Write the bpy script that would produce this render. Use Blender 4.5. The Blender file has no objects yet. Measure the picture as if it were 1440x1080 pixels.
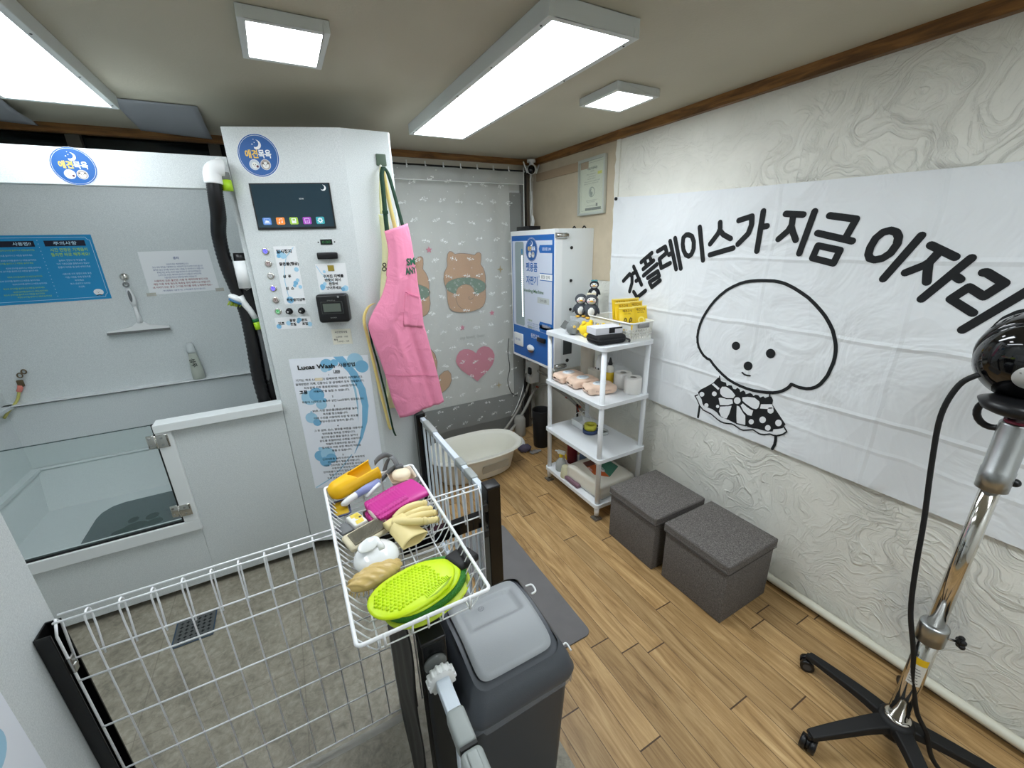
import bpy, bmesh, math, random
from mathutils import Vector, Matrix, Euler
from mathutils.geometry import tessellate_polygon
random.seed(7)
PI = math.pi
COL = bpy.context.scene.collection
def lin(c): return tuple(((x/255)/12.92 if x/255 <= .04045 else (((x/255)+.055)/1.055)**2.4) for x in c)+(1,)

# ---------------------------------------------------------------- materials
class NT:
    def __init__(s, name):
        s.m = bpy.data.materials.new(name); s.m.use_nodes = True
        s.t = s.m.node_tree; s.n = s.t.nodes; s.b = s.n['Principled BSDF']; s.out = s.n['Material Output']
    def new(s, t, **k):
        n = s.n.new(t)
        for a, v in k.items(): setattr(n, a, v)
        return n
    def link(s, a, b): s.t.links.new(a, b)
    def math(s, op, a, b=None, c=None):
        n = s.new('ShaderNodeMath', operation=op)
        for i, v in enumerate((a, b, c)):
            if v is None: continue
            if isinstance(v, (int, float)): n.inputs[i].default_value = v
            else: s.link(v, n.inputs[i])
        return n.outputs[0]
    def ramp(s, fac, stops):
        n = s.new('ShaderNodeValToRGB'); e = n.color_ramp.elements
        while len(e) < len(stops): e.new(.5)
        for i, (p, c) in enumerate(stops): e[i].position = p; e[i].color = c
        s.link(fac, n.inputs[0]); return n.outputs[0]
    def noise(s, vec, scale, detail=3, rough=.5, dist=0):
        n = s.new('ShaderNodeTexNoise'); n.inputs['Scale'].default_value = scale; n.inputs['Detail'].default_value = detail
        n.inputs['Roughness'].default_value = rough; n.inputs['Distortion'].default_value = dist
        if vec is not None: s.link(vec, n.inputs['Vector'])
        return n.outputs['Fac']
    def bump(s, h, strength=.3, dist=.01):
        n = s.new('ShaderNodeBump'); n.inputs['Strength'].default_value = strength; n.inputs['Distance'].default_value = dist
        s.link(h, n.inputs['Height']); s.link(n.outputs[0], s.b.inputs['Normal']); return n
    def obj(s): return s.new('ShaderNodeTexCoord').outputs['Object']
    def pos(s): return s.new('ShaderNodeNewGeometry').outputs['Position']
    def mapping(s, v, scale=(1,1,1), rot=(0,0,0)):
        n = s.new('ShaderNodeMapping'); n.inputs['Scale'].default_value = scale; n.inputs['Rotation'].default_value = rot
        s.link(v, n.inputs['Vector']); return n.outputs[0]
MAT = {}
def mt(name, rgb, rough=.5, metal=0, bump=None, var=0, trans=0, alpha=1, emit=0, spec=.5, coat=0, ior=1.45, sss=0):
    """plain procedural material: colour with optional mottling (var) and noise bump (scale, strength)"""
    if name in MAT: return MAT[name]
    t = NT(name); b = t.b; c = lin(rgb)
    b.inputs['Base Color'].default_value = c; b.inputs['Roughness'].default_value = rough; b.inputs['Metallic'].default_value = metal
    b.inputs['Specular IOR Level'].default_value = spec; b.inputs['IOR'].default_value = ior
    if trans: b.inputs['Transmission Weight'].default_value = trans
    if alpha < 1: b.inputs['Alpha'].default_value = alpha
    if coat: b.inputs['Coat Weight'].default_value = coat
    if emit: b.inputs['Emission Color'].default_value = c; b.inputs['Emission Strength'].default_value = emit
    if sss: b.inputs['Subsurface Weight'].default_value = sss; b.inputs['Subsurface Radius'].default_value = (.01,.01,.01)
    if var:
        f = t.noise(t.pos(), 9, 4, .6)
        d = tuple(max(0, x*(1-var)) for x in c[:3])+(1,); e = tuple(min(1, x*(1+var)) for x in c[:3])+(1,)
        t.link(t.ramp(f, [(.3, d), (.7, e)]), b.inputs['Base Color'])
    if bump: t.bump(t.noise(t.pos(), bump[0], 3), bump[1], .002)
    MAT[name] = t.m; return t.m

def mat_plaster():
    t = NT('plaster'); p = t.pos()
    wt = t.new('ShaderNodeTexNoise'); wt.inputs['Scale'].default_value = 2.6; wt.inputs['Detail'].default_value = 2.5; t.link(p, wt.inputs['Vector'])
    wv = t.new('ShaderNodeVectorMath', operation='MULTIPLY_ADD'); t.link(wt.outputs['Color'], wv.inputs[0]); wv.inputs[1].default_value = (0,1.0,1.0); t.link(p, wv.inputs[2])
    s1 = t.noise(t.mapping(wv.outputs[0], (1,7,34), (.75,0,0)), 1.25, 5, .62, .1)     # long trowel streaks bent by a slow noise
    s2 = t.noise(t.mapping(wv.outputs[0], (1,30,6), (-.3,0,0)), 1.4, 3, .5, .3)
    n2 = t.noise(p, 16, 4, .6, 1.2); n3 = t.noise(p, 70, 3, .6)
    r1 = t.math('MULTIPLY', t.math('SMOOTH_MAX', t.math('SUBTRACT', s1, .50), 0, .08), 3.6)
    r2 = t.math('MULTIPLY', t.math('SMOOTH_MAX', t.math('SUBTRACT', s2, .54), 0, .08), 3.0)
    sepn = t.new('ShaderNodeSeparateXYZ'); t.link(p, sepn.inputs[0])
    wob = t.noise(p, 1.7, 2, .5)
    msk = t.math('MINIMUM', t.math('MAXIMUM', t.math('MULTIPLY_ADD', wob, 2.4, -.55), .22), 1.0)
    lowr = t.math('MINIMUM', t.math('MAXIMUM', t.math('MULTIPLY_ADD', sepn.outputs[2], -1.0, 2.9), .35), 1.0)
    h = t.math('ADD', t.math('MULTIPLY', t.math('ADD', r1, r2), t.math('MULTIPLY', msk, lowr)), t.math('ADD', t.math('MULTIPLY', n2, .35), t.math('MULTIPLY', n3, .10)))
    t.bump(h, .9, .009)
    st = t.noise(p, 3.1, 4, .6)
    base = t.ramp(st, [(.3, lin((224,223,213))), (.7, lin((238,237,228)))])
    # bluish-grey grime patch low on the wall
    vm = t.new('ShaderNodeVectorMath', operation='DISTANCE'); t.link(p, vm.inputs[0]); vm.inputs[1].default_value = (2.07,.32,.33)
    g = t.math('MULTIPLY', t.math('MAXIMUM', t.math('SUBTRACT', 1, t.math('MULTIPLY', vm.outputs['Value'], 5.0)), 0), t.math('MULTIPLY', n2, .9))
    mx = t.new('ShaderNodeMixRGB'); t.link(g, mx.inputs[0]); t.link(base, mx.inputs[1]); mx.inputs[2].default_value = lin((120,135,150))
    t.link(mx.outputs[0], t.b.inputs['Base Color']); t.b.inputs['Roughness'].default_value = .75
    return t.m
def mat_wood_floor():
    t = NT('wood_floor'); p = t.pos(); s = t.new('ShaderNodeSeparateXYZ'); t.link(p, s.inputs[0])
    W, L = .105, 1.15
    xi = t.math('DIVIDE', t.math('ADD', s.outputs[0], 5.02), W); row = t.math('FLOOR', xi); fx = t.math('FRACT', xi)
    wn = t.new('ShaderNodeTexWhiteNoise', noise_dimensions='1D'); t.link(row, wn.inputs['W'])
    yi = t.math('ADD', t.math('DIVIDE', s.outputs[1], L), t.math('MULTIPLY', wn.outputs['Value'], 7)); cell = t.math('FLOOR', yi); fy = t.math('FRACT', yi)
    cb = t.new('ShaderNodeCombineXYZ'); t.link(row, cb.inputs[0]); t.link(cell, cb.inputs[1])
    w2 = t.new('ShaderNodeTexWhiteNoise', noise_dimensions='3D'); t.link(cb.outputs[0], w2.inputs['Vector'])
    off = t.new('ShaderNodeVectorMath', operation='MULTIPLY_ADD'); t.link(w2.outputs['Color'], off.inputs[0]); off.inputs[1].default_value = (9,9,9); t.link(p, off.inputs[2])
    g1 = t.noise(t.mapping(off.outputs[0], (16,1.6,1)), 1.6, 6, .62, 1.3)
    g2 = t.noise(t.mapping(off.outputs[0], (110,5,1)), 1.4, 4, .6, .4)
    g = t.math('ADD', t.math('MULTIPLY', g1, .72), t.math('MULTIPLY', g2, .28))
    c1 = t.ramp(g, [(.3, lin((116,86,48))), (.44, lin((162,128,82))), (.58, lin((188,154,106))), (.72, lin((208,178,130)))])
    tone = t.math('MULTIPLY_ADD', w2.outputs['Value'], .42, .76)
    mu = t.new('ShaderNodeVectorMath', operation='SCALE'); t.link(c1, mu.inputs[0]); t.link(tone, mu.inputs['Scale'])
    # dark joints
    jx = t.math('LESS_THAN', t.math('MINIMUM', fx, t.math('SUBTRACT', 1, fx)), .014)
    jy = t.math('LESS_THAN', t.math('MINIMUM', fy, t.math('SUBTRACT', 1, fy)), .0024)
    j = t.math('MAXIMUM', t.math('MULTIPLY', jx, .75), t.math('MULTIPLY', jy, .95))
    mx = t.new('ShaderNodeMixRGB'); t.link(j, mx.inputs[0]); t.link(mu.outputs[0], mx.inputs[1]); mx.inputs[2].default_value = lin((62,42,26))
    t.link(mx.outputs[0], t.b.inputs['Base Color'])
    t.link(t.math('MULTIPLY_ADD', g2, .15, .36), t.b.inputs['Roughness'])
    t.bump(t.math('SUBTRACT', t.math('MULTIPLY', g, .4), j), .25, .002)
    return t.m
def mat_stone_floor():
    t = NT('stone_vinyl_floor'); p = t.pos()
    a = t.noise(p, 5, 6, .65, .8); b = t.noise(p, 34, 5, .65, .5); c = t.noise(t.mapping(p, (1,1,1), (0,0,.5)), 2.4, 6, .7, 1.8)
    g = t.math('ADD', t.math('MULTIPLY', a, .45), t.math('MULTIPLY', b, .55))
    base = t.ramp(g, [(.34, lin((112,107,94))), (.5, lin((142,136,121))), (.66, lin((166,160,145)))])
    v = t.math('SUBTRACT', .012, t.math('MINIMUM', t.math('ABSOLUTE', t.math('SUBTRACT', c, .5)), .012)); v = t.math('MULTIPLY', v, 28)
    s = t.new('ShaderNodeSeparateXYZ'); t.link(p, s.inputs[0])
    def joint(o, w, sh):
        f = t.math('FRACT', t.math('ADD', t.math('DIVIDE', o, w), sh)); return t.math('LESS_THAN', t.math('MINIMUM', f, t.math('SUBTRACT', 1, f)), .0035)
    j = t.math('MAXIMUM', joint(s.outputs[0], .6, .37), joint(s.outputs[1], .6, .23))
    mk = t.math('MAXIMUM', v, t.math('MULTIPLY', j, .5))
    mx = t.new('ShaderNodeMixRGB'); t.link(mk, mx.inputs[0]); t.link(base, mx.inputs[1]); mx.inputs[2].default_value = lin((104,97,84))
    t.link(mx.outputs[0], t.b.inputs['Base Color']); t.b.inputs['Roughness'].default_value = .55
    t.bump(g, .25, .003); return t.m
def mat_ceiling():
    t = NT('ceiling_paper'); p = t.pos()
    t.link(t.ramp(t.noise(p, 1.2, 3, .5), [(.3, lin((178,172,154))), (.7, lin((192,186,168)))]), t.b.inputs['Base Color'])
    t.b.inputs['Roughness'].default_value = .8; t.bump(t.noise(p, 90, 3, .6), .3, .002); return t.m
def mat_wood(name, c0, c1, sc=(3,40,40)):
    t = NT(name); g = t.noise(t.mapping(t.pos(), sc), 1.5, 5, .6, .6)
    t.link(t.ramp(g, [(.35, lin(c0)), (.65, lin(c1))]), t.b.inputs['Base Color']); t.b.inputs['Roughness'].default_value = .45; return t.m
def mat_powder():
    t = NT('white_powder_coat'); p = t.pos(); n = t.noise(p, 260, 3, .7)
    t.link(t.ramp(n, [(.3, lin((196,202,203))), (.7, lin((222,227,227)))]), t.b.inputs['Base Color'])
    t.b.inputs['Roughness'].default_value = .38; t.bump(n, .35, .0012); return t.m
def mat_linen():
    t = NT('grey_linen'); p = t.pos()
    a = t.noise(t.mapping(p, (1,1,6)), 150, 3, .75); b = t.noise(t.mapping(p, (7,7,1)), 130, 3, .75)
    g = t.math('MULTIPLY', t.math('ADD', a, b), .5)
    t.link(t.ramp(g, [(.39, lin((60,56,53))), (.5, lin((96,91,88))), (.62, lin((136,132,128)))]), t.b.inputs['Base Color'])
    t.b.inputs['Roughness'].default_value = .9; t.bump(g, .5, .0015); return t.m
def mat_banner():
    t = NT('banner_cloth'); p = t.pos(); s = t.new('ShaderNodeSeparateXYZ'); t.link(p, s.inputs[0])
    wob = t.math('MULTIPLY', t.math('SUBTRACT', t.noise(p, 3, 2, .5), .5), .05)
    def crease(o, at, w=.012, k=1.0):
        d = t.math('ABSOLUTE', t.math('SUBTRACT', t.math('ADD', o, wob), at)); return t.math('MULTIPLY', t.math('MAXIMUM', t.math('SUBTRACT', 1, t.math('DIVIDE', d, w)), 0), k)
    hs = [crease(s.outputs[2], z, .014, k) for z, k in ((1.70,1), (1.378,1), (1.064,1.1), (.93,.5))] + [crease(s.outputs[1], y, .014, k) for y, k in ((1.215,1), (.655,1), (1.78,.7), (.1,1))]
    h = hs[0]
    for x in hs[1:]: h = t.math('ADD', h, x)
    n1 = t.noise(t.mapping(p, (1,1,1), (.5,0,0)), 3.4, 3, .5, 2.2)
    vo = t.new('ShaderNodeTexVoronoi', feature='F1'); vo.inputs['Scale'].default_value = 4.2; t.link(t.mapping(p, (1,1.3,.8), (.7,0,0)), vo.inputs['Vector'])
    h = t.math('ADD', t.math('MULTIPLY', h, .22), t.math('ADD', t.math('MULTIPLY', n1, 1.0), t.math('MULTIPLY', vo.outputs['Distance'], .9)))
    t.b.inputs['Base Color'].default_value = lin((230,233,235)); t.b.inputs['Roughness'].default_value = .8
    t.bump(h, .6, .030); return t.m
def mat_cloth(name, rgb, sc=9, st=.5, dist=.02, al=1):
    t = NT(name); p = t.pos(); n = t.noise(p, sc, 4, .55, 1.5)
    t.b.inputs['Base Color'].default_value = lin(rgb); t.b.inputs['Roughness'].default_value = .85
    t.bump(n, st, dist)
    if al < 1: t.b.inputs['Alpha'].default_value = al
    return t.m
def mat_hex(name, rgb):
    t = NT(name); v = t.new('ShaderNodeTexVoronoi', feature='F1'); v.inputs['Scale'].default_value = 330; t.link(t.pos(), v.inputs['Vector'])
    t.b.inputs['Base Color'].default_value = lin(rgb); t.b.inputs['Roughness'].default_value = .6
    t.bump(v.outputs['Distance'], .8, .002); return t.m
def mat_emit(name, rgb, st):
    t = NT(name); e = t.new('ShaderNodeEmission'); e.inputs[0].default_value = lin(rgb); e.inputs[1].default_value = st
    t.link(e.outputs[0], t.out.inputs[0]); return t.m
def mat_glass(name, rgb, rough=.02, alpha=.12):
    t = NT(name); t.b.inputs['Base Color'].default_value = lin(rgb); t.b.inputs['Roughness'].default_value = rough
    t.b.inputs['Alpha'].default_value = alpha; t.b.inputs['Specular IOR Level'].default_value = .5; return t.m

M = dict(plaster=mat_plaster(), woodfloor=mat_wood_floor(), stone=mat_stone_floor(), ceiling=mat_ceiling(), trim=mat_wood('trim_wood', (92,60,26), (150,104,54), (30,3,30)),
    powder=mat_powder(), linen=mat_linen(), banner=mat_banner(), lamp=mat_emit('lamp_diffuser', (240,249,255), 10.4), lampL=mat_emit('lamp_diffuser_booth', (240,249,255), 6.3), lamp2=mat_emit('small_lamp_diffuser', (245,250,255), 12.5), lamp3=mat_emit('small_lamp_diffuser_wall', (245,250,255), 7.0))
M['trimx'] = mat_wood('trim_wood_back', (92,60,26), (150,104,54), (3,30,30))
W_ = mt('white_plastic', (232,234,234), .35); W2 = mt('white_wire_coating', (240,242,244), .3); WM = mt('matt_white_paint', (226,228,226), .6)
BK = mt('gloss_black_metal', (12,12,13), .18); BKM = mt('matt_black', (16,16,17), .6); BKP = mt('black_plastic', (20,20,22), .35); CHR = mt('chrome', (215,212,206), .09, 1)
ALU = mt('brushed_aluminium', (178,180,180), .33, 1, bump=(300,.15)); INK = mt('black_ink', (22,24,26), .8); GREYF = mt('lamp_frame_grey', (206,210,208), .5)
DARK = mt('night_glass', (8,16,17), .12); BEIGE = mt('beige_wallpaper', (196,182,158), .85, bump=(150,.4), var=.06)
BLUE = mt('logo_blue', (34,92,160), .45); YEL = mt('print_yellow', (240,200,80), .6); PW = mt('print_white', (240,242,244), .6); PAPER = mt('paper_white', (232,234,236), .45); LB = mt('pale_blue_print', (164,208,232), .5)
LB2 = mt('mid_blue_print', (124,184,220), .5); SKY = mt('poster_blue', (24,140,196), .5); NAVY = mt('print_navy', (12,14,40), .5); LIME = mt('print_lime', (176,220,60), .6); PB = mt('print_paleblue', (196,226,244), .6); RED = mt('print_red', (150,50,60), .6)
TAN = mt('print_tan', (190,146,104), .8); GREENP = mt('print_green', (92,124,100), .8); PINKP = mt('print_pink', (206,112,136), .8); CLEAR = mt('clear_plastic', (225,232,230), .08, trans=.85, alpha=.6); STEEL = mt('stainless_steel', (190,190,188), .25, 1)

# ---------------------------------------------------------------- mesh builder
def V(*a): return Vector(a if len(a) == 3 else a[0])
class MB:
    def __init__(s): s.v = []; s.f = []; s.mi = []; s.sm = []; s.mats = []; s.cur = 0; s.smooth = False
    def mat(s, m):
        if m not in s.mats: s.mats.append(m)
        s.cur = s.mats.index(m); return s
    def add(s, vs, fs, sm=None):
        o = len(s.v); s.v += [tuple(x) for x in vs]
        for f in fs: s.f.append([o+i for i in f]); s.mi.append(s.cur); s.sm.append(s.smooth if sm is None else sm)
        return s
    def box(s, x0, x1, y0, y1, z0, z1, mx=None):
        vs = [V(x, y, z) for z in (z0, z1) for y in (y0, y1) for x in (x0, x1)]
        if mx: vs = [mx @ v for v in vs]
        return s.add(vs, [(0,2,3,1),(4,5,7,6),(0,1,5,4),(2,6,7,3),(0,4,6,2),(1,3,7,5)], False)
    def rbox(s, x0, x1, y0, y1, z0, z1, r=.005, n=3, mx=None, sm=True):
        """box with rounded edges (sampled superellipsoid-like offset box)"""
        bm = bmesh.new(); bmesh.ops.create_cube(bm, size=1)
        for v in bm.verts: v.co = V(x0+(x1-x0)*(v.co.x+.5), y0+(y1-y0)*(v.co.y+.5), z0+(z1-z0)*(v.co.z+.5))
        r = min(r, .49*min(abs(x1-x0), abs(y1-y0), abs(z1-z0)))
        bmesh.ops.bevel(bm, geom=bm.edges[:], offset=r, segments=n, affect='EDGES', profile=.5)
        return s.bm(bm, mx, sm)
    def bm(s, bm, mx=None, sm=True):
        bm.verts.ensure_lookup_table(); bm.verts.index_update()
        s.add([(mx @ v.co) if mx else v.co.copy() for v in bm.verts], [[v.index for v in f.verts] for f in bm.faces], sm); bm.free(); return s
    def cyl(s, a, b, r, r2=None, n=16, caps=True):
        a = V(a); b = V(b); r2 = r if r2 is None else r2; d = (b-a).normalized(); u = d.orthogonal().normalized(); w = d.cross(u)
        vs = [c+u*(q*math.cos(2*PI*i/n))+w*(q*math.sin(2*PI*i/n)) for c, q in ((a, r), (b, r2)) for i in range(n)]
        s.add(vs, [(i, (i+1) % n, n+(i+1) % n, n+i) for i in range(n)], True)
        if caps: s.add([vs[i] for i in range(n)], [list(range(n))[::-1]], False); s.add([vs[n+i] for i in range(n)], [list(range(n))], False)
        return s
    def tube(s, P, r, n=8, closed=False, radii=None):
        P = [V(p) for p in P]; m = len(P); rings = []; prev = None
        for i, p in enumerate(P):
            if closed: d = (P[(i+1) % m]-P[i-1])
            else: d = P[min(i+1, m-1)]-P[max(i-1, 0)]
            d = d.normalized() if d.length > 1e-9 else V(0,0,1)
            if prev is None: u = d.orthogonal().normalized()
            else:
                u = prev-d*prev.dot(d); u = u.normalized() if u.length > 1e-6 else d.orthogonal().normalized()
            prev = u; w = d.cross(u); q = radii[i] if radii else r
            rings.append([p+u*(q*math.cos(2*PI*k/n))+w*(q*math.sin(2*PI*k/n)) for k in range(n)])
        vs = [v for ring in rings for v in ring]; fs = []
        for i in range(m if closed else m-1):
            j = (i+1) % m
            for k in range(n): fs.append((i*n+k, i*n+(k+1) % n, j*n+(k+1) % n, j*n+k))
        if not closed: fs += [tuple(range(n))[::-1], tuple((m-1)*n+k for k in range(n))]
        return s.add(vs, fs, True)
    def curve(s, P, r, n=8, sub=6, closed=False): return s.tube(smooth_path(P, sub, closed), r, n, closed)
    def lathe(s, prof, c=(0,0,0), n=32, mx=None, sm=True, sx=1, sy=1):
        c = V(c); vs = []
        for r, z in prof:
            for k in range(n):
                v = V(r*math.cos(2*PI*k/n)*sx, r*math.sin(2*PI*k/n)*sy, z); vs.append((mx @ v if mx else v)+c)
        fs = [(i*n+k, i*n+(k+1) % n, (i+1)*n+(k+1) % n, (i+1)*n+k) for i in range(len(prof)-1) for k in range(n)]
        if prof[0][0] > 1e-6: fs.append(tuple(range(n))[::-1])
        if prof[-1][0] > 1e-6: fs.append(tuple((len(prof)-1)*n+k for k in range(n)))
        return s.add(vs, fs, sm)
    def ball(s, c, r, n=20, m=12, mx=None, fn=None):
        """ellipsoid, radii r=(x,y,z); fn may push each unit direction"""
        r = (r, r, r) if isinstance(r, (int, float)) else r; c = V(c); vs = []
        for i in range(m+1):
            t = PI*i/m
            for k in range(n):
                d = V(math.sin(t)*math.cos(2*PI*k/n), math.sin(t)*math.sin(2*PI*k/n), math.cos(t)); q = fn(d) if fn else 1
                v = V(d.x*r[0]*q, d.y*r[1]*q, d.z*r[2]*q); vs.append((mx @ v if mx else v)+c)
        return s.add(vs, [(i*n+k, (i+1)*n+k, (i+1)*n+(k+1) % n, i*n+(k+1) % n) for i in range(m) for k in range(n)], True)
    def poly(s, pts, fr=None, n=0):
        """flat filled outline on a frame fr(u,v,n)"""
        P = [V(p[0], p[1], 0) for p in pts]; tr = tessellate_polygon([P])
        W = [V(fr(p.x, p.y, n)) if fr else V(p.x, p.y, n) for p in P]; nrm = (V(fr(0,0,1))-V(fr(0,0,0))) if fr else V(0,0,1)
        out = []
        for t in tr:
            a, b, c = (W[i] for i in t); out.append(t if (b-a).cross(c-a).dot(nrm) >= 0 else t[::-1])
        return s.add(W, out, False)
    def prism(s, pts, fr, n0, n1, sm=False):
        k = len(pts); s.poly(pts, fr, n1); s.poly(pts, fr, n0)
        A = [fr(p[0], p[1], n0) for p in pts]+[fr(p[0], p[1], n1) for p in pts]
        return s.add(A, [(i, (i+1) % k, k+(i+1) % k, k+i) for i in range(k)], sm)
    def rect(s, u0, u1, v0, v1, fr, n): return s.poly([(u0,v0),(u1,v0),(u1,v1),(u0,v1)], fr, n)
    def disc(s, u, v, r, fr, n, k=24, ry=None): return s.poly([(u+r*math.cos(2*PI*i/k), v+(ry or r)*math.sin(2*PI*i/k)) for i in range(k)], fr, n)
    def stroke(s, P, w, fr, n, caps=True):
        h = w/2
        for (a, b) in zip(P[:-1], P[1:]):
            dx, dy = b[0]-a[0], b[1]-a[1]; L = math.hypot(dx, dy)
            if L < 1e-7: continue
            nx, ny = -dy/L*h, dx/L*h; s.poly([(a[0]-nx, a[1]-ny), (b[0]-nx, b[1]-ny), (b[0]+nx, b[1]+ny), (a[0]+nx, a[1]+ny)], fr, n); n += 2.5e-5
        if caps:
            for p in P: s.disc(p[0], p[1], h, fr, n, 12); n += 2.5e-5
        return s
    def grid(s, fn, nu, nv, sm=True):
        return s.add([fn(i/nu, j/nv) for i in range(nu+1) for j in range(nv+1)], [(i*(nv+1)+j, (i+1)*(nv+1)+j, (i+1)*(nv+1)+j+1, i*(nv+1)+j+1) for i in range(nu) for j in range(nv)], sm)
    def text(s, txt, u, v, h, fr, n, w=None, align='c', bold=0, rot=0, res=2):
        """lettering centred at (u,v), glyph height about h, optionally fitted to width w"""
        vs, fs, (x0, x1, y0, y1) = glyphs(txt, bold, res)
        if x1-x0 < 1e-6: return s
        k = h/.86; kx = (w/(x1-x0)) if w else k
        cxx = {'c': (x0+x1)/2, 'l': x0, 'r': x1}[align]; ca, sa = math.cos(rot), math.sin(rot)
        o = []
        for x, y in vs:
            a, b = (x-cxx)*kx, (y-.36)*k; o.append(fr(u+a*ca-b*sa, v+a*sa+b*ca, n))
        return s.add(o, fs, False)
    def build(s, name, mat=None, parent=None, bevel=0, seg=2, sub=0, solid=0, world=None):
        me = bpy.data.meshes.new(name); me.from_pydata(s.v, [], s.f)
        ms = s.mats or [mat or W_]
        if mat is not None and not s.mats: ms = [mat]
        for m in ms: me.materials.append(m)
        me.polygons.foreach_set('material_index', s.mi); me.polygons.foreach_set('use_smooth', s.sm)
        bmm = bmesh.new(); bmm.from_mesh(me)
        if len(bmm.faces) < 40000 and not getattr(s, 'keep', False): bmesh.ops.remove_doubles(bmm, verts=bmm.verts, dist=1e-6)
        if getattr(s, 'closed', False): bmesh.ops.recalc_face_normals(bmm, faces=bmm.faces)
        bmm.to_mesh(me); bmm.free(); me.update()
        o = bpy.data.objects.new(name, me); COL.objects.link(o)
        if parent: o.parent = parent; o.matrix_parent_inverse = parent.matrix_basis.inverted() if not world else Matrix()
        if solid: q = o.modifiers.new('s', 'SOLIDIFY'); q.thickness = solid; q.offset = 0
        if bevel: q = o.modifiers.new('b', 'BEVEL'); q.width = bevel; q.segments = seg; q.limit_method = 'ANGLE'; q.angle_limit = .6; q.harden_normals = False
        if sub: q = o.modifiers.new('u', 'SUBSURF'); q.levels = sub; q.render_levels = sub
        return o
def smooth_path(P, sub=6, closed=False):
    P = [V(p) for p in P]; m = len(P); out = []
    for i in range(m if closed else m-1):
        if closed: a, b, c, d = P[i-1], P[i], P[(i+1) % m], P[(i+2) % m]
        else: a, b, c, d = P[max(i-1, 0)], P[i], P[i+1], P[min(i+2, m-1)]
        for k in range(sub):
            t = k/sub; out.append(.5*((2*b)+(c-a)*t+(2*a-5*b+4*c-d)*t*t+(3*b-a-3*c+d)*t**3))
    if not closed: out.append(P[-1])
    return out
_G = {}
def glyphs(txt, bold, res):
    k = (txt, bold, res)
    if k in _G: return _G[k]
    cu = bpy.data.curves.new('lettering', 'FONT'); cu.body = txt; cu.resolution_u = res; cu.offset = bold; cu.fill_mode = 'BOTH'; cu.dimensions = '2D'
    o = bpy.data.objects.new('lettering', cu); COL.objects.link(o)
    dg = bpy.context.evaluated_depsgraph_get(); dg.update(); e = o.evaluated_get(dg); me = e.to_mesh()
    vs = [(v.co.x, v.co.y) for v in me.vertices]; fs = [list(p.vertices) for p in me.polygons]
    # all faces towards +n
    fs = [f if sum(vs[f[i]][0]*vs[f[(i+1) % len(f)]][1]-vs[f[(i+1) % len(f)]][0]*vs[f[i]][1] for i in range(len(f))) > 0 else f[::-1] for f in fs]
    e.to_mesh_clear(); bpy.data.objects.remove(o); bpy.data.curves.remove(cu)
    xs = [v[0] for v in vs] or [0, 0]; ys = [v[1] for v in vs] or [0, 0]
    _G[k] = (vs, fs, (min(xs), max(xs), min(ys), max(ys))); return _G[k]
def frame(o, u, v):
    o, u, v = V(o), V(u).normalized(), V(v).normalized(); w = u.cross(v)
    return lambda a, b, n=0: o+u*a+v*b+w*n
def tag(o, label, cat, group=None, kind=None):
    o['label'] = label; o['category'] = cat
    if group: o['group'] = group
    if kind: o['kind'] = kind
    return o
def thing(name, label, cat, loc=(0,0,0), group=None, rz=0):
    o = bpy.data.objects.new(name, None); COL.objects.link(o); o.location = loc; o.rotation_euler = (0,0,rz); o.empty_display_size = .05
    bpy.context.view_layer.update(); return tag(o, label, cat, group)
def struct(o): o['kind'] = 'structure'; return o
def TR(x=0, y=0, z=0, rx=0, ry=0, rz=0): return Matrix.Translation((x,y,z)) @ Euler((rx,ry,rz)).to_matrix().to_4x4()
EXPO = 0.85
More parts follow.
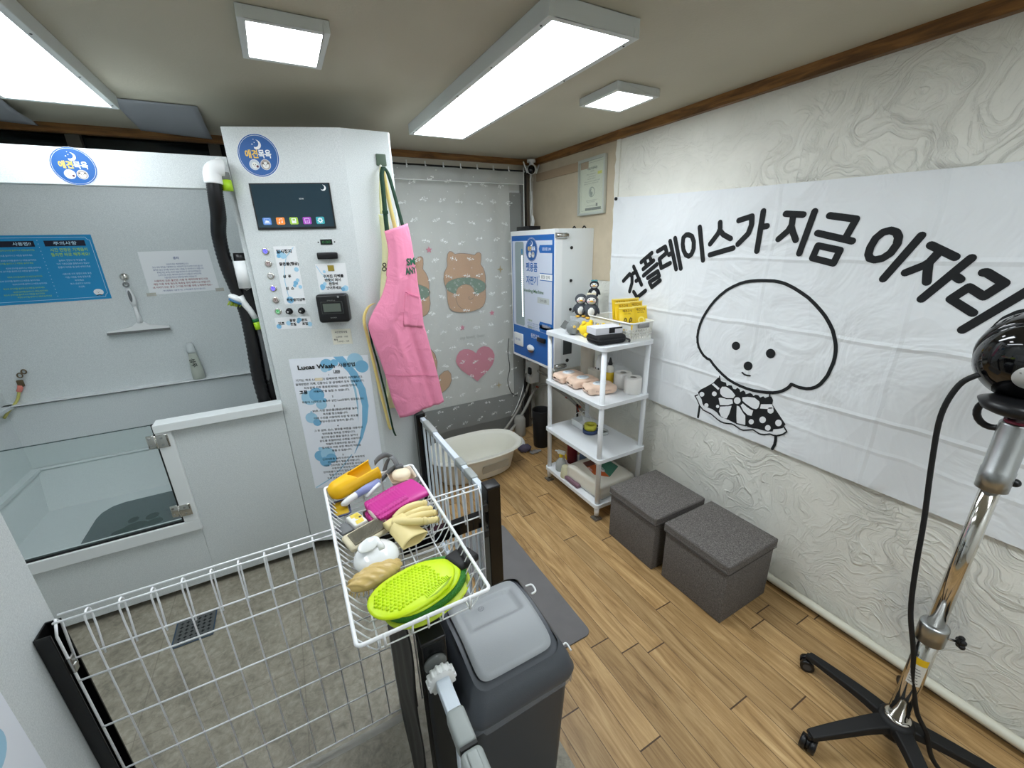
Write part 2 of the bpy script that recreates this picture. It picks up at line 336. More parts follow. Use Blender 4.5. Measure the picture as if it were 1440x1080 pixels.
# traced print outlines, metres on their own plane
B_LET=[[(2.1756,1.5331),(2.1204,1.5815),(2.0972,1.5688),(2.0931,1.5268),(2.1096,1.4686)],[(2.0881,1.63),(2.0071,1.5197)],[(2.0902,1.586),(2.0626,1.5994)],[(2.0577,1.5406),(2.0295,1.5544)],[(2.0721,1.4686),(2.0363,1.4346),(1.9684,1.485)],[(2.0249,1.6601),(1.9413,1.7169)],[(1.9983,1.6782),(1.9796,1.6447)],[(1.9619,1.7011),(1.941,1.6709)],[(2.003,1.6183),(1.9218,1.6727)],[(1.9957,1.578),(1.8926,1.6509)],[(1.9589,1.5653),(1.8813,1.6103),(1.8658,1.5827),(1.9412,1.5406),(1.9181,1.5113),(1.8561,1.5569)],[(1.895,1.7276),(1.8403,1.7536),(1.8237,1.7199),(1.8757,1.6828),(1.8556,1.6311),(1.7914,1.6608)],[(1.8063,1.7092),(1.7881,1.7181)],[(1.807,1.7847),(1.7437,1.6285)],[(1.7728,1.8005),(1.7104,1.6332)],[(1.6821,1.8175),(1.6571,1.8075),(1.6414,1.7791),(1.6377,1.7415),(1.6479,1.7129),(1.6639,1.7018),(1.6859,1.7093),(1.7049,1.735),(1.7149,1.7673),(1.7147,1.8025),(1.698,1.8167),(1.6821,1.8175)],[(1.6139,1.854),(1.5688,1.6826)],[(1.4934,1.8721),(1.4886,1.8413),(1.4968,1.8183),(1.5363,1.7669)],[(1.4848,1.8296),(1.4649,1.8116),(1.4218,1.7917)],[(1.5301,1.7111),(1.4,1.7455)],[(1.3906,1.8763),(1.326,1.8916),(1.3207,1.8538),(1.3307,1.8135),(1.3772,1.7643)],[(1.2731,1.9107),(1.2736,1.7317)],[(1.2705,1.841),(1.2438,1.8435)],[(1.1676,1.8925),(1.092,1.8839)],[(1.134,1.8847),(1.1328,1.844),(1.1436,1.82),(1.1806,1.7846)],[(1.1321,1.8346),(1.1206,1.8099),(1.1035,1.7794)],[(1.0485,1.8941),(1.0777,1.7227)],[(0.9879,1.8738),(0.8894,1.8545),(0.9097,1.7899)],[(1.0201,1.8061),(0.8857,1.7717)],[(1.0083,1.7554),(0.9215,1.7363),(0.9346,1.6839),(1.0204,1.7039),(1.0083,1.7554)],[(0.7694,1.8085),(0.7499,1.8007),(0.7398,1.7838),(0.7388,1.7586),(0.7514,1.7266),(0.7727,1.7068),(0.796,1.701),(0.8125,1.706),(0.8205,1.7216),(0.8196,1.7483),(0.8095,1.781),(0.7917,1.802),(0.7694,1.8085)],[(0.6756,1.7872),(0.7533,1.6312)],[(0.6424,1.7545),(0.5702,1.7152)],[(0.614,1.7337),(0.6323,1.6971),(0.6456,1.6844),(0.6917,1.6573)],[(0.6337,1.6889),(0.6306,1.6643),(0.6245,1.628)],[(0.5303,1.712),(0.6253,1.5667)],[(0.5572,1.6536),(0.541,1.6418)],[(0.4903,1.6675),(0.4836,1.6681),(0.436,1.6365),(0.4717,1.5907),(0.5129,1.6179),(0.5482,1.5744),(0.4843,1.5344)],[(0.3771,1.6217),(0.4952,1.4736)],[(0.4156,1.4836),(0.4142,1.4997),(0.4028,1.5229),(0.3821,1.5431),(0.3599,1.5535),(0.3371,1.549),(0.3285,1.5243),(0.335,1.4933)]]
B_OUT=[(1.2102,1.5961),(1.1662,1.597),(1.135,1.593),(1.11,1.5869),(1.0723,1.5718),(1.0408,1.5556),(1.0036,1.5345),(0.9719,1.51),(0.9431,1.4845),(0.9204,1.4616),(0.8984,1.4331),(0.8815,1.407),(0.8674,1.3748),(0.8578,1.3476),(0.8527,1.3223),(0.8504,1.2963),(0.851,1.2693),(0.8555,1.2411),(0.861,1.2092),(0.8704,1.185),(0.8817,1.1612),(0.8971,1.1427),(0.9142,1.1312),(0.9326,1.1244),(0.9638,1.1216),(0.9992,1.1271),(1.009,1.1082),(1.019,1.0964),(1.0349,1.0813),(1.0519,1.0706),(1.0758,1.0604),(1.1074,1.0521),(1.1403,1.0462),(1.1745,1.0423),(1.2104,1.0424),(1.2479,1.0461),(1.283,1.0525),(1.3197,1.0633),(1.3542,1.0806),(1.39,1.102),(1.418,1.122),(1.4432,1.1446),(1.4642,1.1483),(1.4876,1.1602),(1.5079,1.1792),(1.5263,1.2028),(1.537,1.228),(1.5431,1.2579),(1.5424,1.2966),(1.5349,1.3359),(1.5228,1.3715),(1.5065,1.4055),(1.4867,1.44),(1.4632,1.4734),(1.4361,1.5041),(1.4024,1.5347),(1.3684,1.5562),(1.335,1.5732),(1.305,1.5837),(1.2751,1.5901),(1.2424,1.5941),(1.2102,1.5961)]
B_EYES=[[(1.2815,1.2583),(1.2813,1.2524),(1.2827,1.2467),(1.2856,1.2413),(1.2897,1.2368),(1.2949,1.2335),(1.3008,1.2314),(1.3069,1.2309),(1.3129,1.232),(1.3183,1.2345),(1.3228,1.2384),(1.326,1.2433),(1.3278,1.249),(1.3279,1.2549),(1.3264,1.2608),(1.3234,1.2661),(1.3192,1.2706),(1.3139,1.2739),(1.308,1.2758),(1.3019,1.2762),(1.296,1.2751),(1.2907,1.2725),(1.2863,1.2686),(1.2832,1.2638)],[(1.0991,1.2567),(1.0987,1.2506),(1.0999,1.2446),(1.1026,1.239),(1.1065,1.2343),(1.1114,1.2307),(1.1171,1.2286),(1.123,1.2281),(1.1289,1.2292),(1.1343,1.2318),(1.1387,1.2359),(1.142,1.241),(1.1439,1.2469),(1.1442,1.2532),(1.1429,1.2593),(1.1401,1.2649),(1.1361,1.2696),(1.1311,1.2731),(1.1254,1.275),(1.1195,1.2755),(1.1137,1.2743),(1.1085,1.2716),(1.1041,1.2676),(1.1009,1.2625)],[(1.1989,1.1684),(1.1987,1.1622),(1.2,1.1561),(1.2028,1.1503),(1.207,1.1454),(1.2122,1.1417),(1.2181,1.1393),(1.2243,1.1386),(1.2303,1.1394),(1.2359,1.1419),(1.2404,1.1459),(1.2438,1.151),(1.2456,1.1569),(1.2458,1.1632),(1.2444,1.1694),(1.2414,1.1752),(1.2372,1.1801),(1.2319,1.1837),(1.226,1.186),(1.2198,1.1866),(1.2138,1.1856),(1.2084,1.1831),(1.204,1.1792),(1.2007,1.1742)]]
B_MOUTH=[(1.2468,1.1203),(1.2355,1.1138),(1.2206,1.1119),(1.2031,1.1145)]
B_COL=[(1.4891,0.9238),(1.4936,0.9336),(1.4784,0.9551),(1.4463,0.9812),(1.4053,1.0175),(1.3871,1.0465),(1.3776,1.057),(1.3666,1.0574),(1.3586,1.0414),(1.3422,1.0408),(1.3287,1.041),(1.3204,1.0226),(1.3087,1.0323),(1.2932,1.0343),(1.2829,1.0193),(1.2699,1.0191),(1.2591,1.0316),(1.2454,1.0255),(1.2408,1.0128),(1.2255,1.0265),(1.2148,1.0223),(1.2089,1.0105),(1.1882,1.024),(1.1758,1.0219),(1.1681,1.0135),(1.1571,1.0239),(1.1431,1.0248),(1.1323,1.0161),(1.1182,1.0279),(1.1079,1.0215),(1.0882,1.0374),(1.0769,1.0363),(1.0678,1.0225),(1.0683,1.0008),(0.9889,0.9217),(0.9991,0.896),(1.0187,0.8848),(1.039,0.8752),(1.0411,0.8619),(1.0664,0.8516),(1.0936,0.8482),(1.1169,0.8465),(1.1398,0.8399),(1.1687,0.8362),(1.1793,0.8399),(1.2391,0.8299),(1.2661,0.833),(1.2935,0.8361),(1.3208,0.8341),(1.3413,0.8403),(1.3544,0.8521),(1.3876,0.8624),(1.4226,0.8614),(1.4405,0.8609),(1.453,0.8724),(1.464,0.898)]
B_WH=[[(1.3564,0.992),(1.3484,1.0112),(1.3333,1.0189),(1.3114,1.016),(1.283,1.0039),(1.2624,0.9886),(1.2742,0.9652),(1.3125,0.9554),(1.3374,0.958),(1.3518,0.9694)],[(1.2242,0.989),(1.1964,1.0004),(1.1684,1.0069),(1.1443,1.0048),(1.1291,0.9926),(1.1286,0.9681),(1.1372,0.9501),(1.1579,0.9454),(1.1837,0.9542),(1.2195,0.9666)],[(1.3618,0.9368),(1.3493,0.9462),(1.3118,0.9514),(1.2767,0.9581),(1.2693,0.9354),(1.2956,0.917),(1.345,0.9002),(1.3533,0.918)],[(1.3412,0.8939),(1.3152,0.9039),(1.2741,0.9223),(1.2788,0.8792),(1.2888,0.8406),(1.3071,0.8354),(1.3272,0.84),(1.3433,0.8643)],[(1.2465,0.9327),(1.2326,0.9323),(1.2049,0.9032),(1.1907,0.8928),(1.1816,0.8416),(1.2086,0.8337),(1.2319,0.8337),(1.243,0.8921)],[(1.2162,0.9559),(1.1918,0.9438),(1.171,0.9373),(1.1534,0.9359),(1.1522,0.9121),(1.1602,0.9025),(1.1795,0.9005),(1.2042,0.9138),(1.2271,0.9394)],[(1.4123,1.0074),(1.3994,1.0165),(1.3603,0.9988),(1.3677,0.9859)],[(1.1218,0.9827),(1.0696,1.0004),(1.0574,0.982),(1.0872,0.9686),(1.1232,0.959)],[(1.5082,0.9053),(1.4936,0.9122),(1.4665,0.8944),(1.447,0.8643),(1.4162,0.858),(1.3836,0.8555),(1.3501,0.8426),(1.3197,0.8274),(1.2825,0.8348),(1.2383,0.8248),(1.1926,0.8294),(1.139,0.8351),(1.0923,0.8411),(1.0403,0.8573),(1.0384,0.8719),(0.9951,0.8976),(0.9794,0.8861),(0.9941,0.8689),(1.0212,0.8502),(1.052,0.8475),(1.077,0.8336),(1.1041,0.8276),(1.1392,0.8365),(1.19,0.8136),(1.2242,0.8186),(1.2592,0.8237),(1.3034,0.8116),(1.3438,0.82),(1.3867,0.8377),(1.441,0.8437),(1.4677,0.86)]]
B_DOTS=[[(1.4501,0.9343),(1.45,0.9305),(1.4511,0.9265),(1.4531,0.9228),(1.456,0.9195),(1.4595,0.9168),(1.4635,0.915),(1.4676,0.9142),(1.4716,0.9145),(1.4752,0.9157),(1.4781,0.918),(1.4802,0.921),(1.4813,0.9245),(1.4813,0.9285),(1.4802,0.9324),(1.4781,0.9362),(1.4752,0.9395),(1.4716,0.9421),(1.4677,0.9439),(1.4636,0.9446),(1.4596,0.9443),(1.4561,0.9431),(1.4532,0.9409),(1.4511,0.9379)],[(1.3729,0.9613),(1.3728,0.9575),(1.3738,0.9537),(1.3756,0.9501),(1.3783,0.9469),(1.3816,0.9444),(1.3854,0.9427),(1.3892,0.942),(1.393,0.9423),(1.3964,0.9435),(1.3992,0.9457),(1.4012,0.9486),(1.4022,0.9521),(1.4023,0.9559),(1.4013,0.9597),(1.3994,0.9633),(1.3967,0.9665),(1.3933,0.969),(1.3896,0.9706),(1.3857,0.9713),(1.382,0.971),(1.3786,0.9697),(1.3759,0.9676),(1.3739,0.9647)],[(1.4137,0.8768),(1.4136,0.8733),(1.4145,0.8698),(1.4163,0.8664),(1.4188,0.8634),(1.4218,0.861),(1.4253,0.8593),(1.4289,0.8586),(1.4324,0.8587),(1.4355,0.8598),(1.4381,0.8617),(1.4399,0.8643),(1.4408,0.8675),(1.4409,0.871),(1.44,0.8745),(1.4382,0.8779),(1.4356,0.8809),(1.4325,0.8833),(1.4291,0.8849),(1.4255,0.8857),(1.422,0.8855),(1.4189,0.8844),(1.4164,0.8825),(1.4146,0.8799)],[(1.3467,0.8931),(1.3466,0.8906),(1.3472,0.888),(1.3485,0.8856),(1.3502,0.8834),(1.3524,0.8816),(1.3548,0.8805),(1.3574,0.8799),(1.3599,0.88),(1.3621,0.8808),(1.3639,0.8822),(1.3653,0.8842),(1.366,0.8865),(1.366,0.889),(1.3654,0.8916),(1.3641,0.8941),(1.3623,0.8962),(1.3602,0.898),(1.3577,0.8991),(1.3552,0.8996),(1.3527,0.8995),(1.3505,0.8987),(1.3487,0.8973),(1.3474,0.8954)],[(1.0836,0.9099),(1.0834,0.9052),(1.0842,0.9004),(1.0861,0.8959),(1.0889,0.8919),(1.0925,0.8886),(1.0966,0.8864),(1.1008,0.8854),(1.1051,0.8857),(1.1089,0.8871),(1.1121,0.8898),(1.1145,0.8934),(1.1158,0.8977),(1.1161,0.9024),(1.1152,0.9073),(1.1132,0.9118),(1.1103,0.9159),(1.1067,0.919),(1.1027,0.9212),(1.0984,0.9221),(1.0942,0.9218),(1.0904,0.9203),(1.0873,0.9177),(1.0849,0.9141)],[(1.1418,0.8767),(1.1416,0.8729),(1.1423,0.869),(1.1439,0.8653),(1.1463,0.8621),(1.1492,0.8594),(1.1526,0.8576),(1.1561,0.8568),(1.1596,0.8569),(1.1627,0.8581),(1.1654,0.8602),(1.1673,0.8631),(1.1683,0.8665),(1.1685,0.8704),(1.1677,0.8743),(1.1661,0.878),(1.1637,0.8813),(1.1607,0.8839),(1.1574,0.8856),(1.1538,0.8864),(1.1504,0.8863),(1.1473,0.8851),(1.1447,0.883),(1.1428,0.8801)],[(1.0532,0.8769),(1.053,0.8729),(1.0537,0.8688),(1.0553,0.8648),(1.0577,0.8613),(1.0607,0.8585),(1.0641,0.8566),(1.0677,0.8557),(1.0713,0.8558),(1.0746,0.8571),(1.0773,0.8593),(1.0793,0.8624),(1.0805,0.8661),(1.0807,0.8702),(1.0799,0.8743),(1.0783,0.8783),(1.0759,0.8818),(1.0729,0.8846),(1.0694,0.8865),(1.0658,0.8873),(1.0623,0.8871),(1.059,0.8859),(1.0564,0.8836),(1.0544,0.8806)],[(1.0065,0.9221),(1.0062,0.9176),(1.0069,0.913),(1.0087,0.9086),(1.0113,0.9048),(1.0146,0.9017),(1.0183,0.8996),(1.0223,0.8986),(1.0263,0.8989),(1.0299,0.9003),(1.033,0.9029),(1.0352,0.9064),(1.0366,0.9105),(1.0368,0.9151),(1.036,0.9198),(1.0343,0.9242),(1.0316,0.928),(1.0283,0.9311),(1.0245,0.9331),(1.0205,0.934),(1.0166,0.9337),(1.013,0.9322),(1.01,0.9297),(1.0078,0.9262)],[(1.0551,0.9717),(1.0549,0.9674),(1.0556,0.963),(1.0573,0.9589),(1.0599,0.9553),(1.0632,0.9524),(1.0669,0.9505),(1.0708,0.9497),(1.0746,0.95),(1.0782,0.9514),(1.0811,0.9539),(1.0833,0.9573),(1.0845,0.9613),(1.0848,0.9656),(1.084,0.97),(1.0822,0.9742),(1.0796,0.9778),(1.0763,0.9806),(1.0726,0.9825),(1.0687,0.9833),(1.0649,0.9829),(1.0614,0.9814),(1.0585,0.9789),(1.0563,0.9756)]]
B_BOW=[[(1.2255,0.9692),(1.2253,0.9632),(1.2266,0.9571),(1.2293,0.9512),(1.2333,0.9461),(1.2383,0.9421),(1.244,0.9393),(1.2499,0.9381),(1.2558,0.9385),(1.261,0.9406),(1.2654,0.9441),(1.2686,0.9488),(1.2703,0.9545),(1.2705,0.9606),(1.2691,0.9668),(1.2663,0.9727),(1.2622,0.9778),(1.2571,0.9818),(1.2514,0.9844),(1.2455,0.9855),(1.2397,0.985),(1.2346,0.9829),(1.2303,0.9794),(1.2272,0.9747)]]
B_LIN=[[(1.5094,0.9049),(1.4896,0.884),(1.4702,0.8563),(1.4431,0.8373),(1.4156,0.834),(1.3887,0.8314),(1.3671,0.8225),(1.3457,0.8138),(1.325,0.8078),(1.3054,0.807),(1.2816,0.8124),(1.2586,0.8197),(1.2414,0.8183),(1.226,0.8136),(1.2069,0.8078),(1.1891,0.8086),(1.1635,0.8205),(1.1386,0.8326),(1.1209,0.8284),(1.1034,0.8238),(1.0895,0.8249),(1.0764,0.8298),(1.0513,0.8437),(1.0355,0.8433),(1.0204,0.8456),(1.0046,0.8552),(0.9897,0.8682),(0.9754,0.8877),(0.9925,0.9068)],[(1.5094,0.9049),(1.4913,0.9174)],[(1.4706,0.8505),(1.4704,0.8277),(1.4718,0.7809)],[(1.0226,0.8457),(1.0195,0.8211),(1.0194,0.7961),(1.0266,0.7686)],[(1.3708,1.0667),(1.3692,1.0567)],[(1.0881,1.0494),(1.0865,1.0356)],[(1.3555,0.9683),(1.3607,0.9907),(1.3489,1.0143),(1.323,1.0219),(1.2896,1.0122),(1.2597,0.9879)],[(1.3555,0.9683),(1.3396,0.9547),(1.3119,0.9519),(1.274,0.9642)],[(1.2293,0.9889),(1.1968,1.0028),(1.1594,1.0098),(1.1299,0.9972),(1.1257,0.9839),(1.1292,0.958),(1.1389,0.9461),(1.1624,0.9438),(1.1907,0.9518),(1.2206,0.9672)],[(1.2692,0.9344),(1.2953,0.915),(1.3448,0.8992),(1.3602,0.9373)],[(1.2287,0.9399),(1.2065,0.913),(1.1792,0.8986),(1.1553,0.9022),(1.1522,0.9348)],[(1.2491,0.9293),(1.2417,0.8715),(1.2332,0.8322),(1.1792,0.8394),(1.1887,0.8961)],[(1.271,0.9296),(1.278,0.8742),(1.2893,0.8366)]]
C_BEAR=[(1.2104,1.6287),(1.2125,1.6855),(1.2218,1.7246),(1.2383,1.7443),(1.2595,1.7425),(1.2832,1.7225),(1.328,1.7267),(1.369,1.7242),(1.4181,1.718),(1.4571,1.7085),(1.482,1.7263),(1.5049,1.729),(1.5202,1.7145),(1.518,1.6735),(1.5103,1.6324),(1.5318,1.6016),(1.5464,1.5648),(1.5522,1.516),(1.545,1.4552),(1.5466,1.4056),(1.5469,1.3557),(1.5346,1.3064),(1.5118,1.273),(1.4859,1.2602),(1.4366,1.2472),(1.3881,1.2405),(1.3405,1.239),(1.2939,1.2435),(1.2548,1.2523),(1.223,1.2665),(1.203,1.2929),(1.193,1.3301),(1.1904,1.3785),(1.1918,1.4438),(1.1767,1.4918),(1.1713,1.5329),(1.1801,1.5786)]
C_TAIL=[(1.2662,1.3541),(1.2706,1.4141),(1.2888,1.4487),(1.323,1.4702),(1.3629,1.4759),(1.4022,1.4649),(1.4302,1.4387),(1.4416,1.4011),(1.437,1.3707),(1.4195,1.3511),(1.4013,1.3428),(1.3956,1.2936),(1.3832,1.2698),(1.3487,1.2606),(1.3096,1.2768),(1.2823,1.3039)]
C_SCARF=[(1.5542,1.4447),(1.5497,1.4301),(1.5379,1.4165),(1.5193,1.4046),(1.4947,1.3948),(1.4651,1.3876),(1.4317,1.3831),(1.3961,1.3816),(1.3595,1.383),(1.3234,1.3873),(1.2893,1.3943),(1.2584,1.4036),(1.2318,1.4148),(1.2104,1.4276),(1.195,1.4415),(1.1861,1.4559),(1.1838,1.4703),(1.1883,1.4841),(1.1995,1.497),(1.2168,1.5085),(1.2397,1.518),(1.2675,1.5254),(1.2991,1.5302),(1.3334,1.5324),(1.3693,1.5317),(1.4053,1.5281),(1.44,1.5218),(1.4722,1.513),(1.5005,1.5019),(1.5237,1.489),(1.5409,1.4748),(1.5512,1.4598)]
C_HEART=[(1.424,0.8624),(1.4443,0.8931),(1.4741,0.9118),(1.5104,0.9161),(1.5535,0.902),(1.5889,0.8683),(1.6092,0.8212),(1.6041,0.7733),(1.5826,0.7277),(1.5432,0.6849),(1.4891,0.6449),(1.423,0.5932),(1.3792,0.639),(1.3246,0.6806),(1.2781,0.7228),(1.2403,0.7764),(1.2255,0.8189),(1.237,0.8636),(1.2671,0.9027),(1.3052,0.9157),(1.3534,0.9101),(1.3916,0.8913)]
C_SWIRL=[[(1.3487,1.2606),(1.3096,1.2768),(1.2823,1.3039),(1.2662,1.3541),(1.2706,1.4141)],[(1.4295,1.359),(1.4013,1.3428),(1.3842,1.3504),(1.3826,1.3665),(1.3963,1.3703)]]
C_STAR=[(1.3074,1.1087),(1.5997,1.2082),(1.0681,1.7616)]
C_GOLD=[(1.6984,1.5813),(1.6424,0.5164)]
C_FOOT=[(1.0368,0.5539),(1.0637,0.7109),(1.1064,0.7435),(1.147,0.7473),(1.1714,0.7122),(1.1722,0.651),(1.1491,0.6006),(1.1055,0.5678),(1.0701,0.55)]
C_B3=[(0.9719,0.9842),(1.0078,0.9602),(1.0418,0.9107),(1.0555,0.844),(1.0448,0.7672),(1.0472,0.6737),(1.0188,0.6521),(0.9515,0.7699)]
AP_L=[(0.4828,1.8679),(0.4907,1.7834),(0.481,1.7242),(0.4657,1.6645),(0.4649,1.6425),(0.4293,1.5589),(0.3855,1.4971),(0.3531,1.4415),(0.3461,1.4052),(0.3572,1.3357),(0.3763,1.2554),(0.3986,1.1313),(0.4171,0.9937),(0.4429,0.8906)]
AP_R=[(0.6008,1.9036),(0.6105,1.8281),(0.6165,1.7309),(0.622,1.6558),(0.6205,1.633),(0.6238,1.5659),(0.6304,1.497),(0.6292,1.4037),(0.6424,1.3303),(0.6552,1.2467),(0.6719,1.1516),(0.6856,1.0627),(0.6932,0.9993),(0.7029,0.9359)]
# ================================================================ camera and world
cam = bpy.data.cameras.new('camera'); co = bpy.data.objects.new('camera', cam); COL.objects.link(co)
cam.sensor_width = 36; cam.lens = 578.667/1440*36; cam.clip_start = .02; cam.clip_end = 50
Rr = ((0.87734662,-0.47921602,-0.02479762),(-0.17635728,-0.27395141,-0.94543574),(0.44627461,0.83384809,-0.32486358))
co.matrix_world = Matrix(((Rr[0][0], -Rr[1][0], -Rr[2][0], 0), (Rr[0][1], -Rr[1][1], -Rr[2][1], 0), (Rr[0][2], -Rr[1][2], -Rr[2][2], 1.8), (0,0,0,1)))
bpy.context.scene.camera = co
sc = bpy.context.scene
sc.view_settings.view_transform = 'Standard'; sc.view_settings.look = 'None'; sc.view_settings.gamma = 1; sc.view_settings.exposure = EXPO
w = bpy.data.worlds.new('world'); sc.world = w; w.use_nodes = True; w.node_tree.nodes['Background'].inputs[0].default_value = (.012,.014,.016,1)
sc.cycles.max_bounces = 8; sc.cycles.diffuse_bounces = 5; sc.cycles.transparent_max_bounces = 12; sc.cycles.use_denoising = True; sc.cycles.sample_clamp_indirect = 4
CH = 2.46; XW = 2.07; YB = 3.38; YF = -1.5; XL = -1.62

# ================================================================ room shell
def sbox(name, a, m): return struct(MB().box(*a).build(name, m))
sbox('floor', (.62, XW+.1, YF, YB+.1, -.08, 0), M['woodfloor'])
sbox('floor_stone', (XL-.1, .62, YF, YB+.1, -.08, 0), M['stone'])
sbox('ceiling', (XL-.1, XW+.1, YF-.1, YB+.1, CH, CH+.08), M['ceiling'])
sbox('wall_right', (XW, XW+.1, YF, YB+.1, 0, CH), M['plaster'])
sbox('wall_left', (XL-.1, XL, YF, YB+.1, 0, CH), WM)
sbox('wall_front', (XL, XW, YF-.1, YF, 0, CH), WM)
sbox('wall_back', (XL, XW, YB, YB+.1, 0, 2.22), WM)
sbox('wall_back_top', (.45, XW, YB, YB+.1, 2.22, CH), mt('back_wall_tile', (206,204,196), .5))
# dark high window behind the wash booth
struct(MB().box(.60, 1.925, YB-.03, YB-.002, 0, 2.2).build('door_1', mt('grey_shop_door', (120,122,120), .5)))
struct(MB().box(XL, .45, YB+.03, YB+.05, 2.22, CH-.03).build('window_1', DARK))
wf = MB()
for x in (-1.5, -.86, -.22, .3): wf.box(x-.03, x+.03, YB-.01, YB+.05, 2.22, CH-.02)
wf.box(XL, .45, YB-.01, YB+.05, 2.2, 2.235)
struct(wf.build('window_1_frame', mt('window_frame_dark', (74,70,62), .5)))
# beige papered part of the right wall, plaster sheet proud of it
sbox('wall_right_paper', (XW-.004, XW, 2.325, YB, 1.52, CH), BEIGE)
def ragged(a, b, n, amp): return [(a+(b-a)*i/n + random.uniform(-amp, amp)) for i in range(n+1)]
pe = MB(); fr = frame((XW-.012,0,0), (0,1,0), (0,0,1))
zs = [1.5+(CH-.05-1.5)*i/24 for i in range(25)]
pe.prism([(2.29, 1.5)]+[(2.325+random.uniform(-.006,.006), z) for z in zs]+[(2.29, CH-.05)], fr, 0, .012)
struct(pe.build('wall_right_plaster_edge', M['plaster']))
# cornices
sbox('trim_1', (XW-.03, XW, YF, YB, CH-.05, CH), M['trim']); sbox('trim_2', (XL, XW, YB-.03, YB, CH-.045, CH), M['trimx'])
bd = struct(MB().box(XW-.018, XW-.004, 2.6, 3.30, 2.285, 2.345).build('trim_3', mt('beige_rail_board', (170,148,122), .7)))
# white sill strip over the curtain
sbox('trim_4', (.45, XW, YB-.012, YB, 2.30, CH-.045), mt('cream_tile', (206,200,186), .45))
# heating pipe along the base of the right wall
pp = MB().tube([(XW-.035, y, .052) for y in (YF+.05, -.6, 0, .6, 1.2, 1.75)], .020, 14).build('wall_pipe', mt('cream_pipe', (214,212,196), .35))
tag(pp, 'long cream heating pipe lying along the foot of the plaster wall', 'pipe')
sk = struct(MB().box(XW-.012, XW, YF, 2.3, 0, .022).build('baseboard_right', mt('grey_vinyl_skirting', (120,112,100), .6)))

# ================================================================ ceiling lamps
def lamp(name, x0, x1, y0, y1, h, wd, dm, label, grp):
    t = thing(name, label, 'ceiling light', ((x0+x1)/2, (y0+y1)/2, CH-.02), grp)
    f = MB()
    for a in ((x0, x0+wd, y0, y1), (x1-wd, x1, y0, y1), (x0+wd, x1-wd, y0, y0+wd), (x0+wd, x1-wd, y1-wd, y1)): f.box(*a, CH-h, CH-.001)
    f.box(x0+wd, x1-wd, y0+wd, y1-wd, CH-.012, CH-.001)
    f.build('housing', GREYF, t, bevel=.002)
    scr = []
    n = max(2, int((y1-y0)/.33))
    for i in range(n+1):
        y = y0+.06+(y1-y0-.12)*i/n
        for x in (x0+wd*.5, x1-wd*.5):
            if h > .045: MB().cyl((x, y, CH-h-.0015), (x, y, CH-h+.002), .0035, n=8).build('screw', BKM, t)
    MB().box(x0+wd, x1-wd, y0+wd, y1-wd, CH-h+.002, CH-h+.006).build('diffuser', dm, t)
lamp('ceiling_light', .795, 1.140, 1.205, 2.67, .055, .022, M['lamp'], 'long rectangular ceiling light panel over the middle of the room', None)
lamp('ceiling_light', -.875, -.50, 1.16, 2.71, .055, .022, M['lampL'], 'long rectangular ceiling light panel above the wash booth', None)
lamp('ceiling_light', .795, 1.140, -1.30, .16, .055, .022, M['lamp'], 'long ceiling light panel added out of view behind the camera as extra light', None)  # unseen extra panel, added to brighten the right-hand side of the room
lamp('ceiling_light_square', .018, .268, 1.63, 1.94, .035, .02, M['lamp2'], 'small square ceiling light in front of the kiosk', 'small square ceiling lights')
lamp('ceiling_light_square', 1.44, 1.70, 1.64, 1.91, .035, .02, M['lamp3'], 'small square ceiling light nearer the bannered wall', 'small square ceiling lights')
# papers peeling from the ceiling
def peel(x0, x1, y0, y1, dz, label):
    o = MB().grid(lambda a, b: V(x0+(x1-x0)*a, y0+(y1-y0)*b, CH-.004-dz*(math.sin(PI*b)**2*.35+b*b*.9)*(.6+.4*a)), 12, 12).build('ceiling_paper', mt('hanging_paper', (150,152,156), .7), solid=.0015)
    tag(o, label, 'paper')
peel(-.53, -.21, 2.74, 3.22, .05, 'curled white paper sheet sagging from the ceiling beside the kiosk')
peel(-1.25, -.93, 2.78, 3.2, .05, 'curled white paper sheet sagging from the ceiling past the lamp over the booth')

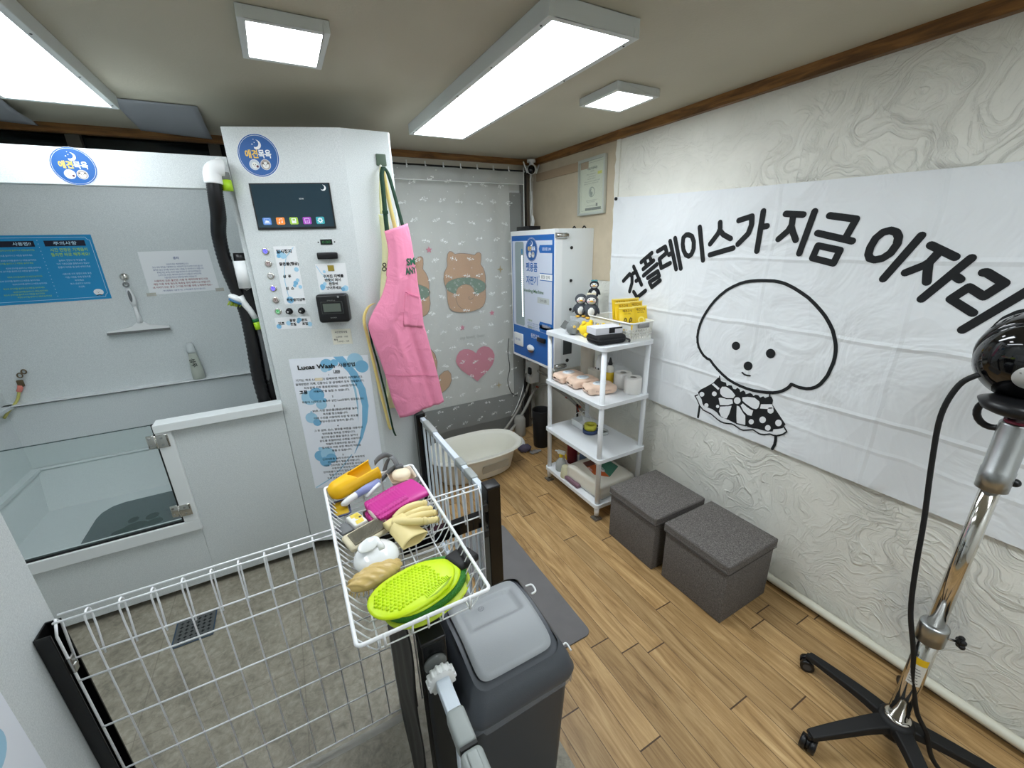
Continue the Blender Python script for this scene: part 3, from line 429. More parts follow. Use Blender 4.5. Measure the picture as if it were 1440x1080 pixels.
# ================================================================ logo and printed sheets
def logo(mb, u, v, r, fr, n=.0004, yellow_first=True):
    mb.mat(PW).disc(u, v, r, fr, n, 48); mb.mat(BLUE).disc(u, v, r*.985, fr, n+.0002, 48)
    mb.mat(PW).disc(u, v, r*.93, fr, n+.0004, 48); mb.mat(BLUE).disc(u, v, r*.915, fr, n+.0006, 48)
    cx_, cy_ = u, v+r*.50; o = [];
    for i in range(21):
        a = -2.2+3.6*i/20; o.append((cx_+r*.22*math.cos(a), cy_+r*.22*math.sin(a)))
    for i in range(21):
        a = 1.25-3.3*i/20; o.append((cx_-r*.06+r*.17*math.cos(a), cy_+r*.06+r*.17*math.sin(a)))
    mb.mat(PW).poly(o, fr, n+.0008)
    for a, b, q in ((-.08,.60,.022), (-.2,.52,.03), (-.1,.74,.02)): mb.disc(u+a*r, v+b*r, q*r, fr, n+.0008, 8)
    mb.mat(YEL).text('애견', u-r*.32, v+r*.07, r*.36, fr, n+.0008, w=r*.62, bold=.03); mb.mat(PW).text('목욕', u+r*.32, v+r*.07, r*.36, fr, n+.0008, w=r*.62, bold=.03)
    for sx, c in ((-.27, (196,206,214)), (.27, (170,164,158))):
        mb.mat(PW).disc(u+sx*r, v-r*.42, r*.25, fr, n+.0008, 24); mb.mat(mt('logo_photo%d' % c[0], c, .6)).disc(u+sx*r, v-r*.42, r*.235, fr, n+.001, 24)
        mb.mat(mt('dog_white', (232,232,228), .7)).disc(u+sx*r, v-r*.45, r*.15, fr, n+.0012, 16)
        if sx > 0: mb.mat(mt('dog_grey', (96,92,90), .7)); mb.disc(u+sx*r-r*.12, v-r*.36, r*.05, fr, n+.0014, 10); mb.disc(u+sx*r+r*.12, v-r*.36, r*.05, fr, n+.0014, 10)
        else: mb.mat(mt('dog_tongue', (92,56,76), .7)); mb.disc(u+sx*r+r*.13, v-r*.5, r*.06, fr, n+.0014, 10)
        mb.mat(INK)
        for a, b in ((-.05,-.42), (.05,-.42), (0,-.48)): mb.disc(u+sx*r+a*r, v+b*r, r*.02, fr, n+.0016, 8)
def bubbles(mb, fr, L, n=.0004):
    for i, (a, b, r) in enumerate(L): mb.mat(LB if i % 2 else LB2).disc(a, b, r, fr, n+.00005*i, 28)

# ================================================================ wash kiosk
FX = frame((-.12, 2.457, 0), (.48,-.18,0), (0,0,1)); FN = lambda u, v, n=0: FX(u, v, n)   # left facet, n points to the room
k = thing('wash_kiosk', 'tall white self-wash control kiosk with screen, buttons and payment terminal', 'kiosk', (.2, 2.6, 0))
plan = [(-.12,2.457), (.36,2.277), (.575,2.277), (.585,2.29), (.585,2.95), (-.12,2.95)]
kb = MB(); kb.closed = True; kb.mat(M['powder']).prism(plan, lambda a, b, n: V(a, b, n), .075, 2.32)
kb.build('body', None, k, bevel=.003)
s = MB(); s.mat(BKP)
fp = lambda u0, u1, v0, v1, n0, n1, mb: mb.prism([(u0,v0),(u1,v0),(u1,v1),(u0,v1)], FN, n0, n1)
fp(.07, .427, 1.887, 2.09, .0005, .006, s)
GL = mt('screen_glass', (44,62,72), .08); s.mat(GL).rect(.076, .421, 1.897, 2.085, FN, .0064)  # screen reflection is put into the glass base colour, lifted above black
s.mat(PW); o = [(.396+.013*math.cos(a), 2.068+.013*math.sin(a)) for a in [(-2.6+4*i/12) for i in range(13)]]+[(.391+.011*math.cos(a), 2.071+.011*math.sin(a)) for a in [(1.3-3.8*i/12) for i in range(13)]]
s.poly(o, FN, .0066); s.text('00:00', .29, 2.022, .008, FN, .0066)
for i, c in enumerate(((70,120,190), (222,128,50), (140,176,60), (150,60,170), (50,150,160))):
    u = .118+.0605*i; s.mat(mt('icon%d' % i, c, .4, emit=.25)).poly([(u-.019+.038*a, 1.925-.016+.032*b) for a, b in ((.1,0),(.9,0),(1,.1),(1,.9),(.9,1),(.1,1),(0,.9),(0,.1))], FN, .0066)
    s.mat(PW)
    if i == 0: s.poly([(u-.011,1.918),(u+.011,1.918),(u+.004,1.93),(u,1.925),(u-.004,1.932)], FN, .0068); s.stroke([(u-.012,1.914),(u+.012,1.914),(u+.012,1.936),(u-.012,1.936),(u-.012,1.914)], .0012, FN, .0068, False)
    if i == 1: s.stroke([(u-.005,1.917),(u-.005,1.933),(u+.008,1.936),(u+.008,1.92)], .0018, FN, .0068); s.disc(u-.007, 1.917, .0035, FN, .0068, 10); s.disc(u+.006, 1.92, .0035, FN, .0068, 10)
    if i == 2: s.rect(u-.01, u+.01, 1.914, 1.936, FN, .0068); s.mat(mt('icon2', c)).rect(u-.006, u+.006, 1.926, 1.933, FN, .007)
    if i == 3: s.stroke([(u-.01,1.914),(u+.01,1.914),(u+.01,1.935),(u-.01,1.935),(u-.01,1.914)], .002, FN, .0068, False); s.text('17', u, 1.922, .009, FN, .0068)
    if i == 4:
        s.disc(u, 1.925, .009, FN, .0068, 16)
        for q in range(8): s.disc(u+.0105*math.cos(q*PI/4), 1.925+.0105*math.sin(q*PI/4), .0026, FN, .0068, 8)
        s.mat(mt('icon4', c)).disc(u, 1.925, .005, FN, .007, 12)
s.build('touch_screen', None, k)
for i, c in enumerate(((88,84,220), (150,128,122), (168,168,168), (96,84,220), (140,120,112), (60,140,80))):
    zb = (1.79,1.731,1.673,1.612,1.554,1.497)[i]
    b = MB(); b.mat(CHR).lathe([(.0165,0),(.0165,.004),(.013,.006),(.0105,.006)], mx=Matrix.Translation(FN(.081, zb, 0)) @ Matrix(((.936,0,-.351),(-.351,0,-.936),(0,1,0))).to_4x4())
    b.mat(mt('button_cap%d' % i, c, .3, emit=.5 if i in (0,3,5) else 0)).disc(.081, zb, .0105, FN, .0062, 20)
    b.mat(PW).stroke([(.081+.0055*math.cos(a), zb+.0055*math.sin(a)) for a in [2.2+5*q/12 for q in range(13)]], .0012, FN, .0066, False)
    bo = b.build('push_button', None, k); bo['label'] = ['violet lit push button, topmost of the column', 'brown push button below the topmost', 'silver push button third from top', 'violet lit push button fourth from top', 'brown push button fifth from top', 'green lit push button at the foot of the column'][i]
for u in (.136, .196):
    b = MB(); b.mat(BKP).cyl(FN(u,1.496,0), FN(u,1.496,.006), .016, n=20).cyl(FN(u,1.496,.006), FN(u,1.496,.026), .0125, .011, n=20); b.mat(CHR).cyl(FN(u,1.496,.026), FN(u,1.496,.0275), .005, n=10); b.build('dial_knob', None, k)
def card(name, u0, u1, v0, v1, lines, bub=(), base=PAPER, curve=None):
    c = MB(); c.mat(base); fp(u0, u1, v0, v1, .0003, .0012, c); bubbles(c, FN, bub, .0014)
    if curve: c.mat(LB).stroke(curve, .003, FN, .0022, False)
    for tx, u, v, h, m, bo in lines: c.mat(m).text(tx, u, v, h, FN, .0024, bold=bo)
    return c.build(name, None, k)
card('button_label', .119, .222, 1.53, 1.811, [('일시정지',.165,1.787,.017,INK,.03), ('맑은물(헹굼)',.178,1.728,.015,INK,.03), ('샴  푸',.157,1.668,.014,INK,.03), ('린  스',.160,1.609,.014,INK,.03), ('해충방지샴푸',.178,1.552,.014,INK,.03)],
     [(.142,1.78,.013),(.156,1.768,.016),(.136,1.765,.009),(.207,1.70,.011),(.192,1.635,.011),(.203,1.648,.009),(.185,1.622,.008),(.21,1.615,.009),(.15,1.552,.017)], curve=[(.212,1.805),(.17,1.76),(.15,1.7),(.142,1.64),(.145,1.58),(.155,1.535)])
card('dial_label', .056, .23, 1.405, 1.465, [('건조',.085,1.435,.015,INK,.03), ('풍량',.142,1.448,.014,INK,.03), ('조절',.142,1.428,.014,INK,.03), ('온도',.200,1.448,.014,INK,.03), ('조절',.200,1.428,.014,INK,.03)], [(.07,1.42,.012),(.12,1.435,.012),(.175,1.45,.011),(.222,1.425,.012),(.168,1.44,.008)])
card('banknote_notice', .299, .444, 1.583, 1.724, [('구겨진 지폐를',.377,1.662,.015,INK,.03), ('반듯이 펴서',.372,1.643,.014,INK,.03), ('한장씩',.372,1.624,.014,INK,.03), ('넣어주세요',.372,1.604,.014,INK,.03)], [(.318,1.612,.013),(.33,1.625,.009),(.315,1.603,.009),(.428,1.6,.014),(.415,1.596,.010),(.337,1.685,.007)], curve=[(.303,1.715),(.32,1.68),(.345,1.65),(.37,1.63)])
c = MB(); c.mat(mt('gold_square', (150,132,50), .4)); fp(.357, .387, 1.687, 1.715, .0014, .003, c); c.build('gold_sticker', None, k)
card('price_memo', .322, .421, 1.309, 1.391, [('시간연장방법',.37,1.375,.010,INK,.01), ('5,000원 - 10분',.372,1.350,.009,INK,0), ('최대',.338,1.335,.009,INK,.02), ('7,500원 - 15분',.375,1.325,.009,INK,0)], base=mt('cream_paper', (226,224,210), .6))
c = MB(); c.mat(BKP); fp(.342, .398, 1.813, 1.838, .0003, .002, c); c.mat(mt('led_green', (40,110,60), .4, emit=.15)).text('0:00', .37, 1.8255, .015, FN, .0024, w=.04); c.mat(BKM)
c.disc(.332, 1.825, .0035, FN, .001, 10); c.disc(.409, 1.825, .0035, FN, .001, 10); c.build('timer_display', None, k)
c = MB(); c.mat(BKP); c.rbox(-.048, .048, -.012, .012, -.016, .016, .006, mx=Matrix.Translation(FN(.368,1.761,.012)) @ Euler((0,0,math.atan2(-.18,.48))).to_matrix().to_4x4()); c.mat(BKM); fp(.328, .408, 1.757, 1.765, .0242, .025, c); c.build('banknote_slot', None, k)
c = MB(); mxf = Matrix.Translation(FN(.364,1.507,.032)) @ Euler((0,0,math.atan2(-.18,.48))).to_matrix().to_4x4()
c.mat(BKP).rbox(-.074, .074, -.032, .032, -.071, .071, .014, 4, mxf); c.mat(mt('lcd_bezel', (60,62,62), .4)); fp(.312, .416, 1.482, 1.543, .0642, .066, c); c.mat(BKP); fp(.315, .413, 1.485, 1.540, .066, .0664, c)
c.mat(mt('lcd_grey', (92,100,92), .25)).rect(.322, .406, 1.492, 1.533, FN, .0668); c.mat(mt('print_grey', (150,150,150), .5)).text('SAMSUNG pay', .364, 1.549, .006, FN, .0648, w=.04).text('EASYCHECK', .364, 1.462, .006, FN, .0648, w=.03)
c.disc(.40, 1.565, .005, FN, .0648, 12); c.build('payment_terminal', None, k)
c = MB(); logo(c, .1355, 2.2045, .0885, FN); c.build('logo_sticker', None, k)
for x, y in ((-.02,2.52), (.33,2.36), (.50,2.36), (.5,2.85), (0,2.85)):
    MB().mat(BKP).cyl((x-.012,y,.027), (x+.012,y,.027), .027, n=20).cyl((x,y,.05), (x,y,.078), .012, n=10).build('caster', None, k)

# Lucas Wash poster taped to the kiosk
c = MB(); c.mat(mt('poster_paper', (236,240,248), .35)); fp(.083, .49, .45, 1.243, .0006, .0016, c)
cv = lambda P, n: c.poly(P, FN, n)
arc = lambda cx_, cy_, r, a0, a1, kk=16: [(cx_+r*math.cos(a0+(a1-a0)*i/kk), cy_+r*math.sin(a0+(a1-a0)*i/kk)) for i in range(kk+1)]
c.mat(LB2); A_ = [(.36,1.243),(.42,1.15),(.452,1.05),(.455,.95),(.435,.85),(.395,.75),(.34,.66)]; B_ = [(.335,.655),(.375,.74),(.405,.84),(.42,.95),(.412,1.05),(.375,1.15),(.31,1.243)]; cv(A_+B_, .0018)
c.mat(LB); cv([(.375,1.13),(.39,1.05),(.393,.95),(.385,.85),(.365,.77),(.385,.85),(.40,.95),(.402,1.05),(.39,1.12)], .0019)
c.stroke([(.09,.455),(.17,.50),(.24,.56),(.32,.65)], .006, FN, .0018)
bubbles(c, FN, [(.27,1.20,.034),(.255,1.18,.02),(.31,1.21,.02),(.42,1.215,.042),(.45,1.18,.035),(.15,1.02,.042),(.19,1.035,.04),(.205,.975,.028),(.225,1.0,.012),(.14,.90,.032),(.165,.87,.021),(.145,.935,.006),(.15,.66,.035),(.19,.67,.04),(.17,.62,.032),(.155,.705,.012),(.205,.64,.03)], .002)
c.mat(INK).text('Lucas Wash', .215, 1.195, .028, FN, .0035, w=.19, bold=.035).text('사용방법', .372, 1.195, .022, FN, .0035, w=.088, bold=.02)
LN = [('1',1.145,0),('기기는 최초 5,000원이 결제되면 작동이 시작됩니다.',1.123,.35),('결제방법은 지폐, 신용카드 및 삼성페이 모두 가능합니다.',1.100,.36),('최초결제 이후 종료전까지는 1,000원 단위로',1.077,.28),('사용시간을 늘릴 수 있습니다.',1.054,.19),('2',1.02,0),('작동이 시작되면 욕조부 상단 Led조명이 점등됩니다.',.995,.33),
('3',.963,0),('30초 가량 맑은물(헹굼)버튼을 눌러',.94,.24),('욕조를 청소해줍니다.',.918,.135),('이때 수전을 사용하여 수압 및 온도를',.896,.24),('적당수준으로 맞추어 줍니다.',.874,.185),('4',.842,0),('그 후 샴푸, 린스, 맑은물 버튼을 사용하여',.82,.265),('반려동물 목욕을 진행합니다.',.798,.18),('중간에 잠깐 물을 멈추고 싶거나',.776,.20),('온도를 조절하려면 수전을 사용하여',.754,.225),('적절히 조절하시면 됩니다.',.732,.165),('일시정지 버튼 또한 메뉴의 작동을',.71,.215),('멈출 수 있습니다.',.688,.11),
('5',.657,0),('건조버튼을 눌러 드라이기를 작동하여',.636,.235),('반려동물의 털을 말려줍니다.',.615,.18),('이때 건조버튼 및 풍량조절 다이얼을',.594,.225),('사용하여 약하게 시작해',.573,.15),('반려동물이 놀라지 않도록 적응시킨 다음',.552,.25),('털을 강하게 하여 건조시킵니다.',.531,.19),('도중 온도조절 다이얼로 조절합니다.',.51,.22)]
for tx, v, wd in LN: c.text(tx, .272, v, .0125, FN, .0035, w=wd or None, bold=.008)
c.text('1,000', .315, 1.162, .018, FN, .0037, w=.035, bold=.02); c.stroke([(.298,1.152),(.33,1.15)], .0018, FN, .0037); c.text('고품', .125, 1.054, .02, FN, .0037, bold=.03); c.mat(mt('correction_yellow', (236,222,190), .6)).rect(.196, .236, 1.115, 1.131, FN, .0038)
tag(c.build('instruction_poster', None), 'laminated instruction poster with blue bubbles headed Lucas Wash on the kiosk', 'poster')

# ================================================================ dog bath booth
b_ = thing('dog_bath_booth', 'white metal walk-in dog bath booth with glass door left of the kiosk', 'dog bath', (-.8, 2.9, 0))
PC = M['powder']
x = MB(); x.box(-.62, -.122, 2.457, 2.49, .035, .97).box(-1.56, -.6201, 2.457, 2.49, .035, .385); x.build('front_panel', PC, b_, bevel=.002)
x = MB(); x.box(-.675, -.612, 2.435, 2.50, .4451, .9649).box(-1.56, -.612, 2.435, 2.50, .383, .445).box(-.675, -.118, 2.425, 2.51, .965, 1.008); x.build('door_frame', mt('white_frame_metal', (224,228,228), .35), b_, bevel=.003)
x = MB(); x.box(-1.53, -.118, 3.295, 3.32, .98, 2.2); x.build('back_panel', PC, b_)
x = MB(); x.box(-1.53, -.14, 3.262, 3.295, .60, .985); x.build('lower_back_panel', PC, b_)
x = MB(); x.prism([(3.225,1.0),(3.295,1.0),(3.295,1.012),(3.225,1.008)], frame((-1.50,0,0),(0,1,0),(0,0,1)), 0, -1.36) if False else x.box(-1.50, -.14, 3.235, 3.297, .996, 1.003).box(-1.50, -.14, 3.232, 3.265, .590, .598); x.build('back_ledge', mt('white_frame_metal', (224,228,228), .35), b_, bevel=.002)
x = MB(); x.box(-1.52, -1.495, 2.49, 3.3, .04, 2.2).box(-1.5, -1.455, 2.49, 3.27, .985, 1.003).box(-1.5, -1.455, 2.49, 3.25, .585, .603); x.build('side_panel', PC, b_, bevel=.001)
x = MB(); x.smooth = False
Tz, Bz = .585, .385; T_ = [(-1.47,2.50),(-.125,2.50),(-.125,3.24),(-1.47,3.24)]; B2 = [(-1.43,2.51),(-.15,2.51),(-.15,3.09),(-1.43,3.09)]
vs = [V(a, b, Tz) for a, b in T_]+[V(a, b, Bz) for a, b in B2]; x.add(vs, [(4,5,6,7),(3,2,6,7),(0,3,7,4),(1,2,6,5)]); x.build('basin', PC, b_, solid=.004)
x = MB(); x.box(-1.56, -.122, 2.457, 2.485, 2.065, 2.2).box(-1.56, -.122, 2.4851, 2.52, 2.066, 2.08).box(-1.56,-.122,2.4851,2.60,2.187,2.1999); x.build('header_panel', PC, b_, bevel=.002)
x = MB(); x.box(-.14, -.122, 2.49, 3.3, .9, 2.2); x.build('inner_side_panel', PC, b_)
x = MB(); logo(x, -.651, 2.1325, .0695, frame((0,2.456,0),(1,0,0),(0,0,1))); x.build('logo_sticker', None, b_)
# glass door with black gasket and two hinges
g = MB().box(-1.45, -.683, 2.452, 2.460, .452, 1.004).build('glass_door', mat_glass('door_glass', (150,190,184), .03, .11), b_)
x = MB(); x.box(-.684, -.675, 2.447, 2.465, .447, 1.006).box(-1.45, -.675, 2.447, 2.467, .443, .455); x.build('gasket', BKM, g)
x = MB().box(-1.45, -.684, 2.4515, 2.4605, 1.003, 1.0055).build('top_edge', mt('glass_edge', (50,70,68), .2), g)
for z in (.92, .52):
    h = MB(); h.mat(CHR).rbox(-.716, -.684, 2.443, 2.452, z-.033, z+.033, .002).rbox(-.676, -.628, 2.428, 2.4355, z-.033, z+.033, .002).cyl((-.680,2.437,z-.034), (-.680,2.437,z+.034), .006, n=12)
    h.mat(STEEL)
    for xx in (-.705, -.655): 
        for dz in (-.018,.018): h.cyl((xx,2.441 if xx < -.69 else 2.426,z+dz), (xx,2.445 if xx<-.69 else 2.43,z+dz), .0055, n=10)
    h.build('hinge', None, g)
# perforated mat
ft = lambda a, b, n=0: V(a, b, .389+n)
m_ = MB(); mo = [(-.20,2.53),(-1.135,2.53),(-1.14,2.60),(-1.145,2.82),(-1.135,2.88),(-1.10,2.93),(-1.05,2.95),(-.20,2.965)]
m_.mat(mt('dark_grey_rubber', (84,87,93), .6, bump=(120,.3))).prism(mo, ft, 0, .01)
m_.mat(mt('rubber_hole', (20,21,23), .7))
for i in range(18):
    for j in range(8): m_.poly([(-.26-.048*i+.0+(j%2)*.024+a*.006, 2.56+.052*j+b*.0035) for a, b in ((-1,0),(0,-1),(1,0),(0,1))], ft, .0106)
m_.mat(mt('paw_recess', (40,42,46), .65))
for cx_, cy_, r, q in ((-.93,2.62,.055,.045), (-.87,2.69,.030,.035), (-.955,2.70,.024,.03), (-.99,2.60,.035,.03), (-.85,2.62,.04,.035)): m_.disc(cx_, cy_, r, ft, .0112, 20, q)
tag(m_.build('bath_mat', None), 'dark grey perforated rubber mat with paw print on the floor of the bath', 'mat')

# sheets on the back panel
FT = frame((0,3.2945,0), (1,0,0), (0,0,1))
c = MB(); c.mat(SKY).prism([(-1.46,1.545),(-.898,1.548),(-.898,1.902),(-1.46,1.902)], FT, .0003, .0015)
c.mat(PB).stroke([(-1.46,1.889),(-.925,1.889),(-.918,1.876),(-.909,1.872),(-.909,1.58),(-.918,1.573),(-.922,1.561),(-1.46,1.561)], .0018, FT, .002, False)
for i in range(17): c.disc(-1.122, 1.875-.0185*i, .0018, FT, .002, 6)
c.mat(NAVY).rect(-1.098, -.932, 1.843, 1.873, FT, .002).rect(-1.33, -1.137, 1.843, 1.873, FT, .002)
c.mat(PB).text('주의사항', -1.015, 1.858, .017, FT, .0024, w=.095, bold=.015).text('사용법!!', -1.185, 1.858, .017, FT, .0024, w=.07, bold=.015)
c.mat(LIME).text('시간 연장은 기계음이', -1.008, 1.824, .017, FT, .0024, w=.152, bold=.01).text('들리면 바로 해주세요!', -1.008, 1.799, .017, FT, .0024, w=.158, bold=.01)
c.mat(PB)
for tx, v, wd in (('놀래서 연장이 안 되셨을 땐',1.768,.11), ('다시 기본요금을 결제하셔야 해요ㅠ',1.750,.135), ('환불이 어려운 점 양해 부탁드려요',1.732,.135), ('사랑스런 우리 댕댕이 목욕 후엔',1.695,.12), ('다음 사람을 위해 뒷정리를',1.677,.105), ('부탁해요',1.659,.038), ('혹시 내새끼가 더러워?',1.641,.085), ('-주인백-',1.623,.03)): c.text(tx, -1.01, v, .010, FT, .0024, w=wd)
for i, v in enumerate((1.826,1.80,1.775,1.76,1.735,1.72,1.69,1.67,1.652,1.63,1.612,1.598,1.583)):
    c.mat(LIME if i % 3 == 0 or i > 8 else PB).text('욕조에 강아지를 올려주시고 버튼을 눌러주세요', -1.145-.004*(i%4)-.012*(i%2), v, .0085, FT, .0024, w=.16 if i % 2 else .135, align='r')
c.mat(PW).disc(-.946, 1.588, .022, FT, .0026, 20, .018); c.mat(INK).disc(-.953, 1.589, .0015, FT, .0028, 6).disc(-.942, 1.59, .0015, FT, .0028, 6).disc(-.948, 1.585, .0015, FT, .0028, 6).poly([(-.962,1.572),(-.946,1.576),(-.93,1.572),(-.936,1.568),(-.946,1.571),(-.956,1.568)], FT, .0028)
tag(c.build('notice_poster', None), 'bright blue printed notice poster on the back of the bath booth', 'poster')
c = MB(); c.mat(mt('laminated_sheet', (238,240,242), .3)).prism([(-.719,1.553),(-.363,1.559),(-.373,1.806),(-.718,1.803)], FT, .0003, .0012)
bl = mt('print_blueink', (56,76,140), .6); c.mat(bl).text('공지', -.545, 1.762, .014, FT, .0018, bold=.02)
for i, (tx, wd) in enumerate((('안녕하세요 애견목욕입니다',.11), ('항상 저희 매장을 이용해주시는 여러분께 감사드리며 안내드립니다',.25), ('쾌적한 공간 유지를 위하여 아래 사항을 꼭 지켜주시기 바랍니다',.25), ('목욕을 마친 후에는 욕조의 털을 정리하여 주시면 감사하겠습니다',.22), ('드라이기와 수전은 제자리에 걸어주시기 바랍니다 부탁드려요',.215), ('다음 분을 위하여 뒷정리를 부탁드리겠습니다',.16))): c.text(tx, -.545, 1.727-.0155*i, .010, FT, .0018, w=wd)
c.mat(RED)
for i, (tx, wd) in enumerate((('사용하신 모든 물건은 사용 후 제자리에 반드시요',.27), ('해당 이용 후엔 청소와 목욕실 정리 해주시고 바랍니다',.285), ('내 아이가 쓰는 공간 그 다음 아이를 위해 노력해주세요~',.30))): c.text(tx, -.545, 1.632-.019*i, .012, FT, .0018, w=wd, bold=.01)
c.mat(bl).text('-개인물품을 사용하시는 고객님들께 감사드립니다-', -.545, 1.573, .009, FT, .0018, w=.22)
c.mat(mt('clear_tape', (214,210,196), .25, alpha=.6)).rect(-.735, -.69, 1.545, 1.565, FT, .002).rect(-.385, -.34, 1.55, 1.57, FT, .002)
tag(c.build('notice_sheet', None), 'white laminated notice sheet with blue and red lines taped inside the booth', 'notice')

# squeegee on its suction hook
t = thing('suction_hook', 'small round chrome suction hook on the back panel of the booth', 'hook', (-.812,3.29,1.665))
h = MB(); h.mat(CHR).lathe([(.022,0),(.021,.006),(.012,.012),(.0,.013)], mx=TR(-.812,3.294,1.665,PI/2)); h.build('disc', None, t)
MB().mat(CHR).curve([(-.812,3.282,1.66),(-.810,3.27,1.648),(-.808,3.262,1.63),(-.808,3.258,1.622),(-.808,3.252,1.63)], .003).build('hook_arm', None, t)
t = thing('squeegee', 'white window squeegee hanging blade-down from the suction hook', 'squeegee', (-.808,3.27,1.5))
h = MB(); h.mat(W_)
h.tube([(-.808,3.268,1.60),(-.805,3.268,1.57),(-.803,3.268,1.53),(-.801,3.268,1.495)], .016, 14, radii=[.010,.017,.018,.011]); h.build('handle', None, t)
MB().mat(mt('grey_grip', (110,114,116), .5)).ball((-.804,3.253,1.555), (.008,.006,.035)).build('grip', None, t)
MB().mat(mt('grey_ring', (130,134,134), .4)).tube([V(-.808+.012*math.cos(a), 3.262, 1.622+.012*math.sin(a)) for a in [2*PI*i/16 for i in range(16)]], .0045, 8, closed=True).build('hanging_ring', None, t)
MB().mat(W_).tube([(-.801,3.268,1.495),(-.80,3.268,1.44),(-.80,3.268,1.395)], .008, 10, radii=[.009,.011,.013]).build('neck', None, t)
h = MB(); h.mat(W_).prism([(-.964,1.348),(-.664,1.348),(-.667,1.362),(-.76,1.378),(-.785,1.398),(-.818,1.398),(-.845,1.376),(-.962,1.358)], frame((0,3.275,0),(1,0,0),(0,0,1)), -.008, .012); h.build('blade_holder', None, t, bevel=.002)
MB().box(-.964, -.664, 3.258, 3.262, 1.338, 1.352).build('rubber_blade', mt('rubber_grey', (110,112,110), .6), t)
# shampoo squeeze bottle
t = thing('shampoo_bottle', 'half-clear squeeze bottle with handwritten label on the back ledge', 'bottle', (-.592,3.265,1.004))
h = MB(); MBl = mt('milky_plastic', (190,196,184), .3, alpha=.9)
h.mat(MBl).lathe([(.030,0),(.034,.004),(.033,.05),(.028,.12),(.022,.17),(.0205,.175)], c=(-.59,3.258,1.004), sy=.75); h.build('body', None, t)
h = MB(); h.mat(mt('frosted_cap', (214,220,220), .2, alpha=.85)).lathe([(.022,.175),(.0225,.19),(.021,.225),(.016,.24),(0,.244)], c=(-.592,3.258,1.004), sy=.8); h.build('cap', None, t)
h = MB(); h.mat(INK).text('샴푸', -.594, 1.118, .028, frame((0,3.232,0),(1,0,0),(0,0,1)), .0, rot=-1.45, bold=.01); h.build('handwriting', None, t)
# leash on the left
t = thing('restraint_leash', 'yellow rope leash with metal clip hanging at the booth corner', 'leash', (-1.40,3.27,1.17))
h = MB(); h.mat(mt('dull_brass', (120,104,80), .35, .9)).tube([V(-1.372+.010*math.cos(a), 3.283, 1.178+.012*math.sin(a)) for a in [2*PI*i/14 for i in range(14)]], .0035, 7, closed=True).tube([V(-1.392+.011*math.cos(a), 3.28, 1.16+.013*math.sin(a)) for a in [2*PI*i/14 for i in range(14)]], .003, 7, closed=True)
h.rbox(-1.415, -1.388, 3.272, 3.286, 1.095, 1.135, .005); h.build('clip', None, t)
MB().mat(mt('coral_wrap', (222,132,118), .7)).tube([(-1.405,3.278,1.105),(-1.412,3.278,1.085),(-1.42,3.276,1.07)], .012).build('wrap', None, t)
MB().mat(mt('yellow_rope', (196,190,110), .8)).curve([(-1.42,3.276,1.07),(-1.435,3.27,1.03),(-1.455,3.26,1.0),(-1.475,3.24,.975),(-1.485,3.2,.95)], .007).build('rope', None, t)

# dryer hose, nozzle and shower
t = thing('dryer_hose', 'black ribbed dryer hose hanging from a white elbow beside the kiosk', 'hose', (-.22,2.62,2.1))
P = smooth_path([(-.190,2.415,2.085),(-.196,2.42,2.02),(-.205,2.45,1.95),(-.228,2.52,1.86),(-.228,2.55,1.72),(-.208,2.57,1.58),(-.196,2.57,1.46),(-.20,2.56,1.3),(-.208,2.56,1.12),(-.20,2.56,.93)], 16)
MB().mat(BKP).tube(P, .026, 14, radii=[.029+.003*(i % 2) for i in range(len(P))]).build('hose', None, t)
MB().mat(W_).curve([(-.142,2.425,2.145),(-.165,2.42,2.145),(-.186,2.418,2.125),(-.190,2.415,2.08)], .036, 16).build('elbow', None, t)
MB().mat(mt('lime_plastic', (170,214,40), .35)).cyl((-.143,2.43,2.055), (-.143,2.43,2.10), .022, n=18).mat(mt('grey_band', (120,124,120), .5)).cyl((-.144,2.43,2.10), (-.146,2.43,2.13), .022, n=18).mat(W_).ball((-.152,2.43,2.165), (.022,.02,.026)).build('connector', None, t)
P = smooth_path([(-.165,2.56,1.64),(-.160,2.57,1.5),(-.150,2.58,1.35),(-.158,2.59,1.15),(-.160,2.6,.93)], 16); MB().mat(BKP).tube(P, .03, 14, radii=[.027+.003*(i % 2) for i in range(len(P))]).build('nozzle_hose', None, t)
t = thing('dryer_nozzle', 'white cylindrical dryer nozzle with black cap held beside the hose', 'dryer nozzle', (-.17,2.6,1.7))
MB().mat(W_).cyl((-.163,2.54,1.748), (-.163,2.54,1.615), .034, .034, n=28, caps=False).build('barrel', None, t, solid=.003)
MB().mat(BKP).cyl((-.163,2.54,1.738), (-.163,2.54,1.785), .030, .027, n=24).build('cap', None, t)
MB().mat(STEEL).tube([(-.190,2.53,1.620),(-.165,2.515,1.605),(-.140,2.53,1.620)], .0018).build('wire_guard', None, t)
t = thing('shower_head', 'white handheld shower head with green bristles on its holder by the hose', 'shower head', (-.19,2.56,1.5))
h = MB(); h.mat(W_).tube([(-.205,2.545,1.575),(-.195,2.545,1.545),(-.172,2.545,1.50),(-.158,2.545,1.455)], .02, 14, radii=[.020,.017,.015,.0145]); h.ball((-.222,2.545,1.565), (.035,.026,.018), mx=Euler((0,.6,0)).to_matrix().to_4x4())
h.build('body', None, t)
h = MB(); h.mat(mt('blue_ring', (60,110,150), .4)).cyl((-.224,2.545,1.555), (-.229,2.545,1.547), .031, n=22); h.mat(mt('bristle_yellowgreen', (176,196,60), .5))
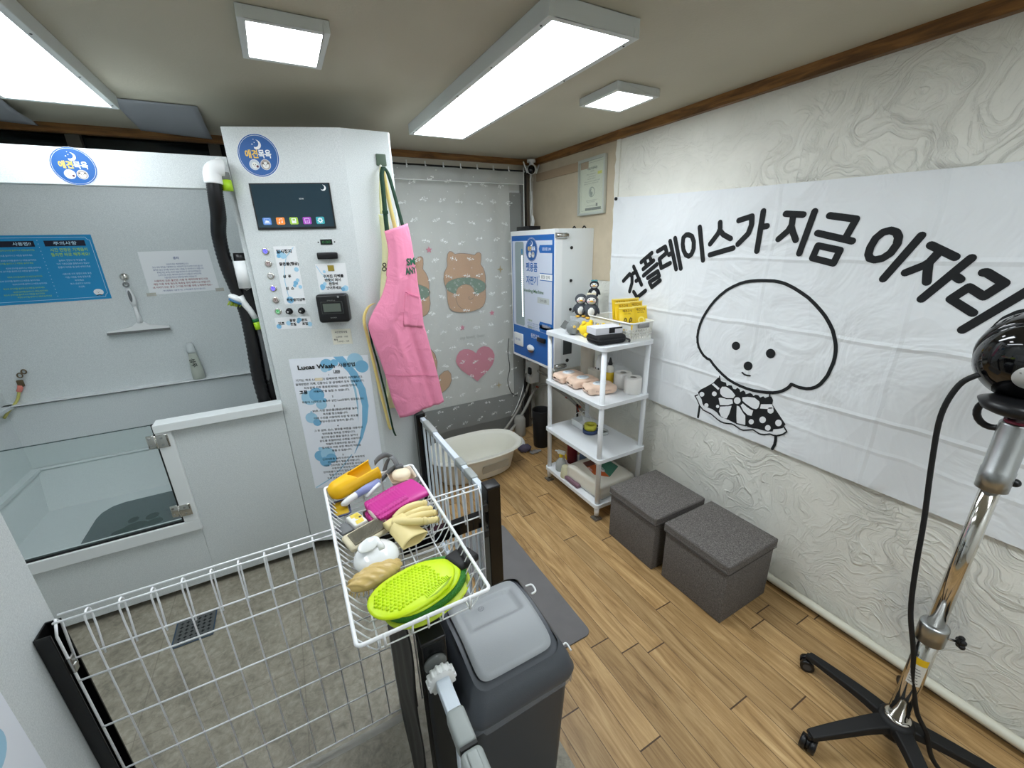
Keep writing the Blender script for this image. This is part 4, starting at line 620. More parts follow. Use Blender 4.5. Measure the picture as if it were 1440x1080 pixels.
for i in range(14):
    a = i*2.4; r = .006+.0016*i; c0 = V(-.229+r*math.cos(a), 2.545+r*math.sin(a)*.8, 1.549-.3*r*math.cos(a)); h.cyl(c0, c0+V(-.012,0,-.02), .0025, n=6)
h.build('spray_face', None, t)
h = MB(); h.mat(mt('green_band', (30,110,60), .5)).cyl((-.158,2.545,1.455), (-.156,2.545,1.438), .0165, n=16).mat(mt('lime_plastic', (170,214,40), .35)).cyl((-.156,2.545,1.438), (-.150,2.545,1.40), .0165, .019, n=16); h.build('coupling', None, t)
MB().mat(mt('grey_hose', (96,98,100), .35)).curve([(-.150,2.545,1.40),(-.15,2.55,1.33),(-.155,2.56,1.2),(-.165,2.58,1.08),(-.17,2.6,.95)], .012).build('hose', None, t)
MB().mat(CHR).cyl((-.19,2.60,1.60), (-.19,2.60,1.65), .006, n=10).rbox(-.205, -.17, 2.555, 2.61, 1.575, 1.60, .006).build('holder', None, t)

# ================================================================ white cabinet at the left edge with poster
t = thing('white_cabinet', 'tall plain white metal cabinet standing beside the left fence post', 'cabinet', (-1.1, .8, 0))
MB().mat(M['powder']).box(-1.35, -.693, .15, 1.335, 0, 2.0).build('body', None, t, bevel=.004)
FC = frame((-.6925,0,0), (0,1,0), (0,0,1))
c = MB(); c.mat(mt('poster_paper', (212,218,226), .35)).prism([(.55,.15),(1.09,.15),(1.09,1.05),(.55,1.05)], FC, .0003, .0014); c.mat(LB).disc(1.0, .84, .048, FC, .002).mat(LB).disc(.96, .72, .05, FC, .0021); c.mat(INK)
for i in range(6): c.text('사용방법 안내', .8, .95-.05*i, .016, FC, .0022)
tag(c.build('cabinet_poster', None), 'white poster with pale blue circles on the side of the white cabinet', 'poster')
# ================================================================ banner
ban = MB(); ZT = lambda y: 2.072-.075*min(1, max(0, (2.3-y)/1.8))**.7; ZB = .768
def banp(a, b):
    y = 2.312-a*2.75; zt = ZT(y); zb = ZB+.0*a
    z = zb+(zt-zb)*b; return V(2.0515+.001*math.sin(7*y)*(1-b), y, z)
ban.grid(banp, 60, 12, False)
bo = ban.build('banner', M['banner'], None, solid=.0015)
tag(bo, 'large white cloth banner with black Korean lettering and a curly dog drawing', 'banner')
FB = lambda a, b, n=0: V(2.046-n, a, b)
pr = MB(); pr.mat(mt('banner_ink', (24,26,28), .8))
FBo = lambda a, b, n=0: V(2.046-n, a, b)
class _F: pass
def fbn(a, b, n=0): return V(2.0490-n, -a, b)      # frame with u = -y so that the normal faces the room
neg = lambda P: [(-p[0], p[1]) for p in P]
for P in B_LET: pr.stroke([tuple(q) for q in neg(P)], .0275, fbn, 0)
pr.stroke(neg(B_OUT), .0155, fbn, 0)
for P in B_EYES: pr.poly(neg(P), fbn, 0)
pr.stroke(neg(B_MOUTH), .009, fbn, 0)
pr.poly(neg(B_COL), fbn, 0)
for P in B_LIN[:6]: pr.stroke(neg(P), .007, fbn, .0013)
for P in (B_LIN[2], B_LIN[3]): pr.stroke(neg(P), .014, fbn, .0003)
pr.mat(mt('banner_white', (232,234,236), .8))
for P in B_DOTS+B_WH: pr.poly(neg(P), fbn, .0008)
pr.mat(mt('banner_ink', (24,26,28), .8))
for P in B_LIN[6:]: pr.stroke(neg(P), .006, fbn, .0014)
pr.poly(neg(B_BOW[0]), fbn, .0018)
pr.mat(mt('banner_white', (232,234,236), .8))
cxb = sum(p[0] for p in B_BOW[0])/len(B_BOW[0]); czb = sum(p[1] for p in B_BOW[0])/len(B_BOW[0])
pr.poly([(-(cxb+(p[0]-cxb)*.82), czb+(p[1]-czb)*.82) for p in B_BOW[0]], fbn, .0022)
pr.build('print', None, bo)
MB().mat(BKM).cyl((2.05,2.288,2.058), (2.040,2.288,2.058), .010, n=14).build('pin', None, bo)

# ================================================================ framed certificate
t = thing('picture_frame', 'silver-framed certificate hanging on the beige papered wall', 'picture frame', (2.05,2.56,2.16))
FR = lambda a, b, n=0: V(2.062-n, 2.555-(a*math.cos(.012)-b*math.sin(.012)), 2.163+(a*math.sin(.012)+b*math.cos(.012)))
f = MB(); f.closed = True; hw, hh, q = .148, .185, .017; f.mat(mt('frame_silver', (196,200,192), .35, .3))
for a in ((-hw,-hw+q,-hh,hh), (hw-q,hw,-hh,hh), (-hw+q,hw-q,-hh,-hh+q), (-hw+q,hw-q,hh-q,hh)): f.prism([(a[0],a[2]),(a[1],a[2]),(a[1],a[3]),(a[0],a[3])], FR, 0, .022)
f.build('frame', None, t, bevel=.003)
f = MB(); f.mat(mt('certificate_paper', (212,216,196), .35)).prism([(-hw+q,-hh+q),(hw-q,-hh+q),(hw-q,hh-q),(-hw+q,hh-q)], FR, .002, .008)
ig = mt('certificate_ink', (90,96,88), .6); f.mat(ig); f.stroke([(-.118,-.155),(.118,-.155),(.118,.155),(-.118,.155),(-.118,-.155)], .0012, FR, .0085, False)
f.text('사업자등록증', .0, .118, .016, FR, .0085, w=.11, bold=.02).text('( 일반과세자 )', 0, .10, .007, FR, .0085)
for i, (v, wd) in enumerate(((.082,.10), (.066,.075), (.052,.09), (.036,.17), (.022,.16), (-.09,.12), (-.10,.09), (-.125,.11))): f.text('등록번호 상호 대표자 개업연월일 소재지', -.01+.01*(i % 2), v, .006, FR, .0085, w=wd)
f.mat(mt('emblem_grey', (150,158,146), .5)).disc(0, -.035, .034, FR, .0085, 28); f.mat(mt('certificate_paper', (212,216,196), .35)).disc(0, -.035, .028, FR, .0087, 28); f.mat(mt('emblem_grey', (150,158,146), .5)).disc(-.003, -.047, .015, FR, .0089, 20).poly([(-.025,-.045),(-.022,-.02),(0,-.008),(-.008,-.03),(0,-.045)], FR, .0089)
f.mat(mt('highlight_yellow', (214,216,110), .5)).rect(.06, .105, .072, .09, FR, .0088); f.mat(mt('emblem_dark', (120,124,116), .5)).rect(-.07, .105, -.155, -.138, FR, .0088).rect(.05, .068, -.132, -.112, FR, .0088)
f.build('certificate', None, t)
MB().mat(mat_glass('frame_glass', (220,230,225), .04, .06)).prism([(-hw+q,-hh+q),(hw-q,-hh+q),(hw-q,hh-q),(-hw+q,hh-q)], FR, .012, .013).build('glass', None, t)

# ================================================================ curtain with rod, bears print
rodt = thing('curtain_rod', 'black curtain rod fixed under the cornice of the back wall', 'curtain rod', (1.3,3.31,2.36))
MB().mat(BKM).cyl((.55,3.31,2.352), (1.99,3.31,2.352), .016, n=16).build('rod', None, rodt)
h = MB(); h.mat(W_)
for i in range(9): h.cyl((.80+.14*i,3.29,2.352), (.80+.14*i,3.272,2.352), .004, n=8).box(.797+.14*i, .803+.14*i, 3.283, 3.289, 2.335, 2.385)
h.build('hooks', None, rodt)
fold = lambda x, amp: amp*(math.sin(x*23)+.5*math.sin(x*41+1))
bc = MB(); Yc = 3.335
bc.mat(mat_cloth('bear_curtain_cloth', (198,200,195), 7, .35, .012)).grid(lambda a, b: V(.62+1.19*a, Yc+.010+fold(.62+1.19*a, .0025), .40+(2.33-.40)*b), 60, 20)
FCu = frame((0, Yc-.001, 0), (1,0,0), (0,0,1))
bcp = MB(); out_ = mt('bear_outline', (120,96,76), .8)
def bear(dx, dz, sx=1.0):
    tr = lambda P: [(dx+p[0]*sx, dz+p[1]) for p in P]
    bcp.mat(TAN).poly(tr(C_BEAR), FCu, .0005); bcp.mat(out_).stroke(tr(C_BEAR+C_BEAR[:1]), .0045, FCu, .0008, False)
    bcp.mat(GREENP).poly(tr(C_SCARF), FCu, .0012); bcp.mat(out_).stroke(tr(C_SCARF+C_SCARF[:1]), .003, FCu, .0014, False)
    bcp.mat(mt('scarf_swirl', (186,196,182), .8)); cx_ = sum(p[0] for p in C_SCARF)/len(C_SCARF); cz_ = sum(p[1] for p in C_SCARF)/len(C_SCARF)
    for i in range(15):
        a = i*2.39; rr = .3+.55*((i*7) % 10)/10; u, v = cx_+.2*rr*math.cos(a), cz_+.085*rr*math.sin(a)
        bcp.stroke(tr([(u+(.004+.002*j/2)*math.cos(j), v+(.004+.002*j/2)*math.sin(j)) for j in range(7)]), .003, FCu, .0016, False)
    bcp.mat(TAN).poly(tr(C_TAIL), FCu, .002); bcp.mat(out_); [bcp.stroke(tr(P), .0045, FCu, .0024, False) for P in C_SWIRL]; bcp.stroke(tr(C_TAIL[:9]), .0045, FCu, .0024, False)
bear(0, 0); bear(-0.507, -.015)
bear3 = [(p[0]-.62, p[1]-.0) for p in C_BEAR]
bcp.mat(TAN).poly(C_B3, FCu, .0005); bcp.mat(GREENP).disc(.93, .72, .06, FCu, .0007, 20, .035); bcp.mat(TAN).poly(C_FOOT, FCu, .001); bcp.mat(out_).stroke(C_FOOT, .0045, FCu, .0013, False).stroke(C_B3, .0045, FCu, .0013, False)
bcp.mat(PINKP).poly(C_HEART, FCu, .0005)
def star(u, v, r, m, k=5, q=.45):
    bcp.mat(m).poly([(u+(r if i % 2 == 0 else r*q)*math.sin(PI*i/k), v+(r if i % 2 == 0 else r*q)*math.cos(PI*i/k)) for i in range(2*k)], FCu, .0005)
for u, v in C_STAR: star(u, v, .028, PINKP)
for u, v in C_GOLD: star(u, v, .035, mt('print_gold', (178,158,110), .8), 4, .3)
bcp.mat(mt('print_palegrey', (146,142,136), .8)).text('my lovely bear', 1.40, 1.02, .035, FCu, .0005)
bco = bc.build('bear_curtain', None); tag(bco, 'grey-white curtain printed with brown bears in green scarves and a pink heart', 'curtain'); bcp.build('print', None, bco)
# lace curtain hanging in front
lc = MB(); Yl = 3.285
sheer = mat_cloth('lace_sheer', (225,228,226), 5, .3, .01, .17)
def lcp(a, b):
    z = .19+(2.345-.19)*b; xr = 1.915-.17*max(0, (.75-z)/.56)**2.2; x = .60+(xr-.60)*a; return V(x, Yl+fold(x, .006), z)
lc.mat(sheer).grid(lcp, 90, 24)
lco = lc.build('lace_curtain', None); tag(lco, 'sheer lace curtain with white floral sprigs hanging in front of the bear curtain', 'curtain')
sp = MB(); sp.mat(mt('lace_white', (236,238,236), .8)); rs = random.Random(3)
FL = frame((0, Yl-.011, 0), (1,0,0), (0,0,1))
for j in range(15):
    for i in range(9):
        u = .66+.15*i+(j % 2)*.075+rs.uniform(-.02,.02); v = .25+.143*j+rs.uniform(-.02,.02)
        if u > 1.90-.17*max(0, (.75-v)/.56)**2.2-.03: continue
        an = rs.uniform(-.4,.5)
        sp.stroke([(u-.032*math.cos(an), v-.032*math.sin(an)), (u+.032*math.cos(an), v+.032*math.sin(an))], .0022, FL, 0, False)
        for q in range(11):
            a = rs.uniform(-1,1); du = .028*a; dv = rs.uniform(-1,1)*.017*(1-abs(a)*.6)
            x_, y_ = u+du*math.cos(an)-dv*math.sin(an), v+du*math.sin(an)+dv*math.cos(an); g = rs.uniform(0,3)
            sp.poly([(x_+.0075*math.cos(g+t_)*r_, y_+.0075*math.sin(g+t_)*r_) for t_, r_ in ((0,1),(1.57,.35),(3.14,1),(4.71,.35))], FL, .0001*q)
        sp.disc(u+.05, v+.06, .003, FL, 0, 6)
sp.build('floral_sprigs', None, lco)
hd = MB(); hd.mat(mat_cloth('lace_header', (205,208,204), 60, .8, .01, .55)).grid(lambda a, b: V(.60+1.312*a, Yl-.006+fold(.60+1.312*a, .006), 2.255+.095*b), 90, 4)
hd.mat(mt('lace_white', (236,238,236), .8)).tube([V(.60+1.312*a/60, Yl-.010+fold(.60+1.312*a/60, .006), 2.256) for a in range(61)], .003, 6)
hd.build('header_band', None, lco)
eb = MB(); eb.mat(mt('lace_white', (236,238,236), .8)).tube([lcp(1, b/40)+V(0,-.004,0) for b in range(41)], .004, 6); eb.build('hem', None, lco)

# dark door frame posts in the corner, wires, security camera
t = thing('corner_post', 'dark metal door frame post in the back corner beside the curtain', 'post', (1.965,3.34,0))
x = MB(); x.mat(mt('dark_frame', (44,42,40), .45)).box(1.925, 1.965, 3.33, 3.37, 0, 2.35).mat(mt('brown_frame', (92,84,74), .5)).box(1.975, 2.005, 3.335, 3.375, 0, 2.40); x.build('post', None, t)
t = thing('security_camera', 'white security camera with two antennas under the cornice in the corner', 'camera', (1.985,3.26,2.37))
x = MB(); x.mat(W_).cyl((1.985,3.27,2.445), (1.985,3.27,2.425), .035, n=20).cyl((1.985,3.27,2.43), (1.985,3.265,2.40), .018, n=14); x.build('mount', None, t)
x = MB(); x.mat(W_).ball((1.985,3.262,2.372), (.042,.042,.040)); x.build('body', None, t)
x = MB(); x.mat(mt('lens_black', (8,9,12), .1)).ball((1.968,3.238,2.366), (.031,.026,.034)); x.build('lens', None, t)
for dx, lean in ((-.052,-.028), (.050,.03)): MB().mat(W_).tube([(1.985+dx*.8,3.262,2.345), (1.985+dx+lean,3.262,2.425)], .008, 8, radii=[.009,.005]).build('antenna', None, t)
x = MB(); x.mat(W_).curve([(1.99,3.28,2.345),(1.985,3.285,2.25),(1.998,3.285,2.15),(1.985,3.285,2.05),(2.0,3.285,1.98),(1.99,3.29,1.93)], .0045, 8).curve([(2.0,3.285,2.02),(2.012,3.28,1.97),(2.006,3.285,1.93)], .008, 8); x.build('cable', None, t)

# ================================================================ vending machine
t = thing('vending_machine', 'white wall-mounted pet supply vending machine with blue front', 'vending machine', (1.9,2.85,.85))
vy0, vy1, vz0, vz1, vx = 2.527, 3.18, .85, 1.885, 1.725
MB().mat(mt('vending_white', (222,226,226), .4)).box(vx+.03, XW-.004, vy0, vy1, vz0, vz1).build('body', None, t, bevel=.004)
FV = lambda a, b, n=0: V(vx-n, vy1-a, vz0+b)      # a from far edge towards the camera
WV, HV = vy1-vy0, vz1-vz0
x = MB(); x.mat(W_).prism([(0,0),(WV,0),(WV,HV),(0,HV)], FV, -.028, 0)
VB = mt('vending_blue', (26,100,178), .4); x.mat(VB).rect(.018, WV-.012, .02, HV-.035, FV, .0006)
x.mat(mt('vending_pale', (206,214,230), .4)).rect(.03, WV-.035, .275, HV-.075, FV, .0012)
x.mat(VB)
for b in (.905,.70,.455,.255): pass
for b, tx in ((.895,'품절용품 ⓘ'), (.655,'품절'), (.405,''), (.165+.0,'현재온도')):
    pass
for b, tx in ((.90,'알뜰용품 2,000'), (.70,'배변패드'), (.33,'현물용품시간'), (.145+.16,'')):
    x.mat(VB).poly([(WV-.20,b-.028),(WV-.03,b-.028),(WV-.03,b+.028),(WV-.20,b+.028),(WV-.215,b)], FV, .0018)
    if tx: x.mat(PW).text(tx, WV-.11, b, .022, FV, .0022, w=.12)
x.mat(PW).poly([(WV-.205,.678),(WV-.03,.678),(WV-.03,.722),(WV-.205,.722)], FV, .0024); x.mat(INK).text('품절 임박', WV-.12, .70, .024, FV, .0028, w=.12)
x.mat(mt('sticker_grey', (190,196,196), .5)).rect(WV-.235, WV-.07, .50, .545, FV, .0024); x.mat(INK).text('간식 상품', WV-.15, .522, .02, FV, .0028)
logo(x, .335, .895, .088, FV, .0026)
x.mat(VB).text('펫용품', .335, .765, .062, FV, .0026, w=.17, bold=.02).text('자판기', .335, .665, .062, FV, .0026, w=.17, bold=.02)
x.mat(mt('print_darkgreen', (60,110,60), .5)).text('Vending Machine', .355, .585, .032, FV, .0026, w=.30, bold=.01)
x.mat(mt('print_green2', (110,150,60), .5)).text('친환경제품', .30, .17+.10+.02, .014, FV, .0026); x.mat(BLUE)
x.mat(mt('print_green2', (110,150,60), .5)).text('이용방법', .30, .345, .016, FV, .0026, w=.07)
x.mat(BLUE)
for i in range(4): x.text('버튼을 누르고 상품을 꺼내세요', .345, .325-.015*i, .009, FV, .0026, w=.17-.02*(i % 2))
x.mat(PW).text('동전교환', .38, .225, .035, FV, .0026, w=.13, bold=.01)
x.build('front_panel', None, t)
x = MB(); x.mat(mt('display_inner', (150,166,170), .3)).prism([(.075+.0,.285),(.205,.285),(.215,.30),(.215,.94),(.205,.955),(.085,.955),(.075,.94),(.068,.30)], FV, .0014, .0022)
x.mat(mat_emit('vending_led', (235,248,255), 2.2))
for i in range(30): x.rect(.178, .198, .36+.0165*i, .371+.0165*i, FV, .003)
x.mat(mt('tag_blue', (60,140,190), .4)).rect(.178, .198, .862, .90, FV, .003); x.build('display_window', None, t)
x = MB(); x.mat(W_).rbox(-.006, .006, -.075, .075, -.055, .055, .006, mx=TR(vx-.006, vy1-.115, vz0+.155)); x.mat(BLUE).text('상품 배출구', .115, .155, .02, FV, .0125, w=.1); x.build('dispense_flap', None, t)
x = MB(); x.mat(BKP).rbox(-.012, .01, -.055, .055, -.018, .018, .008, mx=TR(vx-.012, vy0+.165, vz0+.215)); x.build('coin_slot', None, t)
x = MB(); x.mat(W_).ball((vx-.012, vy0+.33, vz0+.118), (.02,.05,.028)); x.mat(mt('hand_brown', (96,70,60), .5)).ball((vx-.016, vy0+.325, vz0+.10), (.014,.04,.018)); x.build('coin_return', None, t)
x = MB(); x.mat(W_).box(vx, vx+.06, vy0-.002, vy0, vz0+.03, vz1-.03); x.mat(BKP)
for z in (vz1-.13, vz1-.36, vz1-.57, vz1-.78): x.cyl((vx+.14,vy0+.002,z), (vx+.14,vy0-.006,z), .011, n=14)
x.mat(mt('vent_dark', (60,64,66), .5)); x.box(vx+.08, vx+.16, vy0-.004, vy0, vz0+.12, vz0+.26); x.mat(BKP).cyl((vx+.12,vy0+.001,vz0+.07), (vx+.12,vy0-.006,vz0+.07), .014, n=12); x.build('side_fittings', None, t)
x = MB(); x.mat(STEEL)
for z in (vz1-.045, vz0+.035): x.cyl((vx+.002,vy0-.012,z), (vx+.10,vy0-.012,z), .014, n=12).box(vx+.0, vx+.09, vy0-.016, vy0, z-.018, z+.018)
x.build('hinges', None, t)
x = MB(); x.mat(BKM).curve([(2.0,2.70,vz1),(2.0,2.68,vz1+.018),(2.0,2.66,vz1)], .005).curve([(2.0,2.58,vz1),(2.0,2.56,vz1+.016),(2.0,2.54,vz1)], .005); x.build('cable_loops', None, t)
x = thing('power_box', 'small black box lying on top of the vending machine', 'box', (1.84,3.05,vz1)); MB().mat(BKP).rbox(1.76, 1.88, 2.96, 3.14, vz1, vz1+.035, .005).build('body', None, x)

# ================================================================ shelving unit
t = thing('shelving_unit', 'white four-tier shelf unit with round posts beside the banner', 'shelf', (1.77,2.11,0))
sx0, sx1, sy0, sy1 = 1.572, 1.985, 1.792, 2.425; tiers = (1.205, .842, .462, .122)
def rrect(x0, x1, y0, y1, r, k=6):
    o = []
    for cx_, cy_, a0 in ((x1-r,y1-r,0), (x0+r,y1-r,PI/2), (x0+r,y0+r,PI), (x1-r,y0+r,1.5*PI)): o += [(cx_+r*math.cos(a0+PI/2*i/k), cy_+r*math.sin(a0+PI/2*i/k)) for i in range(k+1)]
    return o
SHW = mt('shelf_white', (228,231,234), .4)
flat = lambda a, b, n=0: V(a, b, n)
for z in tiers:
    x = MB(); x.closed = True; x.mat(SHW).prism(rrect(sx0, sx1, sy0, sy1, .03), flat, z-.026, z); x.build('shelf_board', None, t, bevel=.004, seg=2)
for px_ in (sx0+.028, sx1-.028):
    for py_ in (sy0+.028, sy1-.028): MB().mat(SHW).tube([(px_,py_,.05), (px_,py_,1.185)], .0165, 18).build('post', None, t)
for px_ in (sx0+.028, sx1-.028):
    for py_ in (sy0+.028, sy1-.028):
        x = MB(); x.mat(SHW).cyl((px_,py_,.03), (px_,py_,.10), .015, .02, n=14); x.mat(CLEAR).rbox(px_-.03, px_+.03, py_-.03, py_+.03, 0, .012, .004); x.build('foot', None, t)

# ---- things on the top shelf
def penguin(name, label, x, y, z, s, rz, hood=(70,74,80), grp=None, bow=None):
    t = thing(name, label, 'plush toy', (x,y,z), grp)
    mx = Matrix.Translation((x,y,z)) @ Euler((0,0,rz)).to_matrix().to_4x4() @ Matrix.Scale(s, 4)
    G = mt('plush_grey%d' % hood[0], hood, .95, bump=(400,.4)); WH = mt('plush_white', (232,232,228), .95, bump=(400,.4)); OR = mt('plush_orange', (228,176,70), .9); PK = mt('plush_pink', (226,160,170), .9)
    P = lambda a, b, c: mx @ V(a, b, c); m3 = mx.to_3x3()
    e = lambda mb, c, r: mb.ball(P(*c), r, 20, 12, mx=m3)
    b = MB(); b.mat(G); e(b, (0,0,.42), (.36,.31,.42)); b.mat(WH); e(b, (0,-.10,.40), (.25,.235,.31)); b.build('body', None, t)
    b = MB(); b.mat(G); e(b, (0,0,.98), (.33,.29,.29)); b.mat(WH); e(b, (0,-.09,.96), (.27,.225,.23)); b.mat(PK); e(b, (-.16,-.275,.90), (.05,.03,.035)); e(b, (.16,-.275,.90), (.05,.03,.035)); b.build('head', None, t)
    b = MB(); b.mat(OR); e(b, (0,-.33,.93), (.10,.09,.045)); b.build('beak', None, t)
    b = MB(); b.mat(INK); e(b, (-.11,-.295,1.02), (.03,.02,.03)); e(b, (.11,-.295,1.02), (.03,.02,.03)); b.build('eyes', None, t)
    for sgn in (-1, 1):
        b = MB(); b.mat(G); b.ball(P(.36*sgn,-.03,.45), (.07,.12,.24), 16, 10, mx=m3 @ Euler((0,-.35*sgn,0)).to_matrix()); b.build('wing', None, t)
        b = MB(); b.mat(OR); e(b, (.17*sgn,-.24,.05), (.13,.17,.06)); b.build('foot', None, t)
    if bow: b = MB(); b.mat(mt('bow%d' % bow[0], bow, .7)); e(b, (-.12,-.05,1.27), (.12,.05,.07)); e(b, (.12,-.05,1.27), (.12,.05,.07)); e(b, (0,-.06,1.27), (.05,.05,.05)); b.build('bow', None, t)
zt = 1.2055
tag(MB().mat(mt('grey_card2', (176,180,182), .6)).rbox(1.775, 1.875, 2.165, 2.405, zt, zt+.086, .003).build('display_box', None), 'light grey box on the top shelf under the two grey penguin plushes', 'box')
penguin('penguin_plush', 'grey penguin plush sitting on the light grey box, nearer the vending machine', 1.815, 2.335, zt+.087, .125, -.62)
penguin('penguin_plush', 'grey penguin plush with a cream bow, right of its twin', 1.825, 2.235, zt+.087, .130, -.62, bow=(226,216,190))
t = thing('wire_display', 'stack of small grey boxes under the dark penguin plush', 'box', (1.95,2.36,zt)); MB().mat(mt('grey_card', (128,130,130), .7)).rbox(1.925, 1.975, 2.335, 2.395, zt, zt+.20, .004).build('body', None, t)
t['label'] = 'narrow grey carton standing behind the penguin plushes'; t.name = 'carton'
penguin('penguin_plush', 'black penguin plush with teal bow perched on the carton, highest of all', 1.952, 2.362, zt+.2, .098, -.75, hood=(34,36,42), bow=(80,150,160))
penguin('penguin_plush', 'small dark penguin plush with white belly behind the shelf basket', 1.955, 2.245, zt, .075, -.6, hood=(40,44,50), bow=(70,140,150))
def yellow_plush(x, y, r, label):
    t = thing('yellow_plush', label, 'plush toy', (x,y,zt)); Y = mt('plush_yellow', (240,206,50), .95, bump=(400,.5))
    MB().mat(Y).ball((x,y,zt+r*.92), (r*1.05,r,r*.92)).build('body', None, t)
    for s in (-1,1): MB().mat(Y).ball((x+s*r*.55,y-.1*r,zt+r*1.75), (r*.32,r*.28,r*.36), 14, 9).build('ear', None, t)
    for s in (-1,1): MB().mat(Y).ball((x+s*r*.7,y-r*.75,zt+r*.32), (r*.3,r*.34,r*.28), 14, 9).build('paw', None, t)
yellow_plush(1.698, 2.115, .050, 'plain yellow round plush at the middle front of the top shelf')
yellow_plush(1.742, 2.035, .044, 'plain yellow round plush partly hidden behind the white box')
t = thing('wrapped_plush', 'grey plush ball in clear wrap with a cardboard tag at the shelf corner', 'plush toy', (1.655,2.215,zt))
MB().mat(mt('plush_grey120', (112,116,118), .9, bump=(300,.5))).ball((1.66,2.205,zt+.046), (.052,.048,.046)).build('body', None, t)
MB().mat(mat_glass('wrap', (220,224,220), .15, .18)).ball((1.66,2.205,zt+.049), (.060,.055,.049), fn=lambda d: 1+.08*math.sin(9*d.x+5*d.z)).build('wrap', None, t)
MB().mat(YEL).ball((1.635,2.165,zt+.06), .010, 10, 8).ball((1.66,2.155,zt+.045), .009, 10, 8).build('beads', None, t)
MB().mat(mt('grey_card', (128,130,130), .7)).box(-.02, .02, -.001, .001, -.028, .028, TR(1.610,2.235,zt+.065,.2,.55,-.4)).build('tag', None, t)
# white perforated basket with yellow packets
t = thing('plastic_basket', 'white perforated plastic basket full of yellow packets on the top shelf', 'basket', (1.88,2.02,zt))
bx0, bx1, by0, by1, bh = 1.80, 1.965, 1.815, 2.20, .115
BKW = mt('basket_white', (226,226,220), .4)
x = MB(); x.mat(BKW)
def holed(mb, P0, U, Vv, L, Hh, nu, nv, th=.0025):
    """perforated wall: a lattice of bars leaving square holes"""
    U = V(U); Vv = V(Vv); P0 = V(P0); N = U.cross(Vv).normalized()
    def bar(a0, a1, b0, b1):
        vs = [P0+U*a+Vv*b+N*n for n in (-th/2, th/2) for b in (b0,b1) for a in (a0,a1)]
        mb.add(vs, [(0,2,3,1),(4,5,7,6),(0,1,5,4),(2,6,7,3),(0,4,6,2),(1,3,7,5)], False)
    bar(0, L, 0, .018); bar(0, L, Hh-.04, Hh)
    for i in range(nv-1): z = .018+(Hh-.058)*(i+1)/nv; bar(0, L, z-.005, z+.005)
    for i in range(nu+1): a = L*i/nu; bar(max(0,a-.0055), min(L,a+.0055), .018, Hh-.04)
holed(x, (bx0,by0,zt), (1,0,0), (0,-.08,1), bx1-bx0, bh, 8, 3); holed(x, (bx0,by1,zt), (1,0,0), (0,.08,1), bx1-bx0, bh, 8, 3)
holed(x, (bx0,by0,zt), (0,1,0), (-.08,0,1), by1-by0, bh, 16, 3); holed(x, (bx1,by0,zt), (0,1,0), (.04,0,1), by1-by0, bh, 16, 3)
x.box(bx0, bx1, by0, by1, zt, zt+.003); x.build('body', None, t)
zr = zt+bh
MB().mat(BKW).tube([(a,b,zr) for a,b in rrect(bx0-.013, bx1+.008, by0-.013, by1+.013, .02)], .0055, 8, closed=True).build('rim', None, t)
MB().mat(mt('grey_handle', (150,150,148), .5)).rbox((bx0+bx1)/2-.042, (bx0+bx1)/2+.042, by0-.022, by0-.012, zr-.03, zr-.002, .003).build('handle', None, t)
YP = mt('packet_yellow', (236,200,36), .35)
def packet(x, y, z, tilt, rz, label, kind):
    mx = TR(x, y, z, -tilt, 0, rz); t = thing('treat_packet', label, 'packet', (x,y,z))
    FP = lambda a, b, n=0: mx @ V(a, -n, b)
    p = MB(); p.mat(YP).grid(lambda a, b: FP(-.052+.104*a, .14*b, .004+.009*math.sin(PI*a)*math.sin(PI*b)), 8, 10).grid(lambda a, b: FP(-.052+.104*(1-a), .14*b, .002-.006*math.sin(PI*a)*math.sin(PI*b)), 8, 10)
    p.mat(mt('packet_dark', (110,70,20), .5)).text('애견간식', 0, .118, .015, FP, .0165, bold=.02).text('NATURAL', 0, .10, .009, FP, .0165)
    p.mat(mt('packet_light', (250,230,120), .4)).rect(-.052, .052, .133, .141, FP, .010)
    if kind: p.mat(mt('packet_ink', (70,60,30), .5)); [p.stroke([(a,.03),(a+.004,.06),(a+.012,.075),(a+.02,.07),(a+.018,.055),(a+.006,.05)], .005, FP, .0165) for a in (-.03,.006)]
    else: p.mat(mt('packet_light', (250,230,120), .4)).disc(0, .05, .024, FP, .0165, 20); p.mat(YP).disc(0, .05, .015, FP, .0168, 16)
    p.build('pouch', None, t)
packet(1.835, 1.885, zt+.060, .30, -.30, 'yellow packet with two dark hooks printed, left front in the basket', True)
packet(1.935, 1.875, zt+.062, .28, -.22, 'yellow packet with a pale ring printed, right front in the basket', False)
packet(1.845, 1.935, zt+.085, .28, -.26, 'yellow packet rising behind the two-hook packet', False)
packet(1.948, 1.93, zt+.085, .26, -.22, 'yellow packet rising behind the pale-ring packet', False)
packet(1.862, 1.985, zt+.100, .22, -.26, 'tallest yellow packet at the back left of the basket', False)
packet(1.957, 1.975, zt+.098, .20, -.2, 'yellow packet at the back right of the basket by the banner', False)
